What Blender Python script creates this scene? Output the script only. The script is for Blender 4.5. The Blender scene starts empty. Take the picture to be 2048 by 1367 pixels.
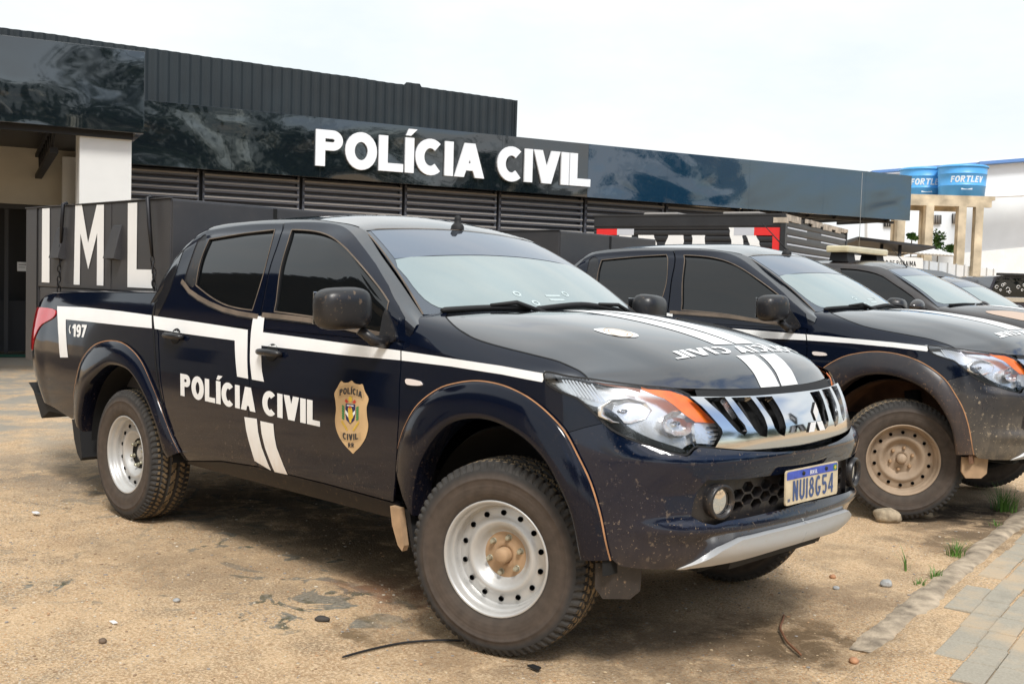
import bpy, bmesh, math, random, json
import numpy as np
from mathutils import Vector, Matrix
from mathutils.geometry import delaunay_2d_cdt
R = math.radians
random.seed(7)
scene = bpy.context.scene
# ---------------------------------------------------------------- camera
cam_data = bpy.data.cameras.new('camera'); cam = bpy.data.objects.new('camera', cam_data)
scene.collection.objects.link(cam); scene.camera = cam
cam_data.sensor_width = 36; cam_data.lens = 36*2134.3/2048; cam_data.clip_end = 900; cam_data.clip_start = .05
_pan, _pit, _rol = R(-44.18), R(-3.04), R(1.70)
_f = Vector((math.sin(_pan)*math.cos(_pit), math.cos(_pan)*math.cos(_pit), math.sin(_pit)))
_r = Vector((math.cos(_pan), -math.sin(_pan), 0)); _u = _r.cross(_f)
_r2 = _r*math.cos(_rol)+_u*math.sin(_rol); _u2 = _u*math.cos(_rol)-_r*math.sin(_rol)
cam.matrix_world = Matrix(((_r2.x,_u2.x,-_f.x,2.826),(_r2.y,_u2.y,-_f.y,-3.719),(_r2.z,_u2.z,-_f.z,1.409),(0,0,0,1)))
cam_data.dof.use_dof = False
# ---------------------------------------------------------------- sky, sun, exposure
SUN_EL, SUN_AZ = R(54), R(-38)          # azimuth measured from +x towards +y
world = bpy.data.worlds.new('World'); scene.world = world; world.use_nodes = True
wn = world.node_tree.nodes; wl = world.node_tree.links; wn.clear()
w_out = wn.new('ShaderNodeOutputWorld'); w_add = wn.new('ShaderNodeMixShader')
bg_sky = wn.new('ShaderNodeBackground'); bg_cl = wn.new('ShaderNodeBackground')
sky = wn.new('ShaderNodeTexSky'); sky.sky_type = 'NISHITA'; sky.sun_disc = False
sky.sun_elevation = SUN_EL; sky.sun_rotation = R(90)-SUN_AZ; sky.air_density = 1.2; sky.dust_density = 2
bg_sky.inputs['Strength'].default_value = .14; wl.new(sky.outputs[0], bg_sky.inputs[0])
w_tc = wn.new('ShaderNodeTexCoord'); w_map = wn.new('ShaderNodeMapping'); w_map.inputs['Scale'].default_value = (1, 1, 2.6)
wl.new(w_tc.outputs['Generated'], w_map.inputs[0])
w_n1 = wn.new('ShaderNodeTexNoise'); w_n1.inputs['Scale'].default_value = 1.9; w_n1.inputs['Detail'].default_value = 7; w_n1.inputs['Roughness'].default_value = .55; w_n1.inputs['Distortion'].default_value = .4
wl.new(w_map.outputs[0], w_n1.inputs['Vector'])
w_r1 = wn.new('ShaderNodeValToRGB'); w_r1.color_ramp.elements[0].position = .36; w_r1.color_ramp.elements[1].position = .50
# the cloud deck is closed ahead of the camera and broken, with blue showing, over the road behind it
w_dot = wn.new('ShaderNodeVectorMath'); w_dot.operation = 'DOT_PRODUCT'; w_dot.inputs[1].default_value = (.86, .10, -.35); wl.new(w_tc.outputs['Generated'], w_dot.inputs[0])
w_mr = wn.new('ShaderNodeMapRange'); w_mr.inputs[1].default_value = -.3; w_mr.inputs[2].default_value = .75; w_mr.inputs[3].default_value = .14; w_mr.inputs[4].default_value = -.17; wl.new(w_dot.outputs['Value'], w_mr.inputs[0])
w_sum = wn.new('ShaderNodeMath'); wl.new(w_n1.outputs['Fac'], w_sum.inputs[0]); wl.new(w_mr.outputs[0], w_sum.inputs[1]); wl.new(w_sum.outputs[0], w_r1.inputs[0])
w_n2 = wn.new('ShaderNodeTexNoise'); w_n2.inputs['Scale'].default_value = 3.2; w_n2.inputs['Detail'].default_value = 8; w_n2.inputs['Roughness'].default_value = .6
wl.new(w_map.outputs[0], w_n2.inputs['Vector'])
w_r2 = wn.new('ShaderNodeValToRGB'); w_r2.color_ramp.elements[0].position = .35; w_r2.color_ramp.elements[0].color = (.85, .925, .965, 1)
w_r2.color_ramp.elements[1].position = .62; w_r2.color_ramp.elements[1].color = (.975, 1., 1., 1)
wl.new(w_n2.outputs['Fac'], w_r2.inputs[0]); wl.new(w_r2.outputs[0], bg_cl.inputs[0]); bg_cl.inputs['Strength'].default_value = .765
wl.new(w_r1.outputs[0], w_add.inputs[0]); wl.new(bg_sky.outputs[0], w_add.inputs[1]); wl.new(bg_cl.outputs[0], w_add.inputs[2]); wl.new(w_add.outputs[0], w_out.inputs[0])
sun_d = bpy.data.lights.new('sun', 'SUN'); sun_d.energy = 2.2; sun_d.angle = R(14); sun_d.color = (1, .97, .92)
sun = bpy.data.objects.new('sun', sun_d); scene.collection.objects.link(sun)
_sd = Vector((math.cos(SUN_EL)*math.cos(SUN_AZ), math.cos(SUN_EL)*math.sin(SUN_AZ), math.sin(SUN_EL)))
sun.rotation_euler = _sd.to_track_quat('Z', 'Y').to_euler(); sun.location = _sd*60
vs = scene.view_settings; vs.view_transform = 'Standard'; vs.look = 'None'; vs.gamma = 1; vs.exposure = .47; vs.use_curve_mapping = False

# ---------------------------------------------------------------- helpers
COL = scene.collection
def tag(o, label=None, cat=None, group=None, kind=None):
    if label: o['label'] = label
    if cat: o['category'] = cat
    if group: o['group'] = group
    if kind: o['kind'] = kind
    return o
def empty(name, loc=(0,0,0), rz=0., label=None, cat=None, group=None):
    o = bpy.data.objects.new(name, None); COL.objects.link(o); o.location = loc; o.rotation_euler = (0,0,rz)
    o.empty_display_size = .2
    return tag(o, label, cat, group)
class MB:
    """collects geometry of one mesh: vertices, faces, per-vertex normals (0 = automatic), smooth flags, material slots"""
    def __init__(s): s.v = []; s.n = []; s.f = []; s.sm = []; s.mi = []; s.mats = []
    def slot(s, m):
        if m not in s.mats: s.mats.append(m)
        return s.mats.index(m)
    def add(s, verts, faces, mat, normals=None, smooth=True):
        b = len(s.v); k = s.slot(mat)
        s.v += [tuple(map(float, p)) for p in verts]
        s.n += [tuple(map(float, p)) for p in normals] if normals is not None else [(0.,0.,0.)]*len(verts)
        for f in faces:
            s.f.append(tuple(b+i for i in f)); s.sm.append(smooth); s.mi.append(k)
        return s
    def mirrored(s):
        t = MB(); t.v = [(x,-y,z) for x,y,z in s.v]; t.n = [(x,-y,z) for x,y,z in s.n]; t.f = [tuple(reversed(f)) for f in s.f]
        t.sm = list(s.sm); t.mi = list(s.mi); t.mats = list(s.mats); return t
    def join(s, t):
        b = len(s.v); mp = [s.slot(m) for m in t.mats]
        s.v += t.v; s.n += t.n; s.f += [tuple(b+i for i in f) for f in t.f]; s.sm += t.sm; s.mi += [mp[i] for i in t.mi]; return s
    def xf(s, M):
        M = Matrix(M); N = M.to_3x3()
        s.v = [tuple(M @ Vector(p)) for p in s.v]; s.n = [tuple(N @ Vector(p)) for p in s.n]; return s
    def both(s): return MB().join(s).join(s.mirrored())
    def box(s, x0, x1, y0, y1, z0, z1, mat, bev=0.):
        bm = bmesh.new(); bmesh.ops.create_cube(bm, size=1)
        for v in bm.verts: v.co = Vector(((x0+x1)/2+v.co.x*(x1-x0), (y0+y1)/2+v.co.y*(y1-y0), (z0+z1)/2+v.co.z*(z1-z0)))
        if bev: bmesh.ops.bevel(bm, geom=bm.edges[:], offset=bev, segments=2, profile=.6, affect='EDGES')
        bm.verts.ensure_lookup_table()
        return s._bm(bm, mat, False)
    def _bm(s, bm, mat, smooth):
        bm.verts.index_update()
        s.add([v.co[:] for v in bm.verts], [[v.index for v in f.verts] for f in bm.faces], mat, None, smooth); bm.free(); return s
    def prism(s, pts, axis, a0, a1, mat):
        """extrude a closed 2D outline along axis 0,1,2"""
        n = len(pts)
        def P(p, a):
            q = list(p); q.insert(axis, a); return q
        area = sum(pts[i][0]*pts[(i+1)%n][1]-pts[(i+1)%n][0]*pts[i][1] for i in range(n))
        if (area < 0) != (axis == 1): pts = pts[::-1]
        s.add([P(p,a0) for p in pts]+[P(p,a1) for p in pts], [tuple(reversed(range(n))), tuple(range(n,2*n))]+[(i,(i+1)%n,n+(i+1)%n,n+i) for i in range(n)], mat, None, False)
        return s
    def tube(s, pts, r, mat, seg=8, closed=False, cap=True):
        pts = [Vector(p) for p in pts]; n = len(pts); V = []; F = []
        rr = r if hasattr(r, '__len__') else [r]*n
        prev = None
        for i, p in enumerate(pts):
            a = pts[(i-1) % n] if (i or closed) else p; b = pts[(i+1) % n] if (i < n-1 or closed) else p
            t = (b-a).normalized()
            if prev is None:
                up = Vector((0,0,1)) if abs(t.z) < .9 else Vector((1,0,0)); u = t.cross(up).normalized()
            else:
                u = (prev-t*prev.dot(t)).normalized()
            prev = u; w = t.cross(u)
            for k in range(seg):
                an = 2*math.pi*k/seg; V.append(p+(u*math.cos(an)+w*math.sin(an))*rr[i])
        m = n if closed else n-1
        for i in range(m):
            j = (i+1) % n
            for k in range(seg): F.append((i*seg+k, i*seg+(k+1)%seg, j*seg+(k+1)%seg, j*seg+k))
        if cap and not closed: F.append(tuple(range(seg-1,-1,-1))); F.append(tuple(range((n-1)*seg, n*seg)))
        return s.add(V, F, mat)
    def lathe(s, prof, mat, seg=48, axis='y', smooth=True, a0=0, a1=2*math.pi):
        """prof: (distance along axis, radius) list; revolve about the axis through origin"""
        full = abs(a1-a0-2*math.pi) < 1e-6; n = seg if full else seg+1; V = []; F = []
        for i in range(n):
            a = a0+(a1-a0)*i/seg; c, q = math.cos(a), math.sin(a)
            for w, r in prof:
                V.append({'y': (r*c, w, r*q), 'z': (r*c, r*q, w), 'x': (w, r*c, r*q)}[axis])
        k = len(prof)
        for i in range(seg):
            j = (i+1) % n
            for m in range(k-1):
                if prof[m][1] < 1e-6 and prof[m+1][1] < 1e-6: continue
                F.append((i*k+m, j*k+m, j*k+m+1, i*k+m+1) if axis != 'y' else (i*k+m, i*k+m+1, j*k+m+1, j*k+m))
        return s.add(V, F, mat, None, smooth)
    def build(s, name, parent=None, loc=None):
        me = bpy.data.meshes.new(name)
        me.from_pydata(s.v, [], s.f)
        for m in s.mats: me.materials.append(m)
        me.polygons.foreach_set('material_index', s.mi); me.polygons.foreach_set('use_smooth', s.sm)
        me.update()
        if any(abs(a)+abs(b)+abs(c) > 0 for a,b,c in s.n):
            me.normals_split_custom_set_from_vertices(s.n)
        o = bpy.data.objects.new(name, me); COL.objects.link(o)
        if parent: o.parent = parent
        if loc: o.location = loc
        return o
def inset(poly, d):
    """move every edge of a closed outline inwards by d"""
    n = len(poly); A = sum(poly[i][0]*poly[(i+1)%n][1]-poly[(i+1)%n][0]*poly[i][1] for i in range(n)); sg = 1 if A > 0 else -1
    out = []
    for i in range(n):
        p, q, r = Vector(poly[i-1]), Vector(poly[i]), Vector(poly[(i+1)%n])
        a = (q-p); b = (r-q)
        if a.length < 1e-6 or b.length < 1e-6: out.append(tuple(q)); continue
        a.normalize(); b.normalize(); na = Vector((-a.y,a.x))*sg; nb = Vector((-b.y,b.x))*sg
        m = na+nb; l = m.length
        if l < .3: out.append(tuple(q+na*d)); continue
        m /= l; out.append(tuple(q+m*min(d/max(m.dot(na),.35), 2.5*d)))
    return out
def dens(poly, h, closed=True):
    """subdivide an outline so no edge is longer than h (h may be a pair)"""
    hx, hy = h if hasattr(h, '__len__') else (h, h); out = []; n = len(poly)
    for i in range(n if closed else n-1):
        a, b = poly[i], poly[(i+1) % n]; k = max(1, int(math.ceil(math.hypot((b[0]-a[0])/hx, (b[1]-a[1])/hy))))
        out += [(a[0]+(b[0]-a[0])*j/k, a[1]+(b[1]-a[1])*j/k) for j in range(k)]
    if not closed: out.append(poly[-1])
    return out
def smooth_poly(pts, k=4, closed=True):
    """Catmull-Rom through the points"""
    n = len(pts); out = []; P = [Vector(p) for p in pts]
    for i in range(n if closed else n-1):
        g = lambda j: P[j % n] if closed else P[max(0, min(n-1, j))]
        p0, p1, p2, p3 = g(i-1), g(i), g(i+1), g(i+2)
        for j in range(k):
            t = j/k; out.append(tuple(.5*((2*p1)+(-p0+p2)*t+(2*p0-5*p1+4*p2-p3)*t*t+(-p0+3*p1-3*p2+p3)*t**3)))
    if not closed: out.append(tuple(P[-1]))
    return out
def pip(x, y, poly):
    c = False; n = len(poly); j = n-1
    for i in range(n):
        xi, yi = poly[i]; xj, yj = poly[j]
        if (yi > y) != (yj > y) and x < (xj-xi)*(y-yi)/(yj-yi)+xi: c = not c
        j = i
    return c
def tri2d(outers, holes, h):
    """triangulate the union of outers minus holes, with a steiner grid of pitch h=(hx,hy); returns verts, tris"""
    hx, hy = h; V = []; Fc = []
    for poly in outers+holes:
        if sum(poly[i-1][0]*poly[i][1]-poly[i][0]*poly[i-1][1] for i in range(len(poly))) < 0: poly = poly[::-1]
        b = len(V); V += [Vector(p) for p in poly]; Fc.append(list(range(b, b+len(poly))))
    xs = [p[0] for poly in outers for p in poly]; ys = [p[1] for poly in outers for p in poly]
    x0, x1, y0, y1 = min(xs), max(xs), min(ys), max(ys)
    nx = max(1, int((x1-x0)/hx)); ny = max(1, int((y1-y0)/hy))
    if nx*ny < 40000:
        for i in range(nx+1):
            for j in range(ny+1):
                x = x0+hx*(i+.5*(j % 2)); y = y0+hy*j
                if len(outers) > 3 or any(pip(x, y, o) for o in outers): V.append(Vector((x+1e-5*(j%3), y+1e-5*(i%3))))
    nh = len(outers)
    r = delaunay_2d_cdt(V, [], Fc, 1, 1e-6, True)
    vs_, fs, of = r[0], r[2], r[5]
    F = [f for f, o in zip(fs, of) if o and all(q < nh for q in o)]
    used = sorted({i for f in F for i in f}); mp = {k: i for i, k in enumerate(used)}
    return [tuple(vs_[k]) for k in used], [tuple(mp[i] for i in f) for f in F]
def surf_norm(f, U, V, sgn, e=(2e-3, 2e-3)):
    P = f(U, V); du = f(U+e[0], V)-f(U-e[0], V); dv = f(U, V+e[1])-f(U, V-e[1])
    n = np.cross(du, dv); n /= np.maximum(np.linalg.norm(n, axis=1, keepdims=True), 1e-12)
    return P, n*sgn
def patch(mb, f, sgn, outers, mat, holes=(), h=(.04,.04), off=0., flange=0., flmat=None, e=(2e-3,2e-3), hflange=None, hmat=None, back=False):
    """sheet of surface f over a 2D region, raised by off, its rims turned inwards by flange"""
    outers = [list(o) for o in outers]; holes = [list(o) for o in holes]
    V2, F = tri2d(outers, holes, h)
    if not F: return mb
    U = np.array([p[0] for p in V2]); W = np.array([p[1] for p in V2])
    P, N = surf_norm(f, U, W, sgn, e); P = P+N*off
    # orient
    a, b, c = F[0]; fn = np.cross(P[b]-P[a], P[c]-P[a]); big = max(F, key=lambda t: np.linalg.norm(np.cross(P[t[1]]-P[t[0]], P[t[2]]-P[t[0]])))
    a, b, c = big; fn = np.cross(P[b]-P[a], P[c]-P[a])
    if fn @ N[a] < 0: F = [tuple(reversed(t)) for t in F]
    mb.add(P, F, mat, N, True)
    for polys, fl, fm in ((outers, flange, flmat), (holes, flange if hflange is None else hflange, hmat or flmat)):
        if not fl: continue
        for poly in polys:
            pd = dens(poly, h); U = np.array([p[0] for p in pd]); W = np.array([p[1] for p in pd])
            Q, M = surf_norm(f, U, W, sgn, e); A = Q+M*off; B = Q+M*(off-fl); n = len(pd)
            mb.add(list(A)+list(B), [(i, (i+1)%n, n+(i+1)%n, n+i) for i in range(n)], fm or mat, None, False)
    return mb
def ribbon(mb, f, sgn, line, w, mat, off=.002, h=(.04,.04)):
    """narrow strip (real width w) following a 2D line on surface f"""
    ln = dens(line, h, False); U = np.array([p[0] for p in ln]); W = np.array([p[1] for p in ln]); P, N = surf_norm(f, U, W, sgn)
    P = P+N*off; T = np.gradient(P, axis=0); B = np.cross(N, T); B /= np.linalg.norm(B, axis=1, keepdims=True)
    n = len(ln); ww = np.array(w if hasattr(w, '__len__') else [w]*n)
    if len(ww) != n: ww = np.interp(np.linspace(0,1,n), np.linspace(0,1,len(ww)), ww)
    L = P-B*ww[:,None]/2; Rr = P+B*ww[:,None]/2
    mb.add(list(L)+list(Rr), [(i, i+1, n+i+1, n+i) for i in range(n-1)], mat, list(N)+list(N), True); return mb
# ---------------------------------------------------------------- lettering (own strokes; cap height 1)
def stroke(path, t, closed=False):
    P = [Vector(p) for p in path]; P = [p for i, p in enumerate(P) if i == 0 or (p-P[i-1]).length > 1e-5]; n = len(P); L = []; Rr = []
    for i in range(n):
        a = P[i-1] if (i or closed) else None; b = P[(i+1) % n] if (i < n-1 or closed) else None
        d1 = (P[i]-a).normalized() if a is not None else None; d2 = (b-P[i]).normalized() if b is not None else None
        if d1 is None: d1 = d2
        if d2 is None: d2 = d1
        m = Vector((-(d1.y+d2.y), d1.x+d2.x)); m.normalize(); k = max(.45, m.dot(Vector((-d1.y, d1.x)))); m *= t/2/k
        L.append(P[i]+m); Rr.append(P[i]-m)
    out = []
    for i in range(n if closed else n-1):
        j = (i+1) % n; out.append([tuple(L[i]), tuple(L[j]), tuple(Rr[j]), tuple(Rr[i])])
    return out
def arc(cx, cy, rx, ry, a0, a1, n=18):
    return [(cx+rx*math.cos(R(a0+(a1-a0)*i/n)), cy+ry*math.sin(R(a0+(a1-a0)*i/n))) for i in range(n+1)]
def glyph(ch, t=.21, W=.72):
    h = t/2; rect = lambda a,b,c,d: [(a,b),(c,b),(c,d),(a,d)]
    if ch == 'I': return [rect(0,0,t,1)], t
    if ch == 'Í': return [rect(0,0,t,1), [(.02,1.06),(.17,1.06),(.36,1.25),(.10,1.25)]], t
    if ch == 'L': return [rect(0,0,t,1), rect(0,0,W*.86,t*.86)], W*.86
    if ch == 'P': return [rect(0,0,t,1)]+stroke([(h,1-h*.86)]+arc(W*.55,1-h*.86-(.56-t*.86)/2,W*.92-h-W*.55,(.56-t*.86)/2,90,-90)+[(h,1-h*.86-(.56-t*.86))],t*.86), W*.92
    if ch == 'R': g, w = glyph('P', t, W); return g+[[(W*.30,.44),(W*.60,.44),(W*1.02,0),(W*.70,0)]], W
    if ch == 'B': return [rect(0,0,t,1)]+stroke([(h,1-h*.8)]+arc(W*.5,.755,W*.33,.245-h*.8,90,-90)+[(h,.51)],t*.8)+stroke([(h,.51)]+arc(W*.5,.255+h*.2,W*.38,.255-h*.6,90,-90)+[(h,h*.8)],t*.8), W*.95
    if ch == 'O': return stroke(arc(W*.54,.5,W*.54-h,.5-h*.9+.012,0,345,23), t, True), W*1.08
    if ch == 'Q': return glyph('O', t, W)
    if ch == 'C': return stroke(arc(W*.54,.5,W*.54-h,.5-h*.9+.012,48,312,20), t), W*1.0
    if ch == 'G': return stroke(arc(W*.54,.5,W*.54-h,.5-h*.9+.012,48,350,20), t)+[rect(W*.55,.34,W*1.06,.34+t*.8)], W*1.06
    if ch == 'A': c = W*.56; k = t*.62; return [[(0,0),(t*1.12,0),(c+k,1),(c-k,1)], [(2*c-t*1.12,0),(2*c,0),(c+k,1),(c-k,1)], [(c*.42,.20),(c*1.58,.20),(c*1.42,.20+t*.8),(c*.58,.20+t*.8)]], 2*c
    if ch == 'V': c = W*.53; k = t*.60; return [[(0,1),(t*1.12,1),(c+k,0),(c-k,0)], [(2*c-t*1.12,1),(2*c,1),(c+k,0),(c-k,0)]], 2*c
    if ch == 'M': return [rect(0,0,t,1), rect(W*1.2-t,0,W*1.2,1)]+[[(0,1),(t*1.15,1),(W*.6+t*.45,.22),(W*.6-t*.45,.22)], [(W*1.2,1),(W*1.2-t*1.15,1),(W*.6-t*.45,.22),(W*.6+t*.45,.22)]], W*1.2
    if ch == 'N': return [rect(0,0,t,1), rect(W-t,0,W,1), [(0,1),(t*1.1,1),(W,0),(W-t*1.1,0)]], W
    if ch == 'U': return stroke([(h,1),(h,.33)]+arc(W*.5,.33,W*.5-h,.33-h,180,360)+[(W-h,.33),(W-h,1)], t), W
    if ch == 'S': return stroke(arc(W*.5,.74,W*.5-h,.26-h*.9,40,270,14)+arc(W*.5,.26,W*.5-h,.26-h*.9,90,-140,14)[0:], t*.9), W
    if ch == 'T': return [rect(0,1-t*.9,W,1), rect(W*.5-h,0,W*.5+h,1)], W
    if ch == 'E': return [rect(0,0,t,1), rect(0,0,W*.82,t*.85), rect(0,.42,W*.76,.42+t*.8), rect(0,1-t*.85,W*.82,1)], W*.82
    if ch == 'F': return [rect(0,0,t,1), rect(0,.42,W*.72,.42+t*.85), rect(0,1-t*.85,W*.8,1)], W*.8
    if ch == 'D': return [rect(0,0,t,1)]+stroke([(h,1-h*.86)]+arc(W*.42,.5,W*.55-h,.5-h*.86,90,-90)+[(h,h*.86)],t*.86), W*.97
    if ch == '1': return [rect(W*.30,0,W*.30+t,1), [(W*.30,1),(W*.30+t*.4,1),(W*.30,.66),(0,.66),(0,.80)]], W*.30+t
    if ch == '7': return [rect(0,1-t*.9,W,1), [(W-t*1.15,.86),(W,.86),(W*.42+t*.35,0),(W*.42-t*.7,0)]], W
    if ch == '9': return stroke(arc(W*.5,.67,W*.5-h,.33-h*.85,0,345,18), t*.9, True)+stroke([(W-h,.66)]+arc(W*.5,.36,W*.5-h,.36-h*.8,0,-140,12), t*.95), W
    if ch == '8': return stroke(arc(W*.5,.745,W*.42-h,.255-h*.8,0,345,18), t*.85, True)+stroke(arc(W*.5,.285,W*.5-h,.285-h*.8,0,345,18), t*.9, True), W
    if ch == '5': return stroke([(W*.92,1-h*.9),(h*1.1,1-h*.9),(h*1.0,.52)], t*.9)+stroke([(h*.9,.50)]+arc(W*.5,.32,W*.5-h,.32-h*.8,125,-145,16), t*.9), W
    if ch == '4': return [rect(W*.62,0,W*.62+t,1), rect(0,.2,W,.2+t*.85)]+stroke([(h*.7,.28),(W*.70,.96)], t*.85), W
    return [], W*.5
def text_polys(txt, t=.21, W=.72, gap=.075, space=.34):
    """outlines of a line of text; returns polygons grouped per letter and the total width"""
    x = 0; L = []
    for ch in txt:
        if ch == ' ': x += space; continue
        g, w = glyph(ch, t, W); L.append([[(p[0]+x, p[1]) for p in poly] for poly in g]); x += w+gap
    return L, x-gap
def text_on(mb, f, sgn, quad, txt, mat, off=.002, h=(.05,.05), **kw):
    """text in the parameter quad (base start, base end, top end, top start) of surface f"""
    L, W = text_polys(txt, **kw); a, b, c, d = [Vector(q) for q in quad]
    def mp(p):
        s, t = p[0]/W, p[1]; return tuple((a*(1-s)+b*s)*(1-t)+(d*(1-s)+c*s)*t)
    for polys in L:
        for q in [polys]:
            patch(mb, f, sgn, [[mp(p) for p in poly] for poly in q], mat, off=off, h=h)
    return mb
def plane_f(o, ex, ey):
    o, ex, ey = np.array(o,float), np.array(ex,float), np.array(ey,float)
    return lambda u, v: o+np.outer(np.atleast_1d(u), ex)+np.outer(np.atleast_1d(v), ey)
def text_solid(mb, o, ex, ey, txt, hgt, depth, mat, squeeze=1., **kw):
    """block letters standing on a plane: real thickness"""
    L, W = text_polys(txt, **kw); ex = Vector(ex); ey = Vector(ey); n = ex.cross(ey); o = Vector(o)
    for polys in L:
        V2, F = tri2d([list(p) for p in polys], [], (9,9)); m = len(V2)
        P = [o+ex*(x*hgt*squeeze)+ey*(y*hgt) for x, y in V2]
        if F:
            a, b, c = F[0]
            if (P[b]-P[a]).cross(P[c]-P[a]).dot(n) < 0: F = [tuple(reversed(t)) for t in F]
        edges = {}
        for t in F:
            for i in range(3): edges[(t[i], t[(i+1)%3])] = 1
        rim = [(i, j) for i, j in edges if (j, i) not in edges]
        mb.add([p+n*depth for p in P]+P, F+[(j, i, m+i, m+j) for i, j in rim], mat, None, False)
    return mb

# ---------------------------------------------------------------- materials
def _bs(m):
    m.use_nodes = True; return m.node_tree.nodes, m.node_tree.links, m.node_tree.nodes['Principled BSDF']
def mat(name, col, rough=.5, metal=0., bump=0., bscale=60., var=0., vscale=6., ior=None, spec=None, coat=0.):
    m = bpy.data.materials.new(name); n, l, b = _bs(m)
    b.inputs['Base Color'].default_value = (*col, 1); b.inputs['Roughness'].default_value = rough; b.inputs['Metallic'].default_value = metal
    if ior: b.inputs['IOR'].default_value = ior
    if spec is not None: b.inputs['Specular IOR Level'].default_value = spec
    if coat: b.inputs['Coat Weight'].default_value = coat; b.inputs['Coat Roughness'].default_value = .03
    if var or bump: tc = n.new('ShaderNodeTexCoord')
    if var:
        t = n.new('ShaderNodeTexNoise'); t.inputs['Scale'].default_value = vscale; t.inputs['Detail'].default_value = 6; l.new(tc.outputs['Object'], t.inputs[0])
        r = n.new('ShaderNodeValToRGB'); r.color_ramp.elements[0].position = .3; r.color_ramp.elements[1].position = .7
        r.color_ramp.elements[0].color = (*[max(0,c*(1-var)) for c in col], 1); r.color_ramp.elements[1].color = (*[min(1,c*(1+var)) for c in col], 1)
        l.new(t.outputs['Fac'], r.inputs[0]); l.new(r.outputs[0], b.inputs['Base Color'])
    if bump:
        t2 = n.new('ShaderNodeTexNoise'); t2.inputs['Scale'].default_value = bscale; t2.inputs['Detail'].default_value = 4; l.new(tc.outputs['Object'], t2.inputs[0])
        bp = n.new('ShaderNodeBump'); bp.inputs['Strength'].default_value = bump; bp.inputs['Distance'].default_value = .01; l.new(t2.outputs['Fac'], bp.inputs['Height']); l.new(bp.outputs[0], b.inputs['Normal'])
    return m
def dirty(name, col, rough, dirt=(.33,.22,.13), film=.05, zlo=.35, zhi=1.1, low=.5, splat=.5, sscale=38., metal=0., coat=0., speck_z=(.4,.95), spec=.5, cior=1.5):
    """a painted or plastic surface with a thin dust film, more of it low down, and thrown mud splashes"""
    m = bpy.data.materials.new(name); n, l, b = _bs(m)
    tc = n.new('ShaderNodeTexCoord'); sep = n.new('ShaderNodeSeparateXYZ'); l.new(tc.outputs['Object'], sep.inputs[0])
    def mr(sock, a, bb, c, d):
        k = n.new('ShaderNodeMapRange'); k.inputs[1].default_value = a; k.inputs[2].default_value = bb; k.inputs[3].default_value = c; k.inputs[4].default_value = d; l.new(sock, k.inputs[0]); return k.outputs[0]
    def mth(op, a, c):
        k = n.new('ShaderNodeMath'); k.operation = op; k.use_clamp = (op != 'POWER')
        for i, q in enumerate((a, c)):
            if isinstance(q, (int,float)): k.inputs[i].default_value = q
            else: l.new(q, k.inputs[i])
        return k.outputs[0]
    def noise(sc, det=5., vec=None, rough_=.6):
        t = n.new('ShaderNodeTexNoise'); t.inputs['Scale'].default_value = sc; t.inputs['Detail'].default_value = det; t.inputs['Roughness'].default_value = rough_; l.new(vec or tc.outputs['Object'], t.inputs[0]); return t.outputs['Fac']
    h = mth('POWER', mr(sep.outputs['Z'], zlo, zhi, 1, 0), 2.2)
    g1 = noise(2.3); dust = mth('MULTIPLY', mth('MULTIPLY', h, low), mr(g1, .3, .7, .3, 1.0))
    st = n.new('ShaderNodeMapping'); st.inputs['Scale'].default_value = (1, 1, .22); l.new(tc.outputs['Object'], st.inputs[0])
    streak = mr(noise(34., 4, st.outputs[0]), .45, .75, .6, 1.25)
    dust = mth('MULTIPLY', dust, streak); dust = mth('ADD', dust, mth('MULTIPLY', mr(noise(5.), .35, .75, .2, 1), film))
    sp = mth('MULTIPLY', mr(noise(sscale, 3.), .62, .68, 0, 1), mr(noise(3.1, 3.), .42, .62, 0, 1))
    sp2 = mth('MULTIPLY', mr(noise(sscale*3.2, 2.), .66, .70, 0, 1), mr(noise(4.3, 3.), .36, .6, 0, 1))
    sp = mth('MULTIPLY', mth('MULTIPLY', mth('ADD', sp, sp2), mr(sep.outputs['Z'], speck_z[0], speck_z[1], 1, 0)), splat)
    fac = mth('ADD', dust, sp)
    mx = n.new('ShaderNodeMixRGB'); mx.inputs[1].default_value = (*col, 1); mx.inputs[2].default_value = (*dirt, 1); l.new(fac, mx.inputs[0])
    l.new(mx.outputs[0], b.inputs['Base Color']); l.new(mr(fac, 0, .5, rough, .75), b.inputs['Roughness'])
    b.inputs['Metallic'].default_value = metal; b.inputs['Specular IOR Level'].default_value = spec
    if metal: l.new(mr(fac, 0, .5, metal, 0), b.inputs['Metallic'])
    if coat: b.inputs['Coat IOR'].default_value = cior; l.new(mr(fac, .05, .4, coat, 0), b.inputs['Coat Weight']); b.inputs['Coat Roughness'].default_value = .04
    return m
M = {}
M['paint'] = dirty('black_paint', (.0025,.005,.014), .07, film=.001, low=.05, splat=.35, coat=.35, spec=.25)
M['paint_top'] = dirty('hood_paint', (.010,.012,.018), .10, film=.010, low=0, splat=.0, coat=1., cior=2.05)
M['flare'] = dirty('flare_paint', (.003,.005,.013), .12, film=.0, low=.06, splat=.3, zhi=1.0, coat=.25, spec=.2)
M['bumper'] = dirty('bumper_paint', (.002,.006,.020), .10, dirt=(.36,.27,.18), film=.004, low=.30, splat=.62, sscale=30, coat=.5, spec=.35, zhi=.72, speck_z=(.55,1.10))
M['plastic'] = dirty('dusty_black_plastic', (.012,.013,.016), .34, film=.02, low=.1, splat=.7, sscale=30, speck_z=(.3,2.2))
M['trim'] = mat('dusty_trim', (.13,.10,.075), .75, var=.35, vscale=9)
M['black'] = mat('black_rubber', (.010,.010,.011), .7)
M['dark'] = mat('dark_void', (.006,.006,.006), .9)
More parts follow.
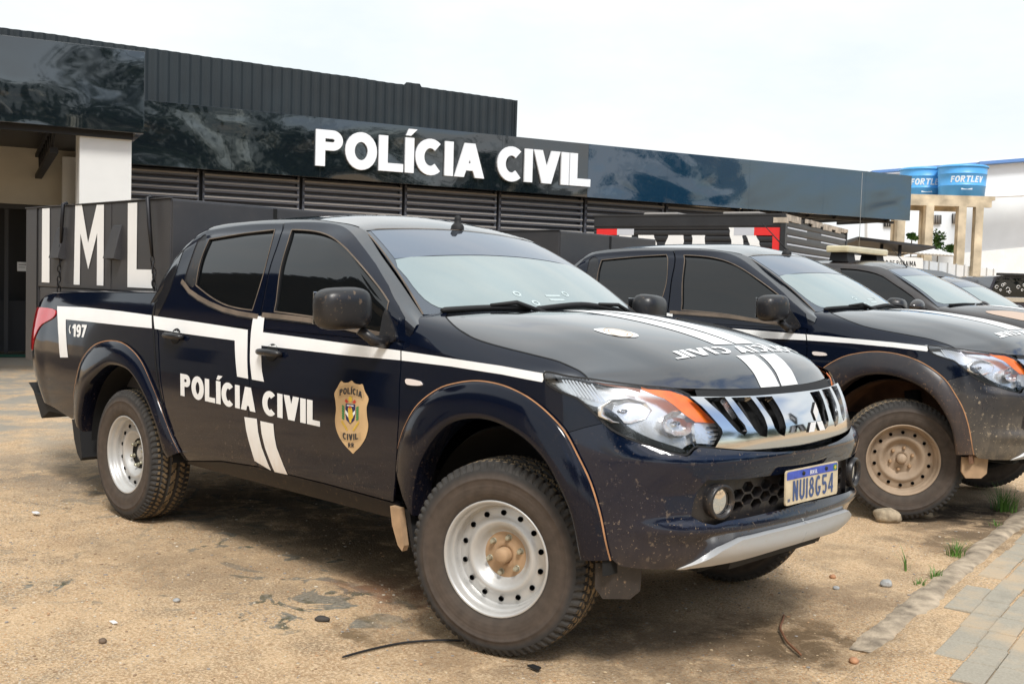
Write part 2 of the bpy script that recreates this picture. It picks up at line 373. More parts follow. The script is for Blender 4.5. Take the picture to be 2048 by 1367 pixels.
M['gap'] = mat('panel_gap', (.003,.003,.003), .8)
M['dustline'] = mat('orange_dust_line', (.42,.22,.11), .85, var=.3, vscale=14)
M['decal'] = mat('white_decal', (.87,.875,.87), .28, var=.05, vscale=3)
M['decal_low'] = dirty('white_decal_dusty', (.86,.86,.84), .35, dirt=(.62,.42,.25), film=.03, zlo=.42, zhi=.80, low=1.0, splat=.2)
M['glass'] = mat('tinted_glass', (.006,.007,.008), .015, spec=.6, ior=1.52)
M['wind'] = mat('windscreen_film', (.50,.57,.57), .045, metal=.92, var=.10, vscale=1.1)
M['band'] = mat('windscreen_shade_band', (.26,.30,.37), .05, metal=.9)
M['frit'] = mat('windscreen_edge', (.16,.18,.21), .08, metal=.75)
M['chrome'] = mat('chrome', (.74,.75,.77), .13, metal=1.)
M['skid'] = dirty('silver_skid', (.52,.54,.56), .34, dirt=(.55,.42,.27), film=.06, low=.9, zlo=.38, zhi=.48, splat=.35, metal=.35)
M['tyre'] = mat('tyre_sidewall', (.058,.047,.040), .85, var=.22, vscale=8, bump=.15, bscale=90)
M['tread_mud'] = mat('tyre_tread_mud', (.20,.145,.085), .95, var=.45, vscale=24, bump=.5, bscale=120)
M['tread'] = mat('tyre_tread', (.040,.037,.034), .9, var=.4, vscale=30)
M['rim'] = mat('rim_silver', (.52,.515,.50), .38, metal=.35, var=.10, vscale=7)
M['hub_tan'] = mat('hub_dust', (.40,.26,.15), .8, var=.15, vscale=20)
M['rim_dirty'] = mat('rim_dusty', (.36,.27,.19), .7, metal=.1, var=.25, vscale=8)
M['rust'] = mat('rim_rust', (.40,.15,.08), .8, var=.4, vscale=12)
M['nut'] = mat('wheel_nut', (.42,.40,.30), .45, metal=.5)
M['amber'] = mat('amber_lens', (1.0,.22,.03), .25, var=.2, vscale=20)
M['red_lens'] = mat('red_lens', (.55,.012,.02), .10, coat=.8)
M['sticker'] = mat('white_sticker', (.50,.58,.58), .4)
M['amber_dark'] = mat('dark_amber_lens', (.22,.055,.015), .25)
M['white_lens'] = mat('white_lens', (.80,.72,.68), .15, coat=.5)
M['reflector'] = mat('lamp_reflector', (.92,.94,.96), .20, metal=.7)
M['lampdark'] = mat('lamp_dark_bezel', (.05,.055,.06), .12, coat=.5)
M['blue'] = mat('plate_blue', (.05,.09,.45), .45, var=.3, vscale=30)
M['plate'] = mat('plate_dusty_white', (.62,.52,.36), .55, var=.14, vscale=18)
M['plate_ink'] = mat('plate_ink', (.05,.09,.22), .5)
M['gold'] = mat('badge_tan', (.62,.42,.22), .35, var=.12, vscale=10)
M['gold2'] = mat('badge_ribbon', (.52,.35,.18), .35)
M['ink'] = mat('badge_ink', (.03,.03,.035), .4)
M['navy'] = mat('badge_navy', (.02,.02,.10), .4); M['green'] = mat('badge_green', (.05,.25,.08), .4)
M['yellow'] = mat('badge_yellow', (.70,.48,.05), .4); M['redp'] = mat('badge_red', (.55,.05,.03), .4)
# clear outer lens: mostly see-through with a sharp reflection
def clear(name, refl=.12):
    m = bpy.data.materials.new(name); m.use_nodes = True; n = m.node_tree.nodes; l = m.node_tree.links; n.clear()
    o = n.new('ShaderNodeOutputMaterial'); mx = n.new('ShaderNodeMixShader'); t = n.new('ShaderNodeBsdfTransparent'); g = n.new('ShaderNodeBsdfGlossy')
    g.inputs['Roughness'].default_value = .02; fr = n.new('ShaderNodeFresnel'); fr.inputs[0].default_value = 1.5
    ad = n.new('ShaderNodeMath'); ad.operation = 'ADD'; ad.inputs[1].default_value = refl; ad.use_clamp = True
    t.inputs[0].default_value = (1,1,1,1)
    l.new(fr.outputs[0], ad.inputs[0]); l.new(ad.outputs[0], mx.inputs[0]); l.new(t.outputs[0], mx.inputs[1]); l.new(g.outputs[0], mx.inputs[2]); l.new(mx.outputs[0], o.inputs[0]); return m
M['clear'] = clear('clear_lens', .05)
M['emblem'] = mat('emblem_silver', (.85,.86,.88), .4, metal=.15)
def tyre_mat():
    m = bpy.data.materials.new('tyre_sidewall'); n, l, b = _bs(m); tc = n.new('ShaderNodeTexCoord'); mp = n.new('ShaderNodeMapping'); mp.inputs['Scale'].default_value = (1,0,1); l.new(tc.outputs['Object'], mp.inputs[0])
    ln = n.new('ShaderNodeVectorMath'); ln.operation = 'LENGTH'; l.new(mp.outputs[0], ln.inputs[0])
    t = n.new('ShaderNodeTexNoise'); t.inputs['Scale'].default_value = 7; t.inputs['Detail'].default_value = 6; l.new(tc.outputs['Object'], t.inputs[0])
    ad = n.new('ShaderNodeMath'); ad.operation = 'MULTIPLY_ADD'; ad.inputs[1].default_value = .022; l.new(t.outputs['Fac'], ad.inputs[0]); l.new(ln.outputs['Value'], ad.inputs[2])
    r = n.new('ShaderNodeValToRGB'); e = r.color_ramp.elements; e[0].position = .225; e[0].color = (.030,.027,.025,1); e[1].position = .246; e[1].color = (.062,.047,.036,1)
    for p, c in ((.30,(.070,.052,.040,1)),(.328,(.060,.046,.037,1)),(.345,(.032,.030,.029,1)),(.365,(.026,.025,.025,1))): q = e.new(p); q.color = c
    l.new(ad.outputs[0], r.inputs[0])
    t3 = n.new('ShaderNodeTexNoise'); t3.inputs['Scale'].default_value = 26; t3.inputs['Detail'].default_value = 5; l.new(tc.outputs['Object'], t3.inputs[0])
    mx = n.new('ShaderNodeMixRGB'); mx.blend_type = 'MULTIPLY'; mx.inputs[0].default_value = .6; l.new(r.outputs[0], mx.inputs[1]); rr = n.new('ShaderNodeMapRange'); rr.inputs[1].default_value = .3; rr.inputs[2].default_value = .7; rr.inputs[3].default_value = .65; rr.inputs[4].default_value = 1.35; l.new(t3.outputs['Fac'], rr.inputs[0]); l.new(rr.outputs[0], mx.inputs[2])
    l.new(mx.outputs[0], b.inputs['Base Color']); b.inputs['Roughness'].default_value = .8
    wv = n.new('ShaderNodeTexWave'); wv.wave_type = 'RINGS'; wv.rings_direction = 'Y'; wv.inputs['Scale'].default_value = 22; wv.inputs['Distortion'].default_value = .0; l.new(tc.outputs['Object'], wv.inputs[0])
    bp = n.new('ShaderNodeBump'); bp.inputs['Strength'].default_value = .12; bp.inputs['Distance'].default_value = .002; l.new(wv.outputs['Fac'], bp.inputs['Height']); l.new(bp.outputs[0], b.inputs['Normal']); return m
M['tyre'] = tyre_mat()
M['sill'] = dirty('sill_black', (.006,.006,.008), .35, film=.01, low=.12, zlo=.38, zhi=.52, splat=.3, spec=.2)

# ---------------------------------------------------------------- surfaces of the pickup (truck frame: x forward, y left, z up; right side has y<0)
def herm(xk, Y, x):
    """cubic interpolation of rows Y (n,...) at knots xk; x (m,)"""
    xk = np.asarray(xk, float); Y = np.asarray(Y, float); x = np.asarray(x, float)
    n = len(xk); h = np.diff(xk); sh = (-1,) + (1,)*(Y.ndim-1)
    d = np.diff(Y, axis=0)/h.reshape(sh)
    T = np.empty_like(Y); T[0] = d[0]; T[-1] = d[-1]
    w = (h[:-1]/(h[:-1]+h[1:])).reshape(sh)
    T[1:-1] = d[:-1]*(1-w) + d[1:]*w
    i = np.clip(np.searchsorted(xk, x, 'right')-1, 0, n-2)
    t = ((x-xk[i])/h[i]).reshape(sh); hh = h[i].reshape(sh)
    t2 = t*t; t3 = t2*t
    r = (2*t3-3*t2+1)*Y[i] + (t3-2*t2+t)*hh*T[i] + (-2*t3+3*t2)*Y[i+1] + (t3-t2)*hh*T[i+1]
    lo = x < xk[0]; hi = x > xk[-1]
    if lo.any(): r[lo] = (Y[0] + (x-xk[0]).reshape(sh)*T[0])[lo]
    if hi.any(): r[hi] = (Y[-1] + (x-xk[-1]).reshape(sh)*T[-1])[hi]
    return r
ZL = [.34, .46, .60, .78, .88, 1.0, 1.10, 1.20, 1.31]
SK = [-4.62, -4.53, -4.40, -4.15, -3.6, -2.6, -1.6, -.55, 0., .2, .40, .60, .78, .98, 1.22, 1.45, 1.68]
def _w(z): return [.80, .855, .877, .887, .886, .878, .862, .838, .80][ZL.index(z)]
_FR = {.34: [(.2,.83),(.38,.79),(.52,.69),(.61,.56),(.67,.42),(.70,.22),(.71,0)],
 .46: [(.2,.865),(.385,.825),(.55,.735),(.67,.605),(.735,.43),(.768,.22),(.778,0)],
 .60: [(.2,.877),(.39,.84),(.565,.745),(.69,.61),(.757,.44),(.787,.22),(.795,0)],
 .78: [(.2,.88),(.39,.845),(.56,.75),(.683,.615),(.752,.44),(.785,.22),(.797,0)],
 .88: [(.2,.878),(.385,.84),(.54,.75),(.655,.615),(.725,.44),(.765,.22),(.778,0)],
 1.0: [(.2,.868),(.375,.828),(.51,.738),(.61,.61),(.67,.44),(.71,.22),(.725,0)],
 1.10: [(.2,.850),(.355,.805),(.475,.712),(.56,.59),(.615,.43),(.65,.22),(.66,0)],
 1.20: [(.2,.815),(.33,.765),(.43,.67),(.50,.56),(.55,.41),(.58,.21),(.59,0)],
 1.31: [(.2,.765),(.30,.71),(.38,.62),(.44,.52),(.48,.38),(.50,.20),(.51,0)]}
_G = []
for z in ZL:
    w = _w(z); b = -.008 if z < 1.15 else -.02
    k = np.interp(z,[.34,.46,.60,.78,.9,1.2,1.31],[.30,.22,.12,.03,0,.0,.03]); row = [(-4.50+k,w-.14),(-4.47+k,w-.06),(-4.375+k,w-.018),(-4.14+k*.5,w-.006),(-3.6,w),(-2.6,w),(-1.6,w),(-.55,w-.002),(0.,w-.003)] + _FR[z] + [(_FR[z][5][0], -_FR[z][5][1])]
    _G.append(row)
_G = np.array(_G)
def S(s, z):
    """side and front shell: s runs forward along the side and round the front corner, z is height -> right side (y<0)"""
    s = np.atleast_1d(np.asarray(s, float)); z = np.atleast_1d(np.asarray(z, float))
    A = herm(SK, np.transpose(_G, (1,0,2)), s)            # (m, nz, 2)
    out = np.empty((len(s), 3))
    # interpolate in z per row
    xk = np.array(ZL); h = np.diff(xk)
    d = np.diff(A, axis=1)/h[None,:,None]
    T = np.empty_like(A); T[:,0] = d[:,0]; T[:,-1] = d[:,-1]
    w = (h[:-1]/(h[:-1]+h[1:]))[None,:,None]; T[:,1:-1] = d[:,:-1]*(1-w)+d[:,1:]*w
    zc = np.clip(z, .2, 1.36); i = np.clip(np.searchsorted(xk, zc, 'right')-1, 0, len(xk)-2); r = np.arange(len(s))
    hh = h[i][:,None]; t = ((zc-xk[i])/h[i])[:,None]; tc = np.clip(t, 0, 1); t2 = tc*tc; t3 = t2*tc
    P = (2*t3-3*t2+1)*A[r,i] + (t3-2*t2+tc)*hh*T[r,i] + (-2*t3+3*t2)*A[r,i+1] + (t3-t2)*hh*T[r,i+1]
    P = P + np.where(t < 0, t*hh*T[r,0], 0) + np.where(t > 1, (t-1)*hh*T[r,-1], 0)
    out[:,0] = P[:,0]; out[:,1] = -P[:,1]; out[:,2] = z
    return out
# hood + fender tops : stations (u 0..5 back to front) x (v 0..7 centre to shoulder)
def _Sp(s, z): p = S([s],[z])[0]; return [p[0], -p[1], p[2]]
_HS = [
 [(-.40,0,1.305),(-.415,.24,1.302),(-.47,.46,1.295),(-.53,.60,1.287),(-.58,.70,1.277),(-.62,.775,1.262), (-.64,.82,1.232), _Sp(-.66,1.17), _Sp(-.66,1.10)],
 [(-.15,0,1.298),(-.16,.24,1.295),(-.19,.46,1.283),(-.22,.60,1.258),(-.24,.70,1.235),(-.26,.775,1.208), (-.27,.822,1.172), _Sp(-.28,1.12), _Sp(-.28,1.06)],
 [(.13,0,1.268),(.12,.24,1.266),(.10,.46,1.252),(.08,.60,1.220),(.06,.69,1.192),(.045,.765,1.162), (.03,.818,1.125), _Sp(.02,1.08), _Sp(.02,1.02)],
 [(.38,0,1.222),(.37,.24,1.220),(.345,.46,1.200),(.305,.585,1.170),(.27,.675,1.145),(.235,.75,1.122),(.205,.80,1.10), _Sp(.18,1.07), _Sp(.18,1.01)],
 [(.56,0,1.165),(.55,.23,1.162),(.52,.45,1.145),(.455,.57,1.128),(.40,.66,1.115),(.345,.735,1.103),(.305,.782,1.092), _Sp(.285,1.078), _Sp(.285,1.02)],
 [(.64,0,1.11),(.63,.23,1.108),(.595,.44,1.100),(.525,.565,1.093),(.455,.66,1.088),(.39,.735,1.084),(.355,.775,1.081), _Sp(.36,1.078), _Sp(.36,1.02)],
 [(.683,0,1.045),(.672,.23,1.047),(.632,.44,1.053),(.56,.575,1.058),(.485,.675,1.063),(.425,.745,1.067),(.40,.775,1.069), _Sp(.43,1.066), _Sp(.43,1.01)]]
_HS = np.array(_HS, float)
_HU = [0,1,2,3,4,5,6]
def Hd(u, v):
    u = np.atleast_1d(np.asarray(u,float)); v = np.atleast_1d(np.asarray(v,float))
    sg = np.where(v < 0, -1., 1.)[:,None]; v = np.abs(v)
    A = herm(_HU, _HS, u)
    r = np.arange(len(u)); Ap = np.concatenate([A[:,1:2]*[1,-1,1], A], 1)   # mirror ghost at centre
    i = np.clip(np.floor(v).astype(int), 0, 6); t = (v-i)[:,None]; i = i+1
    p0, p1, p2, p3 = Ap[r,i-1], Ap[r,i], Ap[r,i+1], Ap[r,i+2]
    P = .5*((2*p1)+(-p0+p2)*t+(2*p0-5*p1+4*p2-p3)*t*t+(-p0+3*p1-3*p2+p3)*t**3)
    P[:,1:2] *= -sg
    return P
# greenhouse: stations along x, v from belt (0) up over the rail to the roof centre (7)
_GX = [-2.86,-2.80,-2.73,-2.65,-2.56,-2.44,-2.2,-1.8,-1.45,-1.22,-1.0,-.8,-.60,-.42]
def _gs(x):
    k = [-2.86,-2.80,-2.73,-2.65,-2.56,-2.44,-2.2,-1.8,-1.45,-1.22,-1.0,-.8,-.60,-.42]
    zt = np.interp(x, k, [1.27,1.42,1.54,1.625,1.672,1.692,1.704,1.708,1.692,1.652,1.524,1.405,1.276,1.165])
    yt = np.interp(x, k, [.775,.735,.69,.655,.63,.62,.615,.61,.60,.583,.64,.69,.735,.775])
    zc = np.interp(x, k, [1.29,1.44,1.565,1.655,1.710,1.735,1.755,1.762,1.748,1.690,1.586,1.488,1.384,1.283])
    return zt, yt, zc
_GA = []
for x in _GX:
    zt, yt, zc = _gs(x); zb = 1.16
    f = lambda z: .845 - (z-1.16)*.26 - max(0, z-1.5)*.25          # side glass plane half-width
    z4 = zt-.055; z3 = zt-.10
    z1 = zb+(z3-zb)*.33; z2 = zb+(z3-zb)*.67
    yo = lambda z: max(f(z), yt+.02)
    ym = yt+.45*(yo(z4)-yt)
    if zt < 1.32: z3 = zb+.6*(zt-zb); z4 = zb+.85*(zt-zb); z1=zb+.2*(zt-zb); z2=zb+.4*(zt-zb)
    _GA.append([(x,f(zb),zb),(x,f(z1),z1),(x,f(z2),z2),(x,f(z3),z3),(x,max(f(z4)-.012,yt+.03),z4),(x,yt+.022,zt-.008),(x,yt-.03,zt+(zc-zt)*.10),(x,yt*.55,zt+(zc-zt)*.72),(x,0,zc)])
_GA = np.array(_GA, float)
def Gh(x, v):
    x = np.atleast_1d(np.asarray(x,float)); v = np.atleast_1d(np.asarray(v,float))
    A = herm(_GX, _GA, x); r = np.arange(len(x))
    Ap = np.concatenate([2*A[:,0:1]-A[:,1:2], A, A[:,-2:-1]*[1,-1,1]], 1)
    i = np.clip(np.floor(v).astype(int), 0, 7); t = (v-i)[:,None]; i = i+1
    p0, p1, p2, p3 = Ap[r,i-1], Ap[r,i], Ap[r,i+1], Ap[r,i+2]
    P = .5*((2*p1)+(-p0+p2)*t+(2*p0-5*p1+4*p2-p3)*t*t+(-p0+3*p1-3*p2+p3)*t**3)
    return P*[1,-1,1]
def Ws(a, b):
    """windscreen: a 0 base..1 top, b -1 right..1 left"""
    a = np.atleast_1d(np.asarray(a,float)); b = np.atleast_1d(np.asarray(b,float))
    q = 1-b*b; q2 = 1-np.abs(b)**2.5
    bx, by, bz = -.60+.17*q, .741*b, 1.271+.022*q
    tx, ty, tz = -1.225+.055*q, .578*b, 1.646+.028*q
    bow = 4*a*(1-a)
    return np.stack([bx+(tx-bx)*a+.012*bow, by+(ty-by)*a+.008*bow*b, bz+(tz-bz)*a+.022*bow], 1)

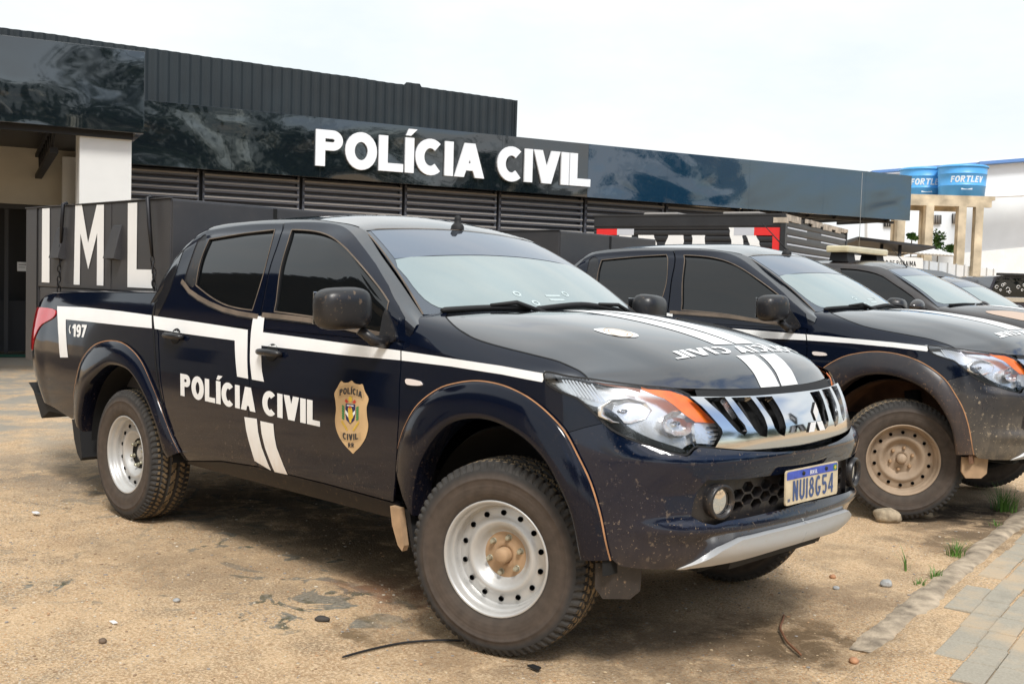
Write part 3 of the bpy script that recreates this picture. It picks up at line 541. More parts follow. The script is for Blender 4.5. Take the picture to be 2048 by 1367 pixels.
OUTL = r'''{"seam_b": [[-1.7227, 1.2395], [-1.752, 1.1742], [-1.75, 1.1006], [-1.7323, 1.0282], [-1.7072, 0.9077], [-1.7045, 0.751], [-1.7043, 0.6125], [-1.6522, 0.4949]], "seam_f": [[-0.6102, 1.2449], [-0.596, 1.1871], [-0.5955, 1.1268], [-0.5818, 1.0365], [-0.5689, 0.8634], [-0.5778, 0.7098], [-0.5951, 0.5802], [-0.618, 0.4818]], "seam_r": [[-2.7019, 1.1764], [-2.6628, 1.0761], [-2.6285, 0.9792], [-2.5887, 0.8205], [-2.5412, 0.6852], [-2.4682, 0.5424], [-2.4151, 0.4691], [-2.3766, 0.4153]], "gap_bed": [[-2.7622, 1.3029], [-2.7961, 1.2455], [-2.7863, 1.1841], [-2.7186, 1.0731], [-2.6789, 0.9759], [-2.6413, 0.8574], [-2.5889, 0.7299], [-2.5092, 0.5595], [-2.4051, 0.4198]], "sill_up": [[-2.3766, 0.4153], [-1.9909, 0.4688], [-1.6538, 0.4896], [-1.1039, 0.4891], [-0.618, 0.4818]], "sill_lo": [[-2.4031, 0.4029], [-2.0532, 0.4098], [-1.7031, 0.4127], [-1.1361, 0.4169], [-0.6293, 0.4262]], "rail": [[-4.2247, 1.2676], [-3.6287, 1.2889], [-3.1907, 1.3002], [-2.779, 1.3109]], "tail_edge": [[-4.3228, 1.2184], [-4.3471, 1.158], [-4.4668, 1.0808], [-4.37, 0.9851], [-4.3414, 0.8681], [-4.3672, 0.7241], [-4.481, 0.5979], [-4.4433, 0.5573]], "rear_low": [[-4.4433, 0.5573], [-4.1001, 0.5331], [-3.7825, 0.4905]], "lamp_t": [[-4.2774, 1.167], [-4.1301, 1.1699], [-4.0607, 1.1605], [-4.0547, 1.1255], [-4.1184, 1.0993], [-4.2125, 1.0715], [-4.2521, 1.0278], [-4.2704, 0.955], [-4.2915, 0.882], [-4.3316, 0.8819], [-4.3623, 0.9863], [-4.4223, 1.0808], [-4.3464, 1.1381]], "arcF": [[-0.5767, 0.6467], [-0.5583, 0.7333], [-0.5171, 0.8224], [-0.4464, 0.913], [-0.3326, 0.9862], [-0.2318, 1.0187], [-0.1224, 1.0375], [-0.0149, 1.037], [0.0798, 1.0228], [0.1732, 0.9944], [0.261, 0.9495], [0.3367, 0.8916], [0.395, 0.8098], [0.4411, 0.727], [0.4753, 0.6262], [0.4984, 0.5304], [0.5204, 0.4501]], "arcR": [[-3.7034, 0.617], [-3.6462, 0.746], [-3.5748, 0.8682], [-3.4461, 0.9586], [-3.3202, 0.9991], [-3.1819, 1.0159], [-3.042, 1.0096], [-2.8991, 0.9699], [-2.7838, 0.9075], [-2.673, 0.8023], [-2.5898, 0.7105], [-2.5274, 0.6152], [-2.4794, 0.541], [-2.4199, 0.4601]], "lipF": [[-0.465, 0.4619], [-0.4365, 0.5882], [-0.3898, 0.6955], [-0.3086, 0.7965], [-0.2208, 0.8639], [-0.1214, 0.8961], [-0.0139, 0.9039], [0.0916, 0.8859], [0.1832, 0.8524], [0.2694, 0.7934], [0.3292, 0.7198], [0.3781, 0.6286], [0.4044, 0.5355], [0.4191, 0.4465]], "lipR": [[-3.5786, 0.4663], [-3.5158, 0.6088], [-3.4382, 0.7286], [-3.3026, 0.8147], [-3.1636, 0.8753], [-3.0262, 0.8854], [-2.8903, 0.8644], [-2.7808, 0.806], [-2.6723, 0.7159], [-2.6026, 0.6209], [-2.5584, 0.5238], [-2.5463, 0.4126]], "hl": [[0.2082, 1.0914], [0.2359, 1.097], [0.3016, 1.0903], [0.3654, 1.0858], [0.4318, 1.0834], [0.507, 1.077], [0.604, 1.0702], [0.6949, 1.0632], [0.7876, 1.0574], [0.8622, 1.0365], [0.9026, 1.0063], [0.9385, 0.9684], [0.9661, 0.938], [0.9827, 0.9114], [0.9722, 0.8895], [0.9292, 0.8522], [0.8411, 0.8597], [0.8161, 0.8511], [0.7949, 0.8368], [0.7768, 0.8318], [0.7128, 0.8452], [0.6419, 0.8695], [0.585, 0.8871], [0.5237, 0.9142], [0.4754, 0.9498], [0.4235, 0.9864], [0.3795, 1.0129], [0.3298, 1.0249], [0.273, 1.0395], [0.2284, 1.0597]], "hl_amber": [[0.4269, 1.0787], [0.5069, 1.0722], [0.6034, 1.0647], [0.6938, 1.058], [0.786, 1.0526], [0.8599, 1.0311], [0.9001, 1.0008], [0.9323, 0.9668], [0.957, 0.939], [0.8652, 0.9447], [0.8264, 0.9712], [0.7934, 1.0008], [0.7542, 1.0264], [0.7206, 1.0364], [0.602, 1.05], [0.5065, 1.0585], [0.4472, 1.0676]], "hl_dark": [[0.4185, 0.9955], [0.4662, 0.9867], [0.5178, 0.9833], [0.5621, 0.9608], [0.5898, 0.9323], [0.6279, 0.9076], [0.682, 0.8832], [0.736, 0.8655], [0.797, 0.8452], [0.7759, 0.8369], [0.7138, 0.8507], [0.6428, 0.875], [0.5857, 0.8934], [0.524, 0.9205], [0.4754, 0.9573]], "hl_bowl": [[0.5137, 0.996], [0.5445, 1.0412], [0.602, 1.05], [0.6665, 1.0292], [0.6956, 1.0005], [0.7272, 0.9533], [0.7263, 0.9313], [0.6682, 0.9159], [0.6155, 0.9367], [0.5626, 0.9682]], "hl_turn": [[0.8638, 0.9411], [0.9537, 0.9347], [0.9669, 0.912], [0.9565, 0.8938], [0.9244, 0.8617], [0.8481, 0.868], [0.8489, 0.901]], "gr": [[0.8489, 1.0321], [0.9186, 1.0301], [1.0461, 1.027], [1.1873, 1.0251], [1.3128, 1.0255], [1.3966, 1.0296], [1.3787, 0.8238], [1.2696, 0.8268], [1.1867, 0.8307], [1.0125, 0.8448], [0.8998, 0.8569], [0.9411, 0.905], [0.9423, 0.9202], [0.9184, 0.9544], [0.8861, 0.9982]], "gr_slot1": [[0.92, 1.0242], [1.0199, 1.0218], [1.0267, 0.991], [1.0408, 0.9503], [1.0594, 0.9258], [1.0628, 0.9085], [1.0515, 0.8987], [1.0219, 0.9121], [1.0014, 0.9349], [0.9731, 0.9727], [0.9437, 1.0033]], "gr_slot2": [[1.0619, 1.0205], [1.1639, 1.0171], [1.1756, 0.982], [1.1851, 0.9473], [1.186, 0.9161], [1.1736, 0.8852], [1.1424, 0.8923], [1.1158, 0.9163], [1.0956, 0.9514], [1.079, 0.9892]], "gr_slot3": [[1.2035, 1.0167], [1.2966, 1.0147], [1.2997, 0.9834], [1.3033, 0.9483], [1.3017, 0.9095], [1.2882, 0.8816], [1.2581, 0.8925], [1.2396, 0.9132], [1.2341, 0.9484], [1.216, 0.9871]], "open": [[0.8524, 0.7461], [0.9895, 0.7413], [1.2362, 0.7374], [1.4364, 0.74], [1.4205, 0.6112], [1.2879, 0.6013], [0.9534, 0.594], [0.8887, 0.5844], [0.8369, 0.5946], [0.7932, 0.6181], [0.8038, 0.6749], [0.8271, 0.7208]], "fog_split": [[0.9894, 0.7401], [0.9699, 0.6856], [0.9507, 0.593]], "fog_c": [[0.9132, 0.6649]], "skid": [[0.7649, 0.4154], [0.8288, 0.438], [0.8715, 0.4592], [0.915, 0.4874], [0.9553, 0.5003], [1.0146, 0.5197], [1.1901, 0.5271], [1.3794, 0.5305], [1.4706, 0.536], [1.5051, 0.4659], [1.2992, 0.4494], [1.0593, 0.4322], [0.8865, 0.4227], [0.7975, 0.4154]], "bump_low": [[0.5204, 0.4501], [0.5538, 0.4234], [0.6488, 0.4159], [0.7655, 0.4133]], "bump_seam": [[0.3424, 0.8908], [0.4119, 0.9141], [0.4888, 0.9337]], "hood_seam": [[0.2387, 3.9698], [0.7073, 4.7984], [1.0985, 5.2455], [1.5676, 5.2922], [2.1854, 5.156], [2.7536, 4.9837], [3.42, 5.2107], [4.1323, 5.6585], [5.1441, 6.0214]], "h_str1a": [[1.6166, 0.5884], [1.5783, 0.1357], [2.2608, 0.2586], [2.8802, 0.3231], [3.4854, 0.2981], [3.5142, 0.6688], [2.5825, 0.7021], [2.0921, 0.6736]], "h_str2a": [[1.5793, -0.0234], [1.7717, -0.294], [2.2009, -0.3119], [2.7042, -0.2222], [3.4923, -0.2525], [3.4629, 0.1832], [2.8819, 0.2551], [2.1862, 0.1216]], "h_str1b": [[4.0245, 0.6663], [4.0048, 0.1982], [4.2915, 0.1737], [4.6173, 0.1269], [5.0186, 0.0765], [5.4988, 0.0544], [6.0536, 0.0892], [6.0125, 0.5935], [5.6206, 0.5806], [5.2311, 0.583], [4.8613, 0.5922], [4.4565, 0.6272], [4.1867, 0.6556]], "h_str2b": [[4.0227, 0.1392], [4.0246, -0.2501], [4.3423, -0.2888], [4.6771, -0.3685], [5.081, -0.4254], [5.4928, -0.4563], [6.0181, -0.4492], [6.0179, -0.0058], [5.5076, -0.0101], [5.0294, -0.0075], [4.6277, 0.0442], [4.343, 0.1185]], "h_text": [[3.9643, -0.9416], [3.8454, 1.9731], [3.4993, 1.8344], [3.6014, -0.9576]], "h_oval": [[2.1079, 2.115], [2.1586, 1.8448], [2.3238, 1.6599], [2.5377, 1.5984], [2.6715, 1.654], [2.7121, 1.78], [2.6102, 1.9664], [2.4273, 2.1386], [2.214, 2.171]], "badge": [[-0.973, 0.965], [-0.9533, 0.9609], [-0.9321, 0.9618], [-0.9139, 0.9662], [-0.8963, 0.9743], [-0.8787, 0.9657], [-0.8621, 0.9629], [-0.8389, 0.962], [-0.8186, 0.9646], [-0.7991, 0.9357], [-0.7713, 0.9072], [-0.7817, 0.8695], [-0.7762, 0.8304], [-0.7665, 0.789], [-0.7841, 0.7386], [-0.8211, 0.6968], [-0.8591, 0.6688], [-0.8737, 0.6576], [-0.892, 0.6659], [-0.9335, 0.6883], [-0.971, 0.7189], [-0.9949, 0.7542], [-1.0027, 0.7944], [-0.997, 0.836], [-1.0045, 0.8762], [-1.0145, 0.9075], [-0.9956, 0.9354]], "badge_q": [[-1.0058, 0.6407], [-0.765, 0.6725], [-0.7791, 0.9742], [-1.0177, 0.9744]], "s_bed": [[-4.0648, 1.1871], [-3.6397, 1.1943], [-3.1723, 1.1898], [-2.7848, 1.1805], [-2.7471, 1.1102], [-3.1305, 1.1093], [-3.5915, 1.1107], [-3.881, 1.1098], [-3.8269, 0.9958], [-3.7817, 0.8781], [-3.9013, 0.8701], [-3.9469, 1.0001], [-4.0005, 1.0959]], "s_rear": [[-2.7619, 1.1786], [-2.2768, 1.166], [-1.7804, 1.1502], [-1.7566, 1.0771], [-1.7359, 0.9941], [-1.7163, 0.9148], [-1.8167, 0.9176], [-1.8464, 1.0033], [-1.8786, 1.092], [-2.3739, 1.0994], [-2.715, 1.109]], "s_front": [[-1.7617, 1.2224], [-1.663, 1.2181], [-1.6435, 1.1454], [-0.9508, 1.13], [-0.6019, 1.1227], [-0.591, 1.0836], [-0.9355, 1.0794], [-1.6343, 1.0819], [-1.6222, 1.0354], [-1.6008, 0.9624], [-1.5767, 0.9122], [-1.6824, 0.9142], [-1.7116, 0.9958], [-1.7323, 1.0785], [-1.7487, 1.1451]], "s_fend": [[-0.5943, 1.1225], [-0.2879, 1.1128], [-0.0059, 1.1035], [0.2174, 1.0907], [0.2081, 1.0596], [0.0011, 1.0724], [-0.2804, 1.0814], [-0.5834, 1.0834]], "s_low1": [[-1.7428, 0.7247], [-1.6315, 0.7282], [-1.6233, 0.6668], [-1.6007, 0.5935], [-1.5369, 0.4865], [-1.6737, 0.5157], [-1.7135, 0.6114], [-1.7304, 0.6641]], "s_low2": [[-1.601, 0.7206], [-1.4893, 0.7197], [-1.4834, 0.664], [-1.47, 0.6079], [-1.3976, 0.4874], [-1.5076, 0.4847], [-1.5704, 0.5925], [-1.5931, 0.6606]], "text_door": [[-2.3694, 0.7724], [-1.1141, 0.7482], [-1.1176, 0.8599], [-2.3774, 0.8892]], "t197": [[-3.7947, 1.0083], [-3.5521, 1.0151], [-3.5624, 1.091], [-3.8243, 1.0842]], "lamp_s": [[-0.532, 1.0116], [-0.4592, 1.0105], [-0.4392, 1.003], [-0.4404, 0.9918], [-0.5216, 0.9888]], "hnd_r": [[-2.4748, 1.0781]], "hnd_f": [[-1.5411, 1.0505]], "win_r": [[-2.4259, 3.2157], [-1.8441, 4.0205], [-1.7669, 1.831], [-1.7905, 0.5894], [-1.9222, 0.6225], [-2.0657, 0.7288], [-2.2246, 0.9854], [-2.3938, 1.3672], [-2.3984, 2.0955]], "win_q": [[-2.4843, 3.9599], [-2.5686, 3.9523], [-2.5408, 2.447], [-2.5338, 1.5909], [-2.4533, 1.3227], [-2.4055, 1.3867], [-2.4127, 2.136]], "win_f": [[-1.6914, 4.0244], [-1.4841, 4.019], [-1.3006, 3.5772], [-1.1203, 3.6787], [-0.9678, 3.9982], [-0.8431, 4.0092], [-0.7004, 3.4756], [-0.6766, 2.6927], [-0.9919, 0.8473], [-1.266, 0.5718], [-1.5969, 0.6118], [-1.6076, 1.9411]], "mould_r": [[-2.571, 1.7703], [-2.5394, 1.5187], [-2.4484, 1.248], [-2.3271, 0.9897], [-2.211, 0.7915], [-2.0574, 0.5736], [-1.9109, 0.4545], [-1.7642, 0.3948], [-1.7573, 0.565]], "mould_f": [[-1.6916, 0.5167], [-1.2597, 0.4548], [-0.8159, 0.5616]], "door_top_f": [[-0.6101, 3.4957], [-0.6861, 4.0471], [-0.8281, 4.5214], [-0.9731, 4.6281], [-1.1285, 4.5276], [-1.2412, 4.5049], [-1.3666, 4.7622], [-1.5024, 4.8194], [-1.6623, 4.7507], [-1.7897, 4.639]], "door_top_r": [[-1.7958, 4.5852], [-2.1044, 4.6139], [-2.3896, 4.4675], [-2.5422, 4.6779], [-2.6054, 4.4948], [-2.6299, 3.9827]], "winf_top": [[-1.6914, 4.0244], [-1.6719, 4.0185], [-1.6442, 4.013], [-1.6135, 4.0088], [-1.5847, 4.0045], [-1.5585, 4.0005], [-1.5324, 3.9992], [-1.507, 3.9982], [-1.4825, 3.9945], [-1.4594, 3.9882], [-1.4371, 3.9774], [-1.4146, 3.949], [-1.3915, 3.9013], [-1.368, 3.8379], [-1.3447, 3.7632], [-1.3211, 3.6808], [-1.297, 3.5989], [-1.2722, 3.5267], [-1.2476, 3.4758], [-1.2238, 3.4531], [-1.2014, 3.4617], [-1.1824, 3.4948], [-1.1654, 3.5377], [-1.146, 3.5939], [-1.1203, 3.6787], [-1.0859, 3.7948], [-1.0461, 3.9043], [-1.0053, 3.9712], [-0.9678, 3.9982], [-0.9341, 4.0158], [-0.9014, 4.0248], [-0.8707, 4.023], [-0.8431, 4.0092], [-0.8176, 3.9777], [-0.7938, 3.9275], [-0.7739, 3.8663], [-0.7598, 3.8142]], "winr_all": [[-2.4259, 3.2157], [-2.3834, 3.2149], [-2.3251, 3.2584], [-2.2588, 3.3521], [-2.1916, 3.4644], [-2.1296, 3.5692], [-2.0675, 3.6733], [-2.0009, 3.7828], [-1.9369, 3.8834], [-1.8823, 3.9643], [-1.8441, 4.0205], [-1.8157, 3.2138], [-1.799, 2.7875], [-1.7864, 2.5132], [-1.7768, 2.2896], [-1.7696, 2.0644], [-1.7669, 1.831], [-1.7691, 1.6056], [-1.7738, 1.3865], [-1.779, 1.1756], [-1.7835, 0.9543], [-1.7876, 0.7397], [-1.7905, 0.5894], [-1.8137, 0.5934], [-1.8472, 0.5992], [-1.8853, 0.6083], [-1.9222, 0.6225], [-1.9569, 0.6404], [-1.9923, 0.6619], [-2.0285, 0.6902], [-2.0657, 0.7288], [-2.104, 0.7792], [-2.1434, 0.8397], [-2.1837, 0.909], [-2.2246, 0.9854], [-2.2702, 1.0789], [-2.3189, 1.1879], [-2.3629, 1.2919], [-2.3938, 1.3672], [-2.3979, 1.5616], [-2.4055, 1.8396], [-2.4143, 2.1013], [-2.4193, 2.2952], [-2.4218, 2.4681], [-2.4235, 2.6332], [-2.4242, 2.811], [-2.4239, 3.009]], "dtf": [[-0.9731, 4.6281], [-1.0022, 4.6249], [-1.0442, 4.6032], [-1.0891, 4.5618], [-1.1285, 4.5276], [-1.1596, 4.5153], [-1.1879, 4.5231], [-1.2154, 4.5465], [-1.2447, 4.586], [-1.2752, 4.6463], [-1.3051, 4.7238], [-1.3352, 4.809], [-1.3668, 4.8935], [-1.4006, 4.956], [-1.4357, 4.9711], [-1.4715, 4.9386], [-1.5085, 4.9101], [-1.547, 4.8851], [-1.5873, 4.8567], [-1.6276, 4.8313], [-1.6659, 4.8119], [-1.7031, 4.7873], [-1.7393, 4.7528], [-1.7706, 4.7185], [-1.7927, 4.6948]], "dtr": [[-1.7985, 4.6389], [-1.8389, 4.6306], [-1.8979, 4.6326], [-1.9679, 4.6456], [-2.0408, 4.6639], [-2.1073, 4.6733], [-2.1683, 4.6619], [-2.2295, 4.6329], [-2.2889, 4.582], [-2.3441, 4.5396], [-2.3925, 4.5273], [-2.4335, 4.5413], [-2.4684, 4.5498], [-2.4974, 4.545], [-2.5206, 4.5588], [-2.5385, 4.5967]], "quart": [[-2.4843, 3.9599], [-2.5177, 4.2437], [-2.5485, 4.1674], [-2.5622, 3.8066], [-2.5486, 3.0606], [-2.5447, 2.7208], [-2.5408, 2.447], [-2.5394, 2.1631], [-2.5391, 1.845], [-2.5338, 1.5909], [-2.5126, 1.4404], [-2.4813, 1.3619], [-2.4533, 1.3227], [-2.4316, 1.2946], [-2.4129, 1.3023], [-2.4002, 1.386], [-2.3975, 1.5722], [-2.4029, 1.8361], [-2.4127, 2.136], [-2.4232, 2.4911], [-2.4396, 2.9612]], "seam_bg": [[-1.7897, 4.639], [-1.7333, 2.5987], [-1.7206, 1.3991], [-1.7243, 0.5407]], "ws_band": [[0.5582, -0.9599], [0.5833, -0.6507], [0.5974, -0.1965], [0.578, 0.3379], [0.5694, 0.6814]], "ws_frit": [[0.5483, -0.9677], [0.3456, -0.9743], [0.19, -0.9625], [0.0774, -0.937], [0.0292, -0.8887]], "wip1": [[0.0071, -0.8929], [0.0159, -0.5753], [-0.0348, -0.3565]], "wip2": [[-0.0059, -0.2899], [0.0428, 0.188], [0.0094, 0.4766], [-0.0327, 0.7019]], "ws_st": [[0.1202, -0.2816], [0.0561, -0.2866], [0.0715, -0.1114], [0.0427, -0.1383], [0.1148, 0.0597]]}'''

# ---------------------------------------------------------------- the pickup
O = json.loads(OUTL)
def Sb(s, z):
    """bumper skin: the shell with a brow below the grille and a lip under the opening"""
    P = S(s, z); s = np.atleast_1d(s); z = np.atleast_1d(z)
    k = np.clip((s-.50)/.35, 0, 1); k = k*k*(3-2*k)
    brow = .038*np.clip((.868-z)/.045, 0, 1)**.7*np.clip((z-.70)/.10, 0, 1)
    lip = .030*np.exp(-((z-.565)/.035)**2)
    n = np.stack([np.interp(s, [.3,.6,1.0,1.45], [.2,.6,.95,1.]), -np.interp(s, [.3,.6,1.0,1.45], [.9,.7,.25,0.]), np.zeros_like(s)], 1)
    return P+n*(k*(brow+lip))[:,None]
def Sg(s, z):
    P = S(s, z); z = np.atleast_1d(z); P[:,0] += .012+.020*(1-((z-.945)/.115)**2)*1.0; return P
def with_off(f, d): return lambda a, b: f(a, b)+np.array([[d[0], d[1], d[2]]])
def s_at(x, z):
    lo, hi = x-.2, min(x+.6, 1.45)
    for _ in range(40):
        m = (lo+hi)/2
        if S([m],[z])[0][0] < x: lo = m
        else: hi = m
    return (lo+hi)/2
def lerp_arc(pts, k): return smooth_poly(pts, k, False)
def clipz(pts, z): return [p for p in pts if p[1] <= z]
def wheel_meshes():
    tyre = MB(); Rr = .375
    # profile outward = -y ; list from outer bead over the tread to the inner bead
    side = [(-.098,.216),(-.106,.226),(-.1165,.245),(-.121,.262),(-.1222,.285),(-.1225,.303),(-.1245,.306),(-.1245,.312),(-.1212,.315),(-.1205,.325),(-.1165,.342)]
    tyre.lathe(side, M['tyre'], 96)
    tyre.lathe([(w*-1, r) for w, r in side][::-1], M['tyre'], 96)
    # tread with real lugs
    nA = 288; ws = np.linspace(-.1165, .1165, 33); V = []; F = []; mi = []
    for i in range(nA):
        a = 2*math.pi*i/nA
        for j, w in enumerate(ws):
            q = abs(w)/.1165; base = .375-.006*q**2-.027*max(0, (q-.80)/.20)**1.7
            g = 0
            ph = (i*72/nA + (.35 if w > 0 else 0)+q*.6) % 1.0
            if q > .66 and ph < .34: g = .010
            if abs(q-.64) < .035: g = .009
            if abs(q-.22) < .04: g = .009
            ph2 = (i*72/nA*1.0+w*22) % 1.0
            if .22 < q < .64 and ph2 < .25: g = .008
            if q <= .22 and ((i*72/nA*.5-w*20) % 1.0) < .16: g = .007
            r = base-g; V.append((r*math.cos(a), w, r*math.sin(a))); mi.append(g)
    nw = len(ws)
    Fm = []; Fg = []
    for i in range(nA):
        for j in range(nw-1):
            f = (i*nw+j, i*nw+j+1, ((i+1)%nA)*nw+j+1, ((i+1)%nA)*nw+j)
            deep = sum(mi[k] > 0 for k in f) >= 2 or abs(ws[j]) > .095
            (Fg if deep else Fm).append(f)
    b = len(tyre.v); tyre.add(V, Fm, M['tread_mud'], None, False)
    k = tyre.slot(M['tread'])
    for f in Fg: tyre.f.append(tuple(b+q for q in f)); tyre.sm.append(False); tyre.mi.append(k)
    rim = MB()
    lip = [(-.1015,.2165),(-.1075,.2175),(-.1085,.2225),(-.1055,.2245),(-.100,.2235)][::-1]
    rim.lathe([(-.100,.2235),(-.1055,.2245),(-.1085,.2225),(-.1075,.2165),(-.101,.2115),(-.088,.2085),(-.074,.2060),(-.071,.2015),(-.066,.1980),(-.052,.1960),(-.040,.1945),(-.034,.190)], M['rim'], 72)
    rim.lathe([(-.05,.196),(.10,.196),(.105,.222),(.09,.224)], M['dark'], 48)
    # disc with 14 holes, bowl towards the hub
    rr = [.190,.182,.150,.142,.132,.120,.108,.096,.088]
    yy = [-.034,-.037,-.046,-.052,-.055,-.050,-.036,-.020,-.016]
    def fd(a, r):
        a = np.atleast_1d(a); r = np.atleast_1d(r)
        y = herm([.04,.088,.096,.108,.120,.132,.142,.150,.182,.190], np.array([[-.016],[-.016],[-.020],[-.036],[-.050],[-.0555],[-.052],[-.046],[-.037],[-.034]]), r)[:,0]
        return np.stack([r*np.cos(a/.16), y, r*np.sin(a/.16)], 1)
    tot = 2*math.pi*.16; hol = []
    for k_ in range(14):
        ca = tot*(k_+.5)/14
        hol.append([(ca+.0104*math.cos(t)*.97, .1665+.0104*math.sin(t)) for t in np.linspace(0, 2*math.pi, 15)[:-1]])
    patch(rim, fd, 1, [dens([(0,.088),(tot,.088),(tot,.190),(0,.190)], .012)], M['rim'], hol, h=(.016,.010), flange=0, hflange=.006, hmat=M['dark'])
    rim.lathe([(-.012,.19),(-.012,.05)], M['dark'], 32)
    hub = MB()
    hub.lathe([(-.016,.090),(-.018,.086),(-.0175,.060),(-.022,.052),(-.024,.045),(-.024,.034),(-.018,.032)], M['hub_tan'], 40)
    hub.lathe([(-.020,.032),(-.052,.031),(-.062,.026),(-.066,.014),(-.067,0.0001)], M['hub_tan'], 32)
    nuts = []
    for k_ in range(6):
        nb = MB(); a = R(60*k_+18); ca, sa = .0695*math.cos(a), .0695*math.sin(a)
        nb.lathe([(-.016,.0125),(-.020,.0125),(-.021,.0105)], M['nut'], 16)
        nb.lathe([(-.021,.0100),(-.036,.0098),(-.041,.0075),(-.042,.0001)], M['nut'], 6, smooth=False)
        nb.v = [(x+ca, y, z+sa) for x, y, z in nb.v]; nuts.append(nb)
    return tyre, rim, hub, nuts
WHEEL_ME = {}
def make_wheel(root, x, y, z, steer, flip, front, dirtyw=False):
    """wheel = rim mesh, with tyre, hub and nuts below it"""
    if not WHEEL_ME:
        t, r_, h, n_ = wheel_meshes()
        o = [t.build('tyre'), r_.build('rim'), h.build('hub')]+[q.build('wheel_nut') for q in n_]
        WHEEL_ME['m'] = [q.data for q in o]
        for q in o: bpy.data.objects.remove(q)
    me = WHEEL_ME['m']
    w = bpy.data.objects.new('wheel', me[1]); COL.objects.link(w); w.parent = root; w.location = (x, y, z)
    w.rotation_euler = (0, 0, steer+(math.pi if flip else 0))
    kids = [('tyre', me[0]), ('hub', me[2])]+[('wheel_nut', q) for q in me[3:]]
    for nm, md in kids:
        o = bpy.data.objects.new(nm, md); COL.objects.link(o); o.parent = w
        if nm == 'hub' and not front:
            o.scale = (1, .35, 1)
            for sl in o.material_slots: sl.link = 'OBJECT'; sl.material = M['rim']
        if dirtyw:
            for sl in o.material_slots:
                if nm == 'wheel_nut': sl.link = 'OBJECT'; sl.material = M['hub_tan']
                if nm == 'hub': sl.link = 'OBJECT'; sl.material = M['rim_dirty']
    if dirtyw:
        for sl in w.material_slots:
            if sl.material is M['rim']: sl.link = 'OBJECT'; sl.material = M['rim_dirty']
    return w
def part(root, name, mb, both=True, sep=False, label=None):
    """a part on the right side and its mirror image on the left"""
    out = []
    if sep:
        a = mb.build(name, root); b = mb.mirrored().build(name, root); out = [a, b]
    else:
        out = [(mb.both() if both else mb).build(name, root)]
    if label:
        for o in out: o['label'] = label
    return out
def flare_mb(arcp, lip, x_c):
    mb = MB(); k = 5
    A = lerp_arc(arcp, k); L = lerp_arc(lip, k); n = 64
    def resamp(P, n):
        P = np.array(P); d = np.r_[0, np.cumsum(np.linalg.norm(np.diff(P, axis=0), axis=1))]; t = np.linspace(0, d[-1], n)
        return np.stack([np.interp(t, d, P[:,0]), np.interp(t, d, P[:,1])], 1)
    A = resamp(A, n); L = resamp(L, n)
    sections = [(0, 0, .0), (.02, .010, 0), (.10, .018, 0), (.30, .028, 0), (.62, .040, 0), (.88, .044, 0), (1.0, .040, 0), (1.03, .030, 0)]
    rows = []
    for f, o, _ in sections:
        Q = A*(1-f)+L*f; P, N = surf_norm(S, Q[:,0], Q[:,1], 1); rows.append(P+N*o*np.array([[.6,1,.2]]))
    last = rows[-1].copy(); last[:,1] += .09; rows.append(last)
    V = np.concatenate(rows); F = []
    for r in range(len(rows)-1):
        for i in range(n-1): F.append((r*n+i, r*n+i+1, (r+1)*n+i+1, (r+1)*n+i))
    mb.add(V, F, M['flare'], None, True)
    # end caps
    m = len(rows)
    mb.add([rw[0] for rw in rows], [tuple(range(m))], M['flare'], None, False); mb.add([rw[-1] for rw in rows], [tuple(range(m-1,-1,-1))], M['flare'], None, False)
    dl = MB(); w = np.interp(np.linspace(0,1,9), [0,.12,.5,.85,1], [.001,.004,.005,.007,.006])
    ribbon(dl, S, 1, [tuple(p) for p in A[3:]], w, M['dustline'], off=.0105)
    return mb, dl
def P_(k): return [tuple(p) for p in O[k]]
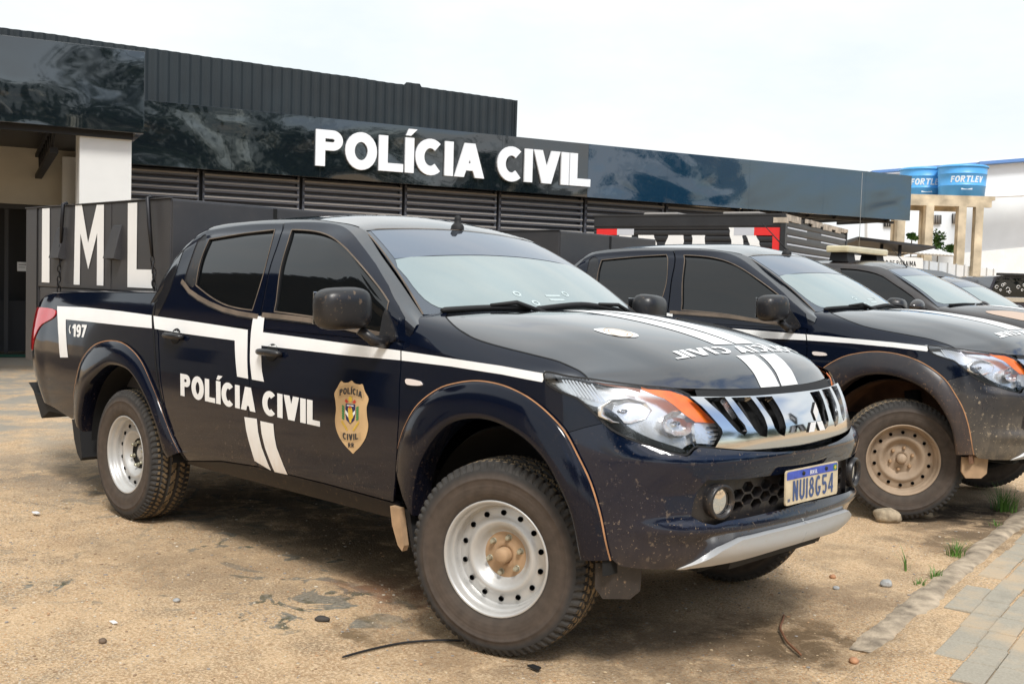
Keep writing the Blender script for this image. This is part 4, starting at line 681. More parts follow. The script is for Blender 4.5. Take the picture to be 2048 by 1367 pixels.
def make_pickup():
    root = empty('pickup_truck', (0,0,0))
    # ---- outlines on the side shell
    bseam = O['bump_seam']; arcF = lerp_arc(O['arcF'], 3); arcR = lerp_arc([(-3.74,.50)]+O['arcR'], 3)
    sb = [(-1.690,1.16)]+[tuple(p) for p in O['seam_b'][1:] if p[1] < 1.14]+[(-1.652,.486)]
    sf = [(-.597,1.16)]+[tuple(p) for p in O['seam_f'][2:]]
    sr = [(-2.735,1.16)]+[tuple(p) for p in O['seam_r'][1:] if p[1] < 1.15]
    body = MB()
    # bed side
    gb = O['gap_bed']
    bed = [(-4.22,1.268),(-3.63,1.289),(-3.19,1.300),(-2.762,1.308)]+[tuple(p) for p in gb[1:]]+[tuple(p) for p in arcR[::-1]]+[(-3.80,.49),(-4.10,.533),(-4.44,.557),(-4.60,.575),(-4.615,.70),(-4.615,.85),(-4.60,1.08),(-4.55,1.16),(-4.42,1.215),(-4.34,1.25)]
    bed = [tuple(p) for p in bed]
    patch(body, S, 1, [dens(inset(bed, .003), .04)], M['paint'], h=(.05,.04), flange=.014)
    ribbon(body, S, 1, [(p[0]+.008, p[1]) for p in O['gap_bed']], .012, M['gap'], off=.0015)
    # bed rail cap and inner wall
    rail = dens([(-4.34,1.252),(-4.22,1.268),(-3.63,1.289),(-3.19,1.300),(-2.78,1.308)], .06, False)
    U = np.array([p[0] for p in rail]); W = np.array([p[1] for p in rail]); P = S(U, W)
    rows = [P, P+[[0,.012,.008]], P+[[0,.07,.010]], P+[[0,.075,-.01]], P+[[0,.075,-.45]]]; n = len(rail)
    body.add(np.concatenate(rows), [(r*n+i, r*n+i+1, (r+1)*n+i+1, (r+1)*n+i) for r in range(4) for i in range(n-1)], M['paint'], None, True)
    # strip of cab between the bed gap and the rear door
    strip = [(-2.755,1.16)]+[(p[0]+.010, p[1]) for p in gb if p[1] < 1.15]+[tuple(p) for p in sr[::-1]]
    patch(body, S, 1, [dens([tuple(p) for p in gb if 0]+[(gb_[0]+.012, gb_[1]) for gb_ in [(-2.775,1.16)]+[g for g in gb if g[1] < 1.15]]+[(p[0]-.004, p[1]) for p in sr[::-1]], .04)], M['paint'], h=(.05,.04), flange=.01)
    # sill
    sill = [tuple(p) for p in O['sill_up']]+[(-.60,.482),(-.60,.426)]+[tuple(p) for p in O['sill_lo'][::-1]]
    patch(body, S, 1, [dens([(x, z_-.004) for x, z_ in O['sill_up']]+[(-.585,.475),(-.585,.405),(-2.40,.395)], .05)], M['sill'], h=(.08,.03), flange=.03)
    # fender, side part
    us = np.linspace(0.12, 3.35, 26); T = Hd(us, np.full(26, 7.)); top = [(s_at(float(p[0]), float(p[2])), float(p[2])) for p in T]
    top = [(-.592,1.165)]+[p for p in top if p[0] > -.57 and p[0] < .19]
    hl = [tuple(p) for p in O['hl']]
    arc_hi = [tuple(p) for p in arcF if p[1] > .60 and not (p[0] > .2 and p[1] < .8908)]
    fend = top+[(.205,1.066),(.2284,1.0597)]+hl[28:23:-1]+[tuple(bseam[2]), tuple(bseam[1]), tuple(bseam[0])]+arc_hi[::-1]+[(-.590,.60),(-.603,.44),(-.612,.48)]+[(p[0]+.004, p[1]) for p in sf[::-1][1:-1]]
    patch(body, S, 1, [dens(fend, .035)], M['paint'], h=(.04,.03), flange=.0)
    # fender, top part
    sm = [tuple(p) for p in O['hood_seam']]
    smo = [(0,3.4)]+[(u, v+.07) for u, v in sm]+[(5.75,5.9),(6.0,5.3)]
    patch(body, Hd, -1, [dens([(0,7.),(3.35,7.),(4.2,7.0),(6.,7.)]+smo[::-1], (.2,.4))], M['paint'], h=(.16,.30), flange=.01)
    # cab frame : greenhouse minus doors and windscreen
    dtr = [(-2.722,0.0),(-2.66,1.2),(-2.625,2.6),(-2.63,3.98)]+[tuple(p) for p in O['door_top_r'][4::-1]]
    dtr = [(-2.735,0.0),(-2.665,1.3),(-2.64,2.6),(-2.640,3.9),(-2.605,4.42),(-2.50,4.58)]+P_('dtr')[::-1]
    sbg = [(-1.7733,4.0),(-1.735,2.6),(-1.7206,1.40),(-1.712,.54),(-1.690,0.)]
    dtf = [(-.597,0.0),(-.598,1.9),(-.625,3.6),(-.70,4.12),(-.828,4.50)]+P_('dtf')
    door_r_up = dtr+sbg
    door_f_up = dtf+[(x+.003, v) for x, v in sbg]
    wsh = [(-.43,5.55),(-.60,5.55),(-.8,5.5),(-1.0,5.5),(-1.12,5.5),(-1.205,5.7),(-1.205,6.5),(-1.185,7.2),(-1.17,8.01),(-.43,8.01)]
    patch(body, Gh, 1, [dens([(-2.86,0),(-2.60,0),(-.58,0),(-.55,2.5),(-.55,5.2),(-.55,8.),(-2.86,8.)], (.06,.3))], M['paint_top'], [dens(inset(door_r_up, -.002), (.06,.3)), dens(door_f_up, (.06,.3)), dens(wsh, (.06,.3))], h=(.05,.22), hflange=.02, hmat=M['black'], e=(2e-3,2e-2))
    # cab back wall
    bw = MB(); bw.box(-2.74,-2.64,-.60,.60,1.0,1.56,M['glass'],.02)
    # underbody
    ub = MB(); ub.box(-4.3,.45,-.62,.62,.46,.60,M['dark'],.03); ub.box(-2.4,-.55,-.80,.80,.42,.50,M['dark'],.02)
    for sy in (-.42,.42): ub.box(-4.3,.60,sy-.05,sy+.05,.40,.50,M['dark'],.01)
    ub.box(-4.45,-2.78,-.74,.74,.62,.70,M['dark']); ub.box(-2.80,-2.77,-.76,.76,.55,1.28,M['paint'])
    ub.tube([(-3,-.7,.37),(-3,.7,.37)], .045, M['dark'], 12); ub.tube([(0,-.66,.36),(0,.66,.36)], .03, M['dark'], 10)
    ub.lathe([(-.12,.05),(-.10,.13),(0,.16),(.10,.13),(.12,.05)], M['dark'], 20); nv = 20*5
    ub.v[-nv:] = [(x-3, y, z+.37) for x, y, z in ub.v[-nv:]]
    # front suspension seen below the bumper
    for sy in (-1, 1):
        ub.tube([(.1,sy*.25,.34),(.02,sy*.62,.30)], .03, M['dark'], 8); ub.tube([(-.25,sy*.3,.36),(.0,sy*.62,.30)], .03, M['dark'], 8)
        ub.tube([(.05,sy*.50,.30),(.0,sy*.52,.78)], .05, M['dark'], 10)
    ub.box(.30,.62,-.42,.42,.36,.47,M['dark'],.03)
    bo = body.both(); body_o = bo.build('body', root); ub.build('chassis', root); bw.build('rear_window', root)
    # wheel housings
    for cx, r_ in ((0., .47), (-3.0, .50)):
        lm = MB(); lm.lathe([(-(.80 if cx == 0 else .86),r_),(-.78,r_+.01),(-.48,r_),(-.48,.05)], M['dark'], 36, a0=R(0), a1=R(180)); lm.v = [(x+cx, y, z+.39) for x, y, z in lm.v]
        part(root, 'wheel_housing', lm, sep=True)
    # ---- doors
    win_r = smooth_poly(O['win_r'], 3); win_f = [tuple(p) for p in O['win_f']]
    win_f = [(-1.692,4.02),(-1.50,4.05),(-1.38,3.95),(-1.27,3.72),(-1.12,3.72),(-.968,3.98),(-.85,3.95),(-.765,3.3),(-.745,2.2),(-.745,.62),(-.99,.55),(-1.266,.56),(-1.597,.60),(-1.625,1.9)]
    win_f = P_('winf_top')+[(-.745,2.6),(-.745,.62),(-.99,.55),(-1.266,.56),(-1.597,.60),(-1.60,.9)]
    win_r_old = [(-2.44,3.0),(-2.38,3.55),(-2.2,3.75),(-1.844,3.95),(-1.80,2.6),(-1.775,1.6),(-1.785,.59),(-1.9222,.6225),(-2.0657,.7288),(-2.2246,.9854),(-2.33,1.22),(-2.4,1.6),(-2.425,2.2)]
    win_r = P_('winr_all'); win_q_old = [(-2.46,3.1),(-2.52,3.15),(-2.565,2.6),(-2.555,1.8),(-2.47,1.33),(-2.41,1.42),(-2.435,2.2)]
    win_q = inset(P_('quart'), .006)
    def door(side_outline, up, wins, mould, hpos, stripes, name):
        d = MB(); patch(d, S, 1, [dens(inset(side_outline, .0028), .04)], M['paint'], h=(.05,.04), flange=.012)
        patch(d, Gh, 1, [dens([(x, max(v, .0)) for x, v in inset(up, .004)], (.05,.25))], M['paint'], [dens(w, (.04,.2)) for w in wins], h=(.05,.2), flange=.012, hflange=.014, hmat=M['black'], e=(2e-3,2e-2))
        dr = part(root, name, d, sep=True)
        for sgn_i, dobj in enumerate(dr):
            mm = (lambda q: q) if sgn_i == 0 else (lambda q: q.mirrored())
            for k_, w in enumerate(wins):
                g = MB(); q = k_ == 1
                patch(g, Gh, 1, [dens(inset(w, -.006), (.05,.25))], M['plastic'] if q else M['glass'], h=(.06,.25), off=-.004 if q else -.010, e=(2e-3,2e-2))
                mm(g).build('quarter_panel' if q else 'window', dobj)
                if not q:
                    rb = MB(); wl_ = list(w)+[w[0]]; ribbon(rb, Gh, 1, list(w)+[w[0]], .007, M['trim'], off=.0015); mm(rb).build('window_seal', dobj)
            if mould:
                mo = MB(); ribbon(mo, Gh, 1, mould, .024, M['trim'], off=.006, h=(.03,.1)); ribbon(mo, Gh, 1, [(x, v-.09) for x, v in mould], .010, M['plastic'], off=.004, h=(.03,.1)); mm(mo).build('belt_moulding', dobj)
            # handle: cup and bar
            hx, hz = hpos; hb = MB(); P, N = surf_norm(S, np.array([hx]), np.array([hz]), 1); P = P[0]; ty = (S([hx],[hz+.01])-S([hx],[hz-.01]))[0]; ty = Vector(ty).normalized(); nn = Vector(N[0])
            cup = [(hx+.052*math.cos(t)+.004, hz+.004+.042*math.sin(t)) for t in np.linspace(0, 2*math.pi, 25)[:-1]]
            patch(hb, S, 1, [cup], M['dark'], h=(.02,.02), off=.0022)
            path = [(-.088,.002),(-.080,.022),(-.045,.034),(.0,.037),(.045,.034),(.082,.024),(.092,.004)]
            hb.tube([Vector(P)+Vector((1,0,0))*a+nn*b for a, b in path], [.012,.015,.0165,.017,.0165,.015,.012], M['plastic'], 10)
            mm(hb).build('handle', dobj)
            for s_ in stripes:
                st = MB(); nmx, polys, mt = s_
                for pl in polys: patch(st, S, 1, [dens(pl, .03)], mt, h=(.05,.03), off=.0022)
                mm(st).build(nmx, dobj)
        return dr
    d_r = [(-2.727,1.16)]+[(p[0]+.004, p[1]) for p in sr[1:]]+[tuple(p) for p in O['sill_up'][1:2]]+[(-1.652,.489)]+[tuple(p) for p in sb[::-1][1:]]
    sfl = [tuple(p) for p in sf]
    d_f = [tuple(p) for p in sb]+[(-1.1,.489),(-.62,.482)]+sfl[::-1][1:]
    low_poly = P_('s_low1'); low2 = P_('s_low2')
    midx = -1.672
    def cut(poly, side):
        # part of a stripe on one side of the seam between the doors
        out = []
        sx = lambda z_: np.interp(z_, [.45,.55,.75,.9,1.0,1.16], [b_[0] for b_ in sorted([(q[0], q[1]) for q in [(-1.652,.45),(-1.665,.55),(-1.690,.75),(-1.697,.9),(-1.70,1.0),(-1.690,1.16)]], key=lambda q: q[1])])
        n = len(poly)
        D = dens(poly, .01); keep = [(max(p[0], sx(p[1])+.004) if side > 0 else min(p[0], sx(p[1])-.004), p[1]) for p in D]
        xs = [p[0] for p in keep]
        return keep
    door(d_r, door_r_up, [win_r, win_q], [(x, v-.05) for x, v in [(-2.55,1.62),(-2.44,1.20),(-2.33,.97),(-2.21,.78),(-2.06,.60),(-1.91,.50),(-1.72,.44)]], O['hnd_r'][0], [('stripe', [P_('s_rear')], M['decal'])], 'rear_door')
    drf = door(d_f, door_f_up, [win_f], [(-1.688,.46),(-1.26,.43),(-.92,.45),(-.73,.50)], O['hnd_f'][0], [('stripe', [P_('s_front')], M['decal'])], 'front_door')
    # stripes in the lower half, lettering and badge, right side
    ls = MB()
    for pl in (low_poly, low2): patch(ls, S, 1, [dens(pl, .03)], M['decal_low'], h=(.05,.03), off=.0022)
    part(root, 'stripe', ls, sep=True)
    sm_ = MB(); patch(sm_, S, 1, [dens(P_('s_bed'), .03)], M['decal'], h=(.05,.03), off=.0022); part(root, 'stripe', sm_, sep=True)
    sm_ = MB(); patch(sm_, S, 1, [dens(P_('s_fend'), .03)], M['decal'], h=(.05,.03), off=.0022); part(root, 'stripe', sm_, sep=True)
    dec = []
    tx = MB(); text_on(tx, S, 1, O['text_door'], 'POLÍCIA CIVIL', M['decal'], off=.0024, t=.25, W=.67, gap=.055, space=.30); dec.append(tx.build('door_lettering', root))
    tx = MB(); q197 = O['t197']; text_on(tx, S, 1, q197, '197', M['decal'], off=.0024, t=.24, W=.62, gap=.06)
    a_, b_, c_, d_ = [Vector(p) for p in q197]
    tx = MB(); xq = a_+(b_-a_)*.22; xt = d_+(c_-d_)*.22
    text_on(tx, S, 1, [xq, b_, c_, xt], '197', M['decal'], off=.0024, t=.24, W=.60, gap=.05)
    ph = [(a_+(b_-a_)*(.14+.09*math.cos(R(t)))+(d_-a_)*(.58+.32*math.sin(R(t)))) for t in range(110, 260, 12)]
    for st_ in stroke([tuple(p) for p in ph], .012): patch(tx, S, 1, [st_], M['decal'], off=.0024, h=(.05,.05))
    dec.append(tx.build('phone_number', root))
    bg = MB(); bp_ = [tuple(p) for p in O['badge']]; patch(bg, S, 1, [smooth_poly(bp_, 3)], M['gold'], h=(.05,.03), off=.0022)
    badge = bg.build('badge', root)
    qd = [Vector(p) for p in O['badge_q']]
    def bq(x, y): return tuple((qd[0]*(1-x)+qd[1]*x)*(1-y)+(qd[3]*(1-x)+qd[2]*x)*y)
    def bpoly(mb, pts, mt, off): patch(mb, S, 1, [[bq(*p) for p in pts]], mt, off=off, h=(.05,.05))
    def subq(x0, y0, x1, y1, dip=0): return [bq(x0,y0), bq(x1,y0-dip), bq(x1,y1-dip), bq(x0,y1)]
    b2 = MB()
    bpoly(b2, [(.14,.735),(.30,.775),(.5,.79),(.70,.775),(.86,.735),(.90,.80),(.86,.89),(.70,.925),(.5,.935),(.30,.925),(.14,.89),(.10,.80)], M['gold2'], .0032)
    b2.build('banner', badge); b2 = MB()
    bpoly(b2, [(.20,.30),(.35,.27),(.5,.265),(.65,.27),(.80,.30),(.80,.19),(.65,.165),(.5,.16),(.35,.165),(.20,.19)], M['gold2'], .0032)
    b2.build('banner', badge)
    b3 = MB(); cx_ = [(.13,.745),(.87,.745)]
    L_, W_ = text_polys('POLÍCIA', t=.22, W=.64, gap=.10); 
    def arcmap(p, x0, x1, y0, hh, bow):
        s_ = p[0]/W_; x = x0+(x1-x0)*s_; return bq(x, y0+bow*4*s_*(1-s_)+p[1]*hh)
    for polys in L_: patch(b3, S, 1, [[arcmap(p, .17, .84, .775, .085, .04) for p in poly] for poly in polys], M['ink'], off=.0045, h=(.05,.05))
    b3.build('lettering', badge); b3 = MB()
    L_, W_ = text_polys('CIVIL', t=.22, W=.64, gap=.10)
    for polys in L_: patch(b3, S, 1, [[arcmap(p, .27, .73, .205, .085, -.02) for p in poly] for poly in polys], M['ink'], off=.0045, h=(.05,.05))
    b3.build('lettering', badge); b3 = MB()
    L_, W_ = text_polys('RR', t=.22, W=.64, gap=.10)
    for polys in L_: patch(b3, S, 1, [[arcmap(p, .42, .60, .085, .062, 0) for p in poly] for poly in polys], M['ink'], off=.0045, h=(.05,.05))
    b3.build('lettering', badge)
    b4 = MB(); arms = [(.36,.68),(.64,.68),(.65,.55),(.62,.46),(.5,.405),(.38,.46),(.35,.55)]
    bpoly(b4, arms, M['navy'], .0034)
    bpoly(b4, [(.355,.60),(.50,.52),(.645,.60),(.645,.55),(.50,.46),(.355,.55)], M['decal'], .0042)
    bpoly(b4, [(.44,.62),(.50,.66),(.56,.62),(.60,.50),(.55,.47),(.53,.42),(.49,.43),(.45,.50)], M['yellow'], .0050)
    bpoly(b4, [(.40,.665),(.60,.665),(.60,.65),(.40,.65)], M['decal'], .0042); bpoly(b4, [(.47,.655),(.53,.655),(.52,.615),(.48,.615)], M['redp'], .0056)
    for sx in (-1, 1):
        for k_ in range(6):
            y_ = .64-.032*k_; bpoly(b4, [(.5+sx*.17,y_),(.5+sx*(.245-.002*k_),y_+.022),(.5+sx*.25,y_-.004),(.5+sx*.18,y_-.024)][::sx], M['green'], .0042)
        for k_ in range(5):
            an = R(200+k_*20); x_ = .5+sx*(.24-.035*k_); y_ = .43-.025*k_
            bpoly(b4, [(x_-.03,y_),(x_,y_-.02),(x_+.03,y_),(x_,y_+.02)], M['yellow'], .0042)
        bpoly(b4, [(.5+sx*.05,.705),(.5+sx*.13,.745),(.5+sx*.17,.715),(.5+sx*.12,.69)][::sx], M['redp'], .0042)
    bpoly(b4, [(.5+.055*math.cos(t), .745+.04*math.sin(t)) for t in np.linspace(0, 2*math.pi, 13)[:-1]], M['yellow'], .0048)
    b4.build('coat_of_arms', badge)
    dec.append(badge)
    # side repeater lamp
    sl = MB(); patch(sl, S, 1, [smooth_poly(O['lamp_s'], 3)], M['white_lens'], h=(.02,.02), off=.008, flange=.010); part(root, 'side_lamp', sl, sep=True)
    # flares
    for ar, lp in ((O['arcF'], O['lipF']), ([(-3.74,.47)]+O['arcR'], [(-3.60,.38)]+O['lipR'])):
        fm, dl = flare_mb(ar, lp, 0)
        for a in part(root, 'wheel_arch_flare', fm, sep=True): pass
        part(root, 'dust_line', dl, sep=True)
    # mud guards
    mg = MB(); mg.prism([(-.535,.47),(-.505,.47),(-.46,.30),(-.48,.30)], 1, -.87, -.62, M['black']); mg.prism([(-.600,.475),(-.540,.475),(-.505,.325),(-.515,.30),(-.545,.32),(-.585,.40)], 1, -.895, -.868, M['hub_tan'])
    part(root, 'mud_flap', mg, sep=True)
    mg = MB(); mg.prism([(-3.70,.50),(-3.60,.50),(-3.55,.28),(-3.57,.26),(-3.62,.30),(-3.665,.38)], 1, -.895, -.62, M['black']); part(root, 'mud_flap', mg, sep=True)
    # tail lamp
    tl = MB(); patch(tl, S, 1, [smooth_poly([(-4.42,1.167),(-4.20,1.170),(-4.07,1.1605),(-4.06,1.126),(-4.125,1.098),(-4.24,1.065),(-4.30,1.02),(-4.36,.955),(-4.42,.885),(-4.60,.885),(-4.615,.98),(-4.60,1.08),(-4.52,1.14)], 2)], M['red_lens'], h=(.04,.03), off=.007, flange=.012)
    part(root, 'tail_lamp', tl, sep=True)
    # rear step bumper end
    rb = MB(); rb.prism([(-4.50,.66),(-4.44,.64),(-4.28,.44),(-4.16,.50),(-3.80,.50),(-4.0,.56),(-4.40,.60)], 1, -.845, -.55, M['black']); part(root, 'rear_bumper', rb, sep=True)
    tg = MB(); tg.box(-4.52,-4.47,-.72,.72,.62,.78,M['paint'],.01); tg.build('rear_panel', root)
    # ---- hood
    hd = MB(); hood = [(.24,0)]+[tuple(p) for p in sm]+[(5.75,5.78),(6.0,5.15),(6.0,0)]
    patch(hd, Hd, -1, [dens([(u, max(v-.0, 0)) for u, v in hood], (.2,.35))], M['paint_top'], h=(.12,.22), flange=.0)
    # front return edge of the hood
    n = 24; vv = np.linspace(0, 5.15, n); P, N = surf_norm(Hd, np.full(n, 6.), vv, -1); Q = P+np.array([[-.02,0,-.012]]); hd.add(list(P)+list(Q), [(i, i+1, n+i+1, n+i) for i in range(n-1)], M['black'], None, True)
    hood_o = hd.both().build('hood', root)
    hg = MB(); ribbon(hg, Hd, -1, smooth_poly([(u, v+.03) for u, v in sm], 3, False), .006, M['gap'], off=.001); part(root, 'panel_gap', hg, sep=True)
    hs = MB()
    for k_ in ('h_str1a','h_str2a','h_str1b','h_str2b'):
        patch(hs, Hd, -1, [dens(P_(k_), (.2,.3))], M['decal'], h=(.2,.2), off=.002)
    # tidy real-world stripes: two bands either side of the centre
    for (u0, u1) in ((.30, 3.44), (4.08, 5.98)):
        for sg_ in (1, -1):
            hs = MB(); patch(hs, Hd, -1, [dens([(u0, sg_*.085), (u1, sg_*.035), (u1, sg_*.60), (u0, sg_*.62)], (.15,.2))], M['decal'], h=(.2,.2), off=.002); hs.build('stripe', hood_o)
    ht = MB(); L_, W_ = text_polys('POLÍCIA CIVIL', t=.20, W=.66, gap=.075, space=.32)
    
    def hmap(p): s_ = p[0]/W_; v = -1.95+3.92*s_; return (3.93-.05*abs(v)/2-p[1]*.36, v)
    for polys in L_: patch(ht, Hd, -1, [[hmap(p) for p in poly] for poly in polys], M['decal'], off=.0025, h=(.2,.2))
    ht.build('lettering', hood_o)
    ov = MB(); patch(ov, Hd, -1, [smooth_poly(O['h_oval'], 3)], M['decal'], off=.002, h=(.1,.1)); ov.build('round_emblem', hood_o)
    ov = MB(); cu, cv = 2.42, 1.87
    for rr_ in (.55, .80):
        for st_ in stroke([(cu+.30*rr_*math.cos(t), cv+.28*rr_*math.sin(t)) for t in np.linspace(0, 2*math.pi, 21)[:-1]], .018, True): patch(ov, Hd, -1, [st_], M['gold2'], off=.003, h=(1,1))
    ov.build('emblem_rings', hood_o)
    # cowl and wipers
    cw = MB(); patch(cw, Hd, -1, [dens([(-.15,0),(.235,0),(.235,3.9),(-.05,3.4),(-.2,3.0)], (.1,.3))], M['plastic'], h=(.1,.3), off=-.012); part(root, 'cowl', cw)
    # ---- windscreen
    ws = MB(); patch(ws, Ws, -1, [dens([(0,-1),(1,-1),(1,1),(0,1)], (.05,.05))], M['frit'], h=(.05,.08), off=.004, flange=.01)
    wso = ws.build('windscreen', root)
    wf = MB(); film = [(.56,-.955),(.585,-.65),(.597,-.2),(.597,.2),(.585,.65),(.56,.955),(.35,.965),(.19,.955),(.085,.92),(.035,.84),(.02,.6),(.015,0),(.02,-.6),(.035,-.84),(.085,-.92),(.19,-.955),(.35,-.965)]
    patch(wf, Ws, -1, [dens(smooth_poly(film, 2), (.05,.08))], M['wind'], h=(.05,.08), off=.0055); wf.build('tint_film', wso)
    wf = MB(); patch(wf, Ws, -1, [dens([(.57,-.955),(.597,-.65),(.609,-.2),(.609,.2),(.597,.65),(.57,.955),(.97,.955),(.975,-.955)], (.05,.08))], M['band'], h=(.05,.08), off=.0055); wf.build('shade_band', wso)
    stk = MB()
    for a0, b0 in ((.165,-.30),(.075,-.22),(.17,.15)):
        for st_ in stroke([(a0+.020*math.cos(t), b0+.024*math.sin(t)) for t in np.linspace(0, 2*math.pi, 13)[:-1]], .012, True): patch(stk, Ws, -1, [st_], M['sticker'], off=.0065, h=(1,1))
    for k_ in range(2): patch(stk, Ws, -1, [[(.10+.04*k_,-.07),(.10+.04*k_,.07),(.115+.04*k_,.07),(.115+.04*k_,-.07)]], M['sticker'], off=.0065, h=(1,1))
    stk.build('window_sticker', wso)
    wr = MB(); ribbon(wr, Ws, -1, dens([(0,-1.0),(1,-1.0)], .05, False), .008, M['trim'], off=.006); ribbon(wr, Ws, -1, dens([(1.0,-1),(1.0,1)], .05, False), .008, M['trim'], off=.006); ribbon(wr, Ws, -1, dens([(0,1.0),(1,1.0)], .05, False), .008, M['trim'], off=.006)
    wr.build('windscreen_seal', wso)
    for pts in ([(.012,-.90),(.022,-.6),(.012,-.30)], [(-.002,-.31),(.046,.16),(.014,.48),(-.005,.66)]):
        w_ = MB(); pp = smooth_poly(pts, 8, False); U = np.array([p[0] for p in pp]); Wv = np.array([p[1] for p in pp]); P, N = surf_norm(Ws, U, Wv, -1)
        w_.tube([tuple(q) for q in P+N*.016], [.007]+[.013]*(len(pp)-2)+[.006], M['black'], 8)
        m_ = len(pp)//2; arm = [P[-1]+N[-1]*.01+np.array([.06,.04,-.02]), P[int(m_*1.5)]+N[m_]*.045, P[m_]+N[m_]*.030]
        w_.tube([tuple(q) for q in arm], [.011,.010,.007], M['black'], 8); w_.build('wiper', root)
    # door mirrors
    mr = MB(); bm = bmesh.new(); bmesh.ops.create_cube(bm, size=1); bmesh.ops.subdivide_edges(bm, edges=bm.edges[:], cuts=7, use_grid_fill=True)
    for v in bm.verts:
        x, y, z = [2*c for c in v.co]; r_ = (abs(x)**3.6+abs(y)**3.6+abs(z)**3.6)**(1/3.6) or 1; x, y, z = x/r_, y/r_, z/r_
        tx_ = .5*(x+1)                        # back 0 .. front 1
        sc = 1-.20*tx_**2; v.co = Vector((x*.072, y*.128*sc-.0, z*.090*(1-.10*tx_**2)))
    for f in bm.faces: f.smooth = True
    mr._bm(bm, M['plastic'], True); mr.xf(Matrix.Translation((-.745,-1.045,1.292)) @ Matrix.Rotation(R(-10), 4, 'Z') @ Matrix.Rotation(R(3), 4, 'X'))
    mirs = part(root, 'door_mirror', mr, sep=True)
    for k_, mo in enumerate(mirs):
        mm = (lambda q: q) if k_ == 0 else (lambda q: q.mirrored())
        ma = MB(); ma.tube([(-.70,-.85,1.155),(-.705,-.92,1.16),(-.735,-.97,1.205)], [.028,.024,.022], M['plastic'], 12); mm(ma).build('mirror_arm', mo)
        mg_ = MB(); mg_.box(-.824,-.819,-1.145,-.945,1.225,1.358,M['chrome'],.002); mm(mg_).build('mirror_glass', mo)
        sa = MB(); patch(sa, Gh, 1, [smooth_poly([(-.755,3.1),(-.755,.55),(-.748,-.15),(-.70,-.35),(-.655,-.1),(-.650,.8),(-.69,2.1)], 3)], M['plastic'], h=(.03,.2), off=.010, flange=.012, e=(2e-3,2e-2)); mm(sa).build('mirror_base', mo)
    # roof antenna
    an = MB(); an.lathe([(0,.034),(.018,.033),(.030,.024),(.034,.016),(.05,.018),(.064,.016),(.072,.008),(.073,.0001)], M['black'], 16, 'z'); an.v = [(-1.20+x*1.1, y*.9, z+1.683) for x, y, z in an.v]; an.build('antenna_base', root)
    # roof seams
    rg = MB(); ribbon(rg, Gh, 1, smooth_poly([(-2.55,5.35),(-2.2,5.45),(-1.8,5.5),(-1.45,5.5),(-1.25,5.45)], 4, False), .006, M['gap'], off=.001, h=(.05,.2)); part(root, 'roof_seam', rg, sep=True)
    # ---- front end
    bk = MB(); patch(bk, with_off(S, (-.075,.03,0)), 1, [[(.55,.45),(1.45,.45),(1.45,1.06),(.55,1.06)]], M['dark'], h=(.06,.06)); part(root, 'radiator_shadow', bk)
    us_ = MB(); patch(us_, with_off(S, (-.012,0,0)), 1, [dens([(.92,1.012),(1.45,1.008),(1.45,1.048),(.92,1.050)], .05)], M['black'], h=(.05,.05)); part(root, 'grille_top_strip', us_)
    op = [tuple(p) for p in O['open']]; op[3] = (1.452,.740); op[4] = (1.452,.606)
    bp = MB()
    bumper = [tuple(bseam[0]), tuple(bseam[1]), tuple(bseam[2])]+hl[24:14:-1]+[(1.0331,.8416),(1.2047,.8279),(1.35,.822),(1.45,.820),(1.45,.5295),(1.3818,.5290),(1.19,.5271),(1.0146,.5197),(.9553,.5003),(.915,.4874),(.8715,.4592),(.8288,.438),(.7649,.4154),(.6488,.4159),(.5538,.4234)]+[tuple(p) for p in arcF[::-1] if p[0] > .34 and p[1] < .885]
    patch(bp, Sb, 1, [dens([((1.4515, q[1]) if p[0] > 1.44 else q) for p, q in zip(bumper, inset(bumper, .002))], .035)], M['bumper'], [dens(op[:3]+[(1.452,.740),(1.452,.606)]+op[5:], .035)], h=(.03,.022), flange=.0, hflange=.05)
    part(root, 'front_bumper', bp)
    fs = O['fog_split']; fc = O['fog_c'][0]
    fh = MB(); hous = [(.8524,.7461),(.9895,.7413),(.975,.68),(.955,.594),(.8887,.5844),(.8369,.5946),(.7932,.6181),(.8038,.6749),(.8271,.7208)]
    circ = [(fc[0]+.052*math.cos(t), fc[1]+.052*math.sin(t)) for t in np.linspace(0, 2*math.pi, 25)[:-1]]
    patch(fh, with_off(S, (-.006,0,0)), 1, [dens(inset(hous, -.006), .03)], M['plastic'], [circ], h=(.03,.03), flange=.02); part(root, 'fog_lamp_housing', fh, sep=True)
    P, N = surf_norm(S, np.array([fc[0]]), np.array([fc[1]]), 1); pc = Vector(P[0]); ax = (Vector(N[0])+Vector((.9,0,0))).normalized()
    Mx = Matrix.Translation(pc) @ ax.to_track_quat('Z','Y').to_matrix().to_4x4()
    fr_ = MB(); fr_.lathe([(-.05,.058),(-.01,.062),(.020,.064),(.026,.058),(.022,.050),(.010,.046)], M['plastic'], 32, 'z'); fr_.xf(Mx)
    fo = part(root, 'fog_lamp', fr_, sep=True)
    for k_, f_ in enumerate(fo):
        mm = (lambda q: q) if k_ == 0 else (lambda q: q.mirrored())
        g = MB(); g.lathe([(-.03,.0001),(-.028,.012),(-.012,.030),(.006,.046)], M['reflector'], 20, 'z', smooth=False); g.lathe([(-.02,.0001),(.000,.010),(-.02,.014)], M['chrome'], 10, 'z', smooth=False); g.xf(Mx); mm(g).build('reflector', f_)
        g = MB(); g.lathe([(.013,.0001),(.012,.02),(.008,.046)], M['clear'], 24, 'z'); g.xf(Mx); mm(g).build('lens', f_)
    # honeycomb
    hc = MB(); holes = []; rx, rz = .036, .026; region = [(.985,.733),(1.45,.733),(1.45,.612),(.965,.602)]
    holes = []
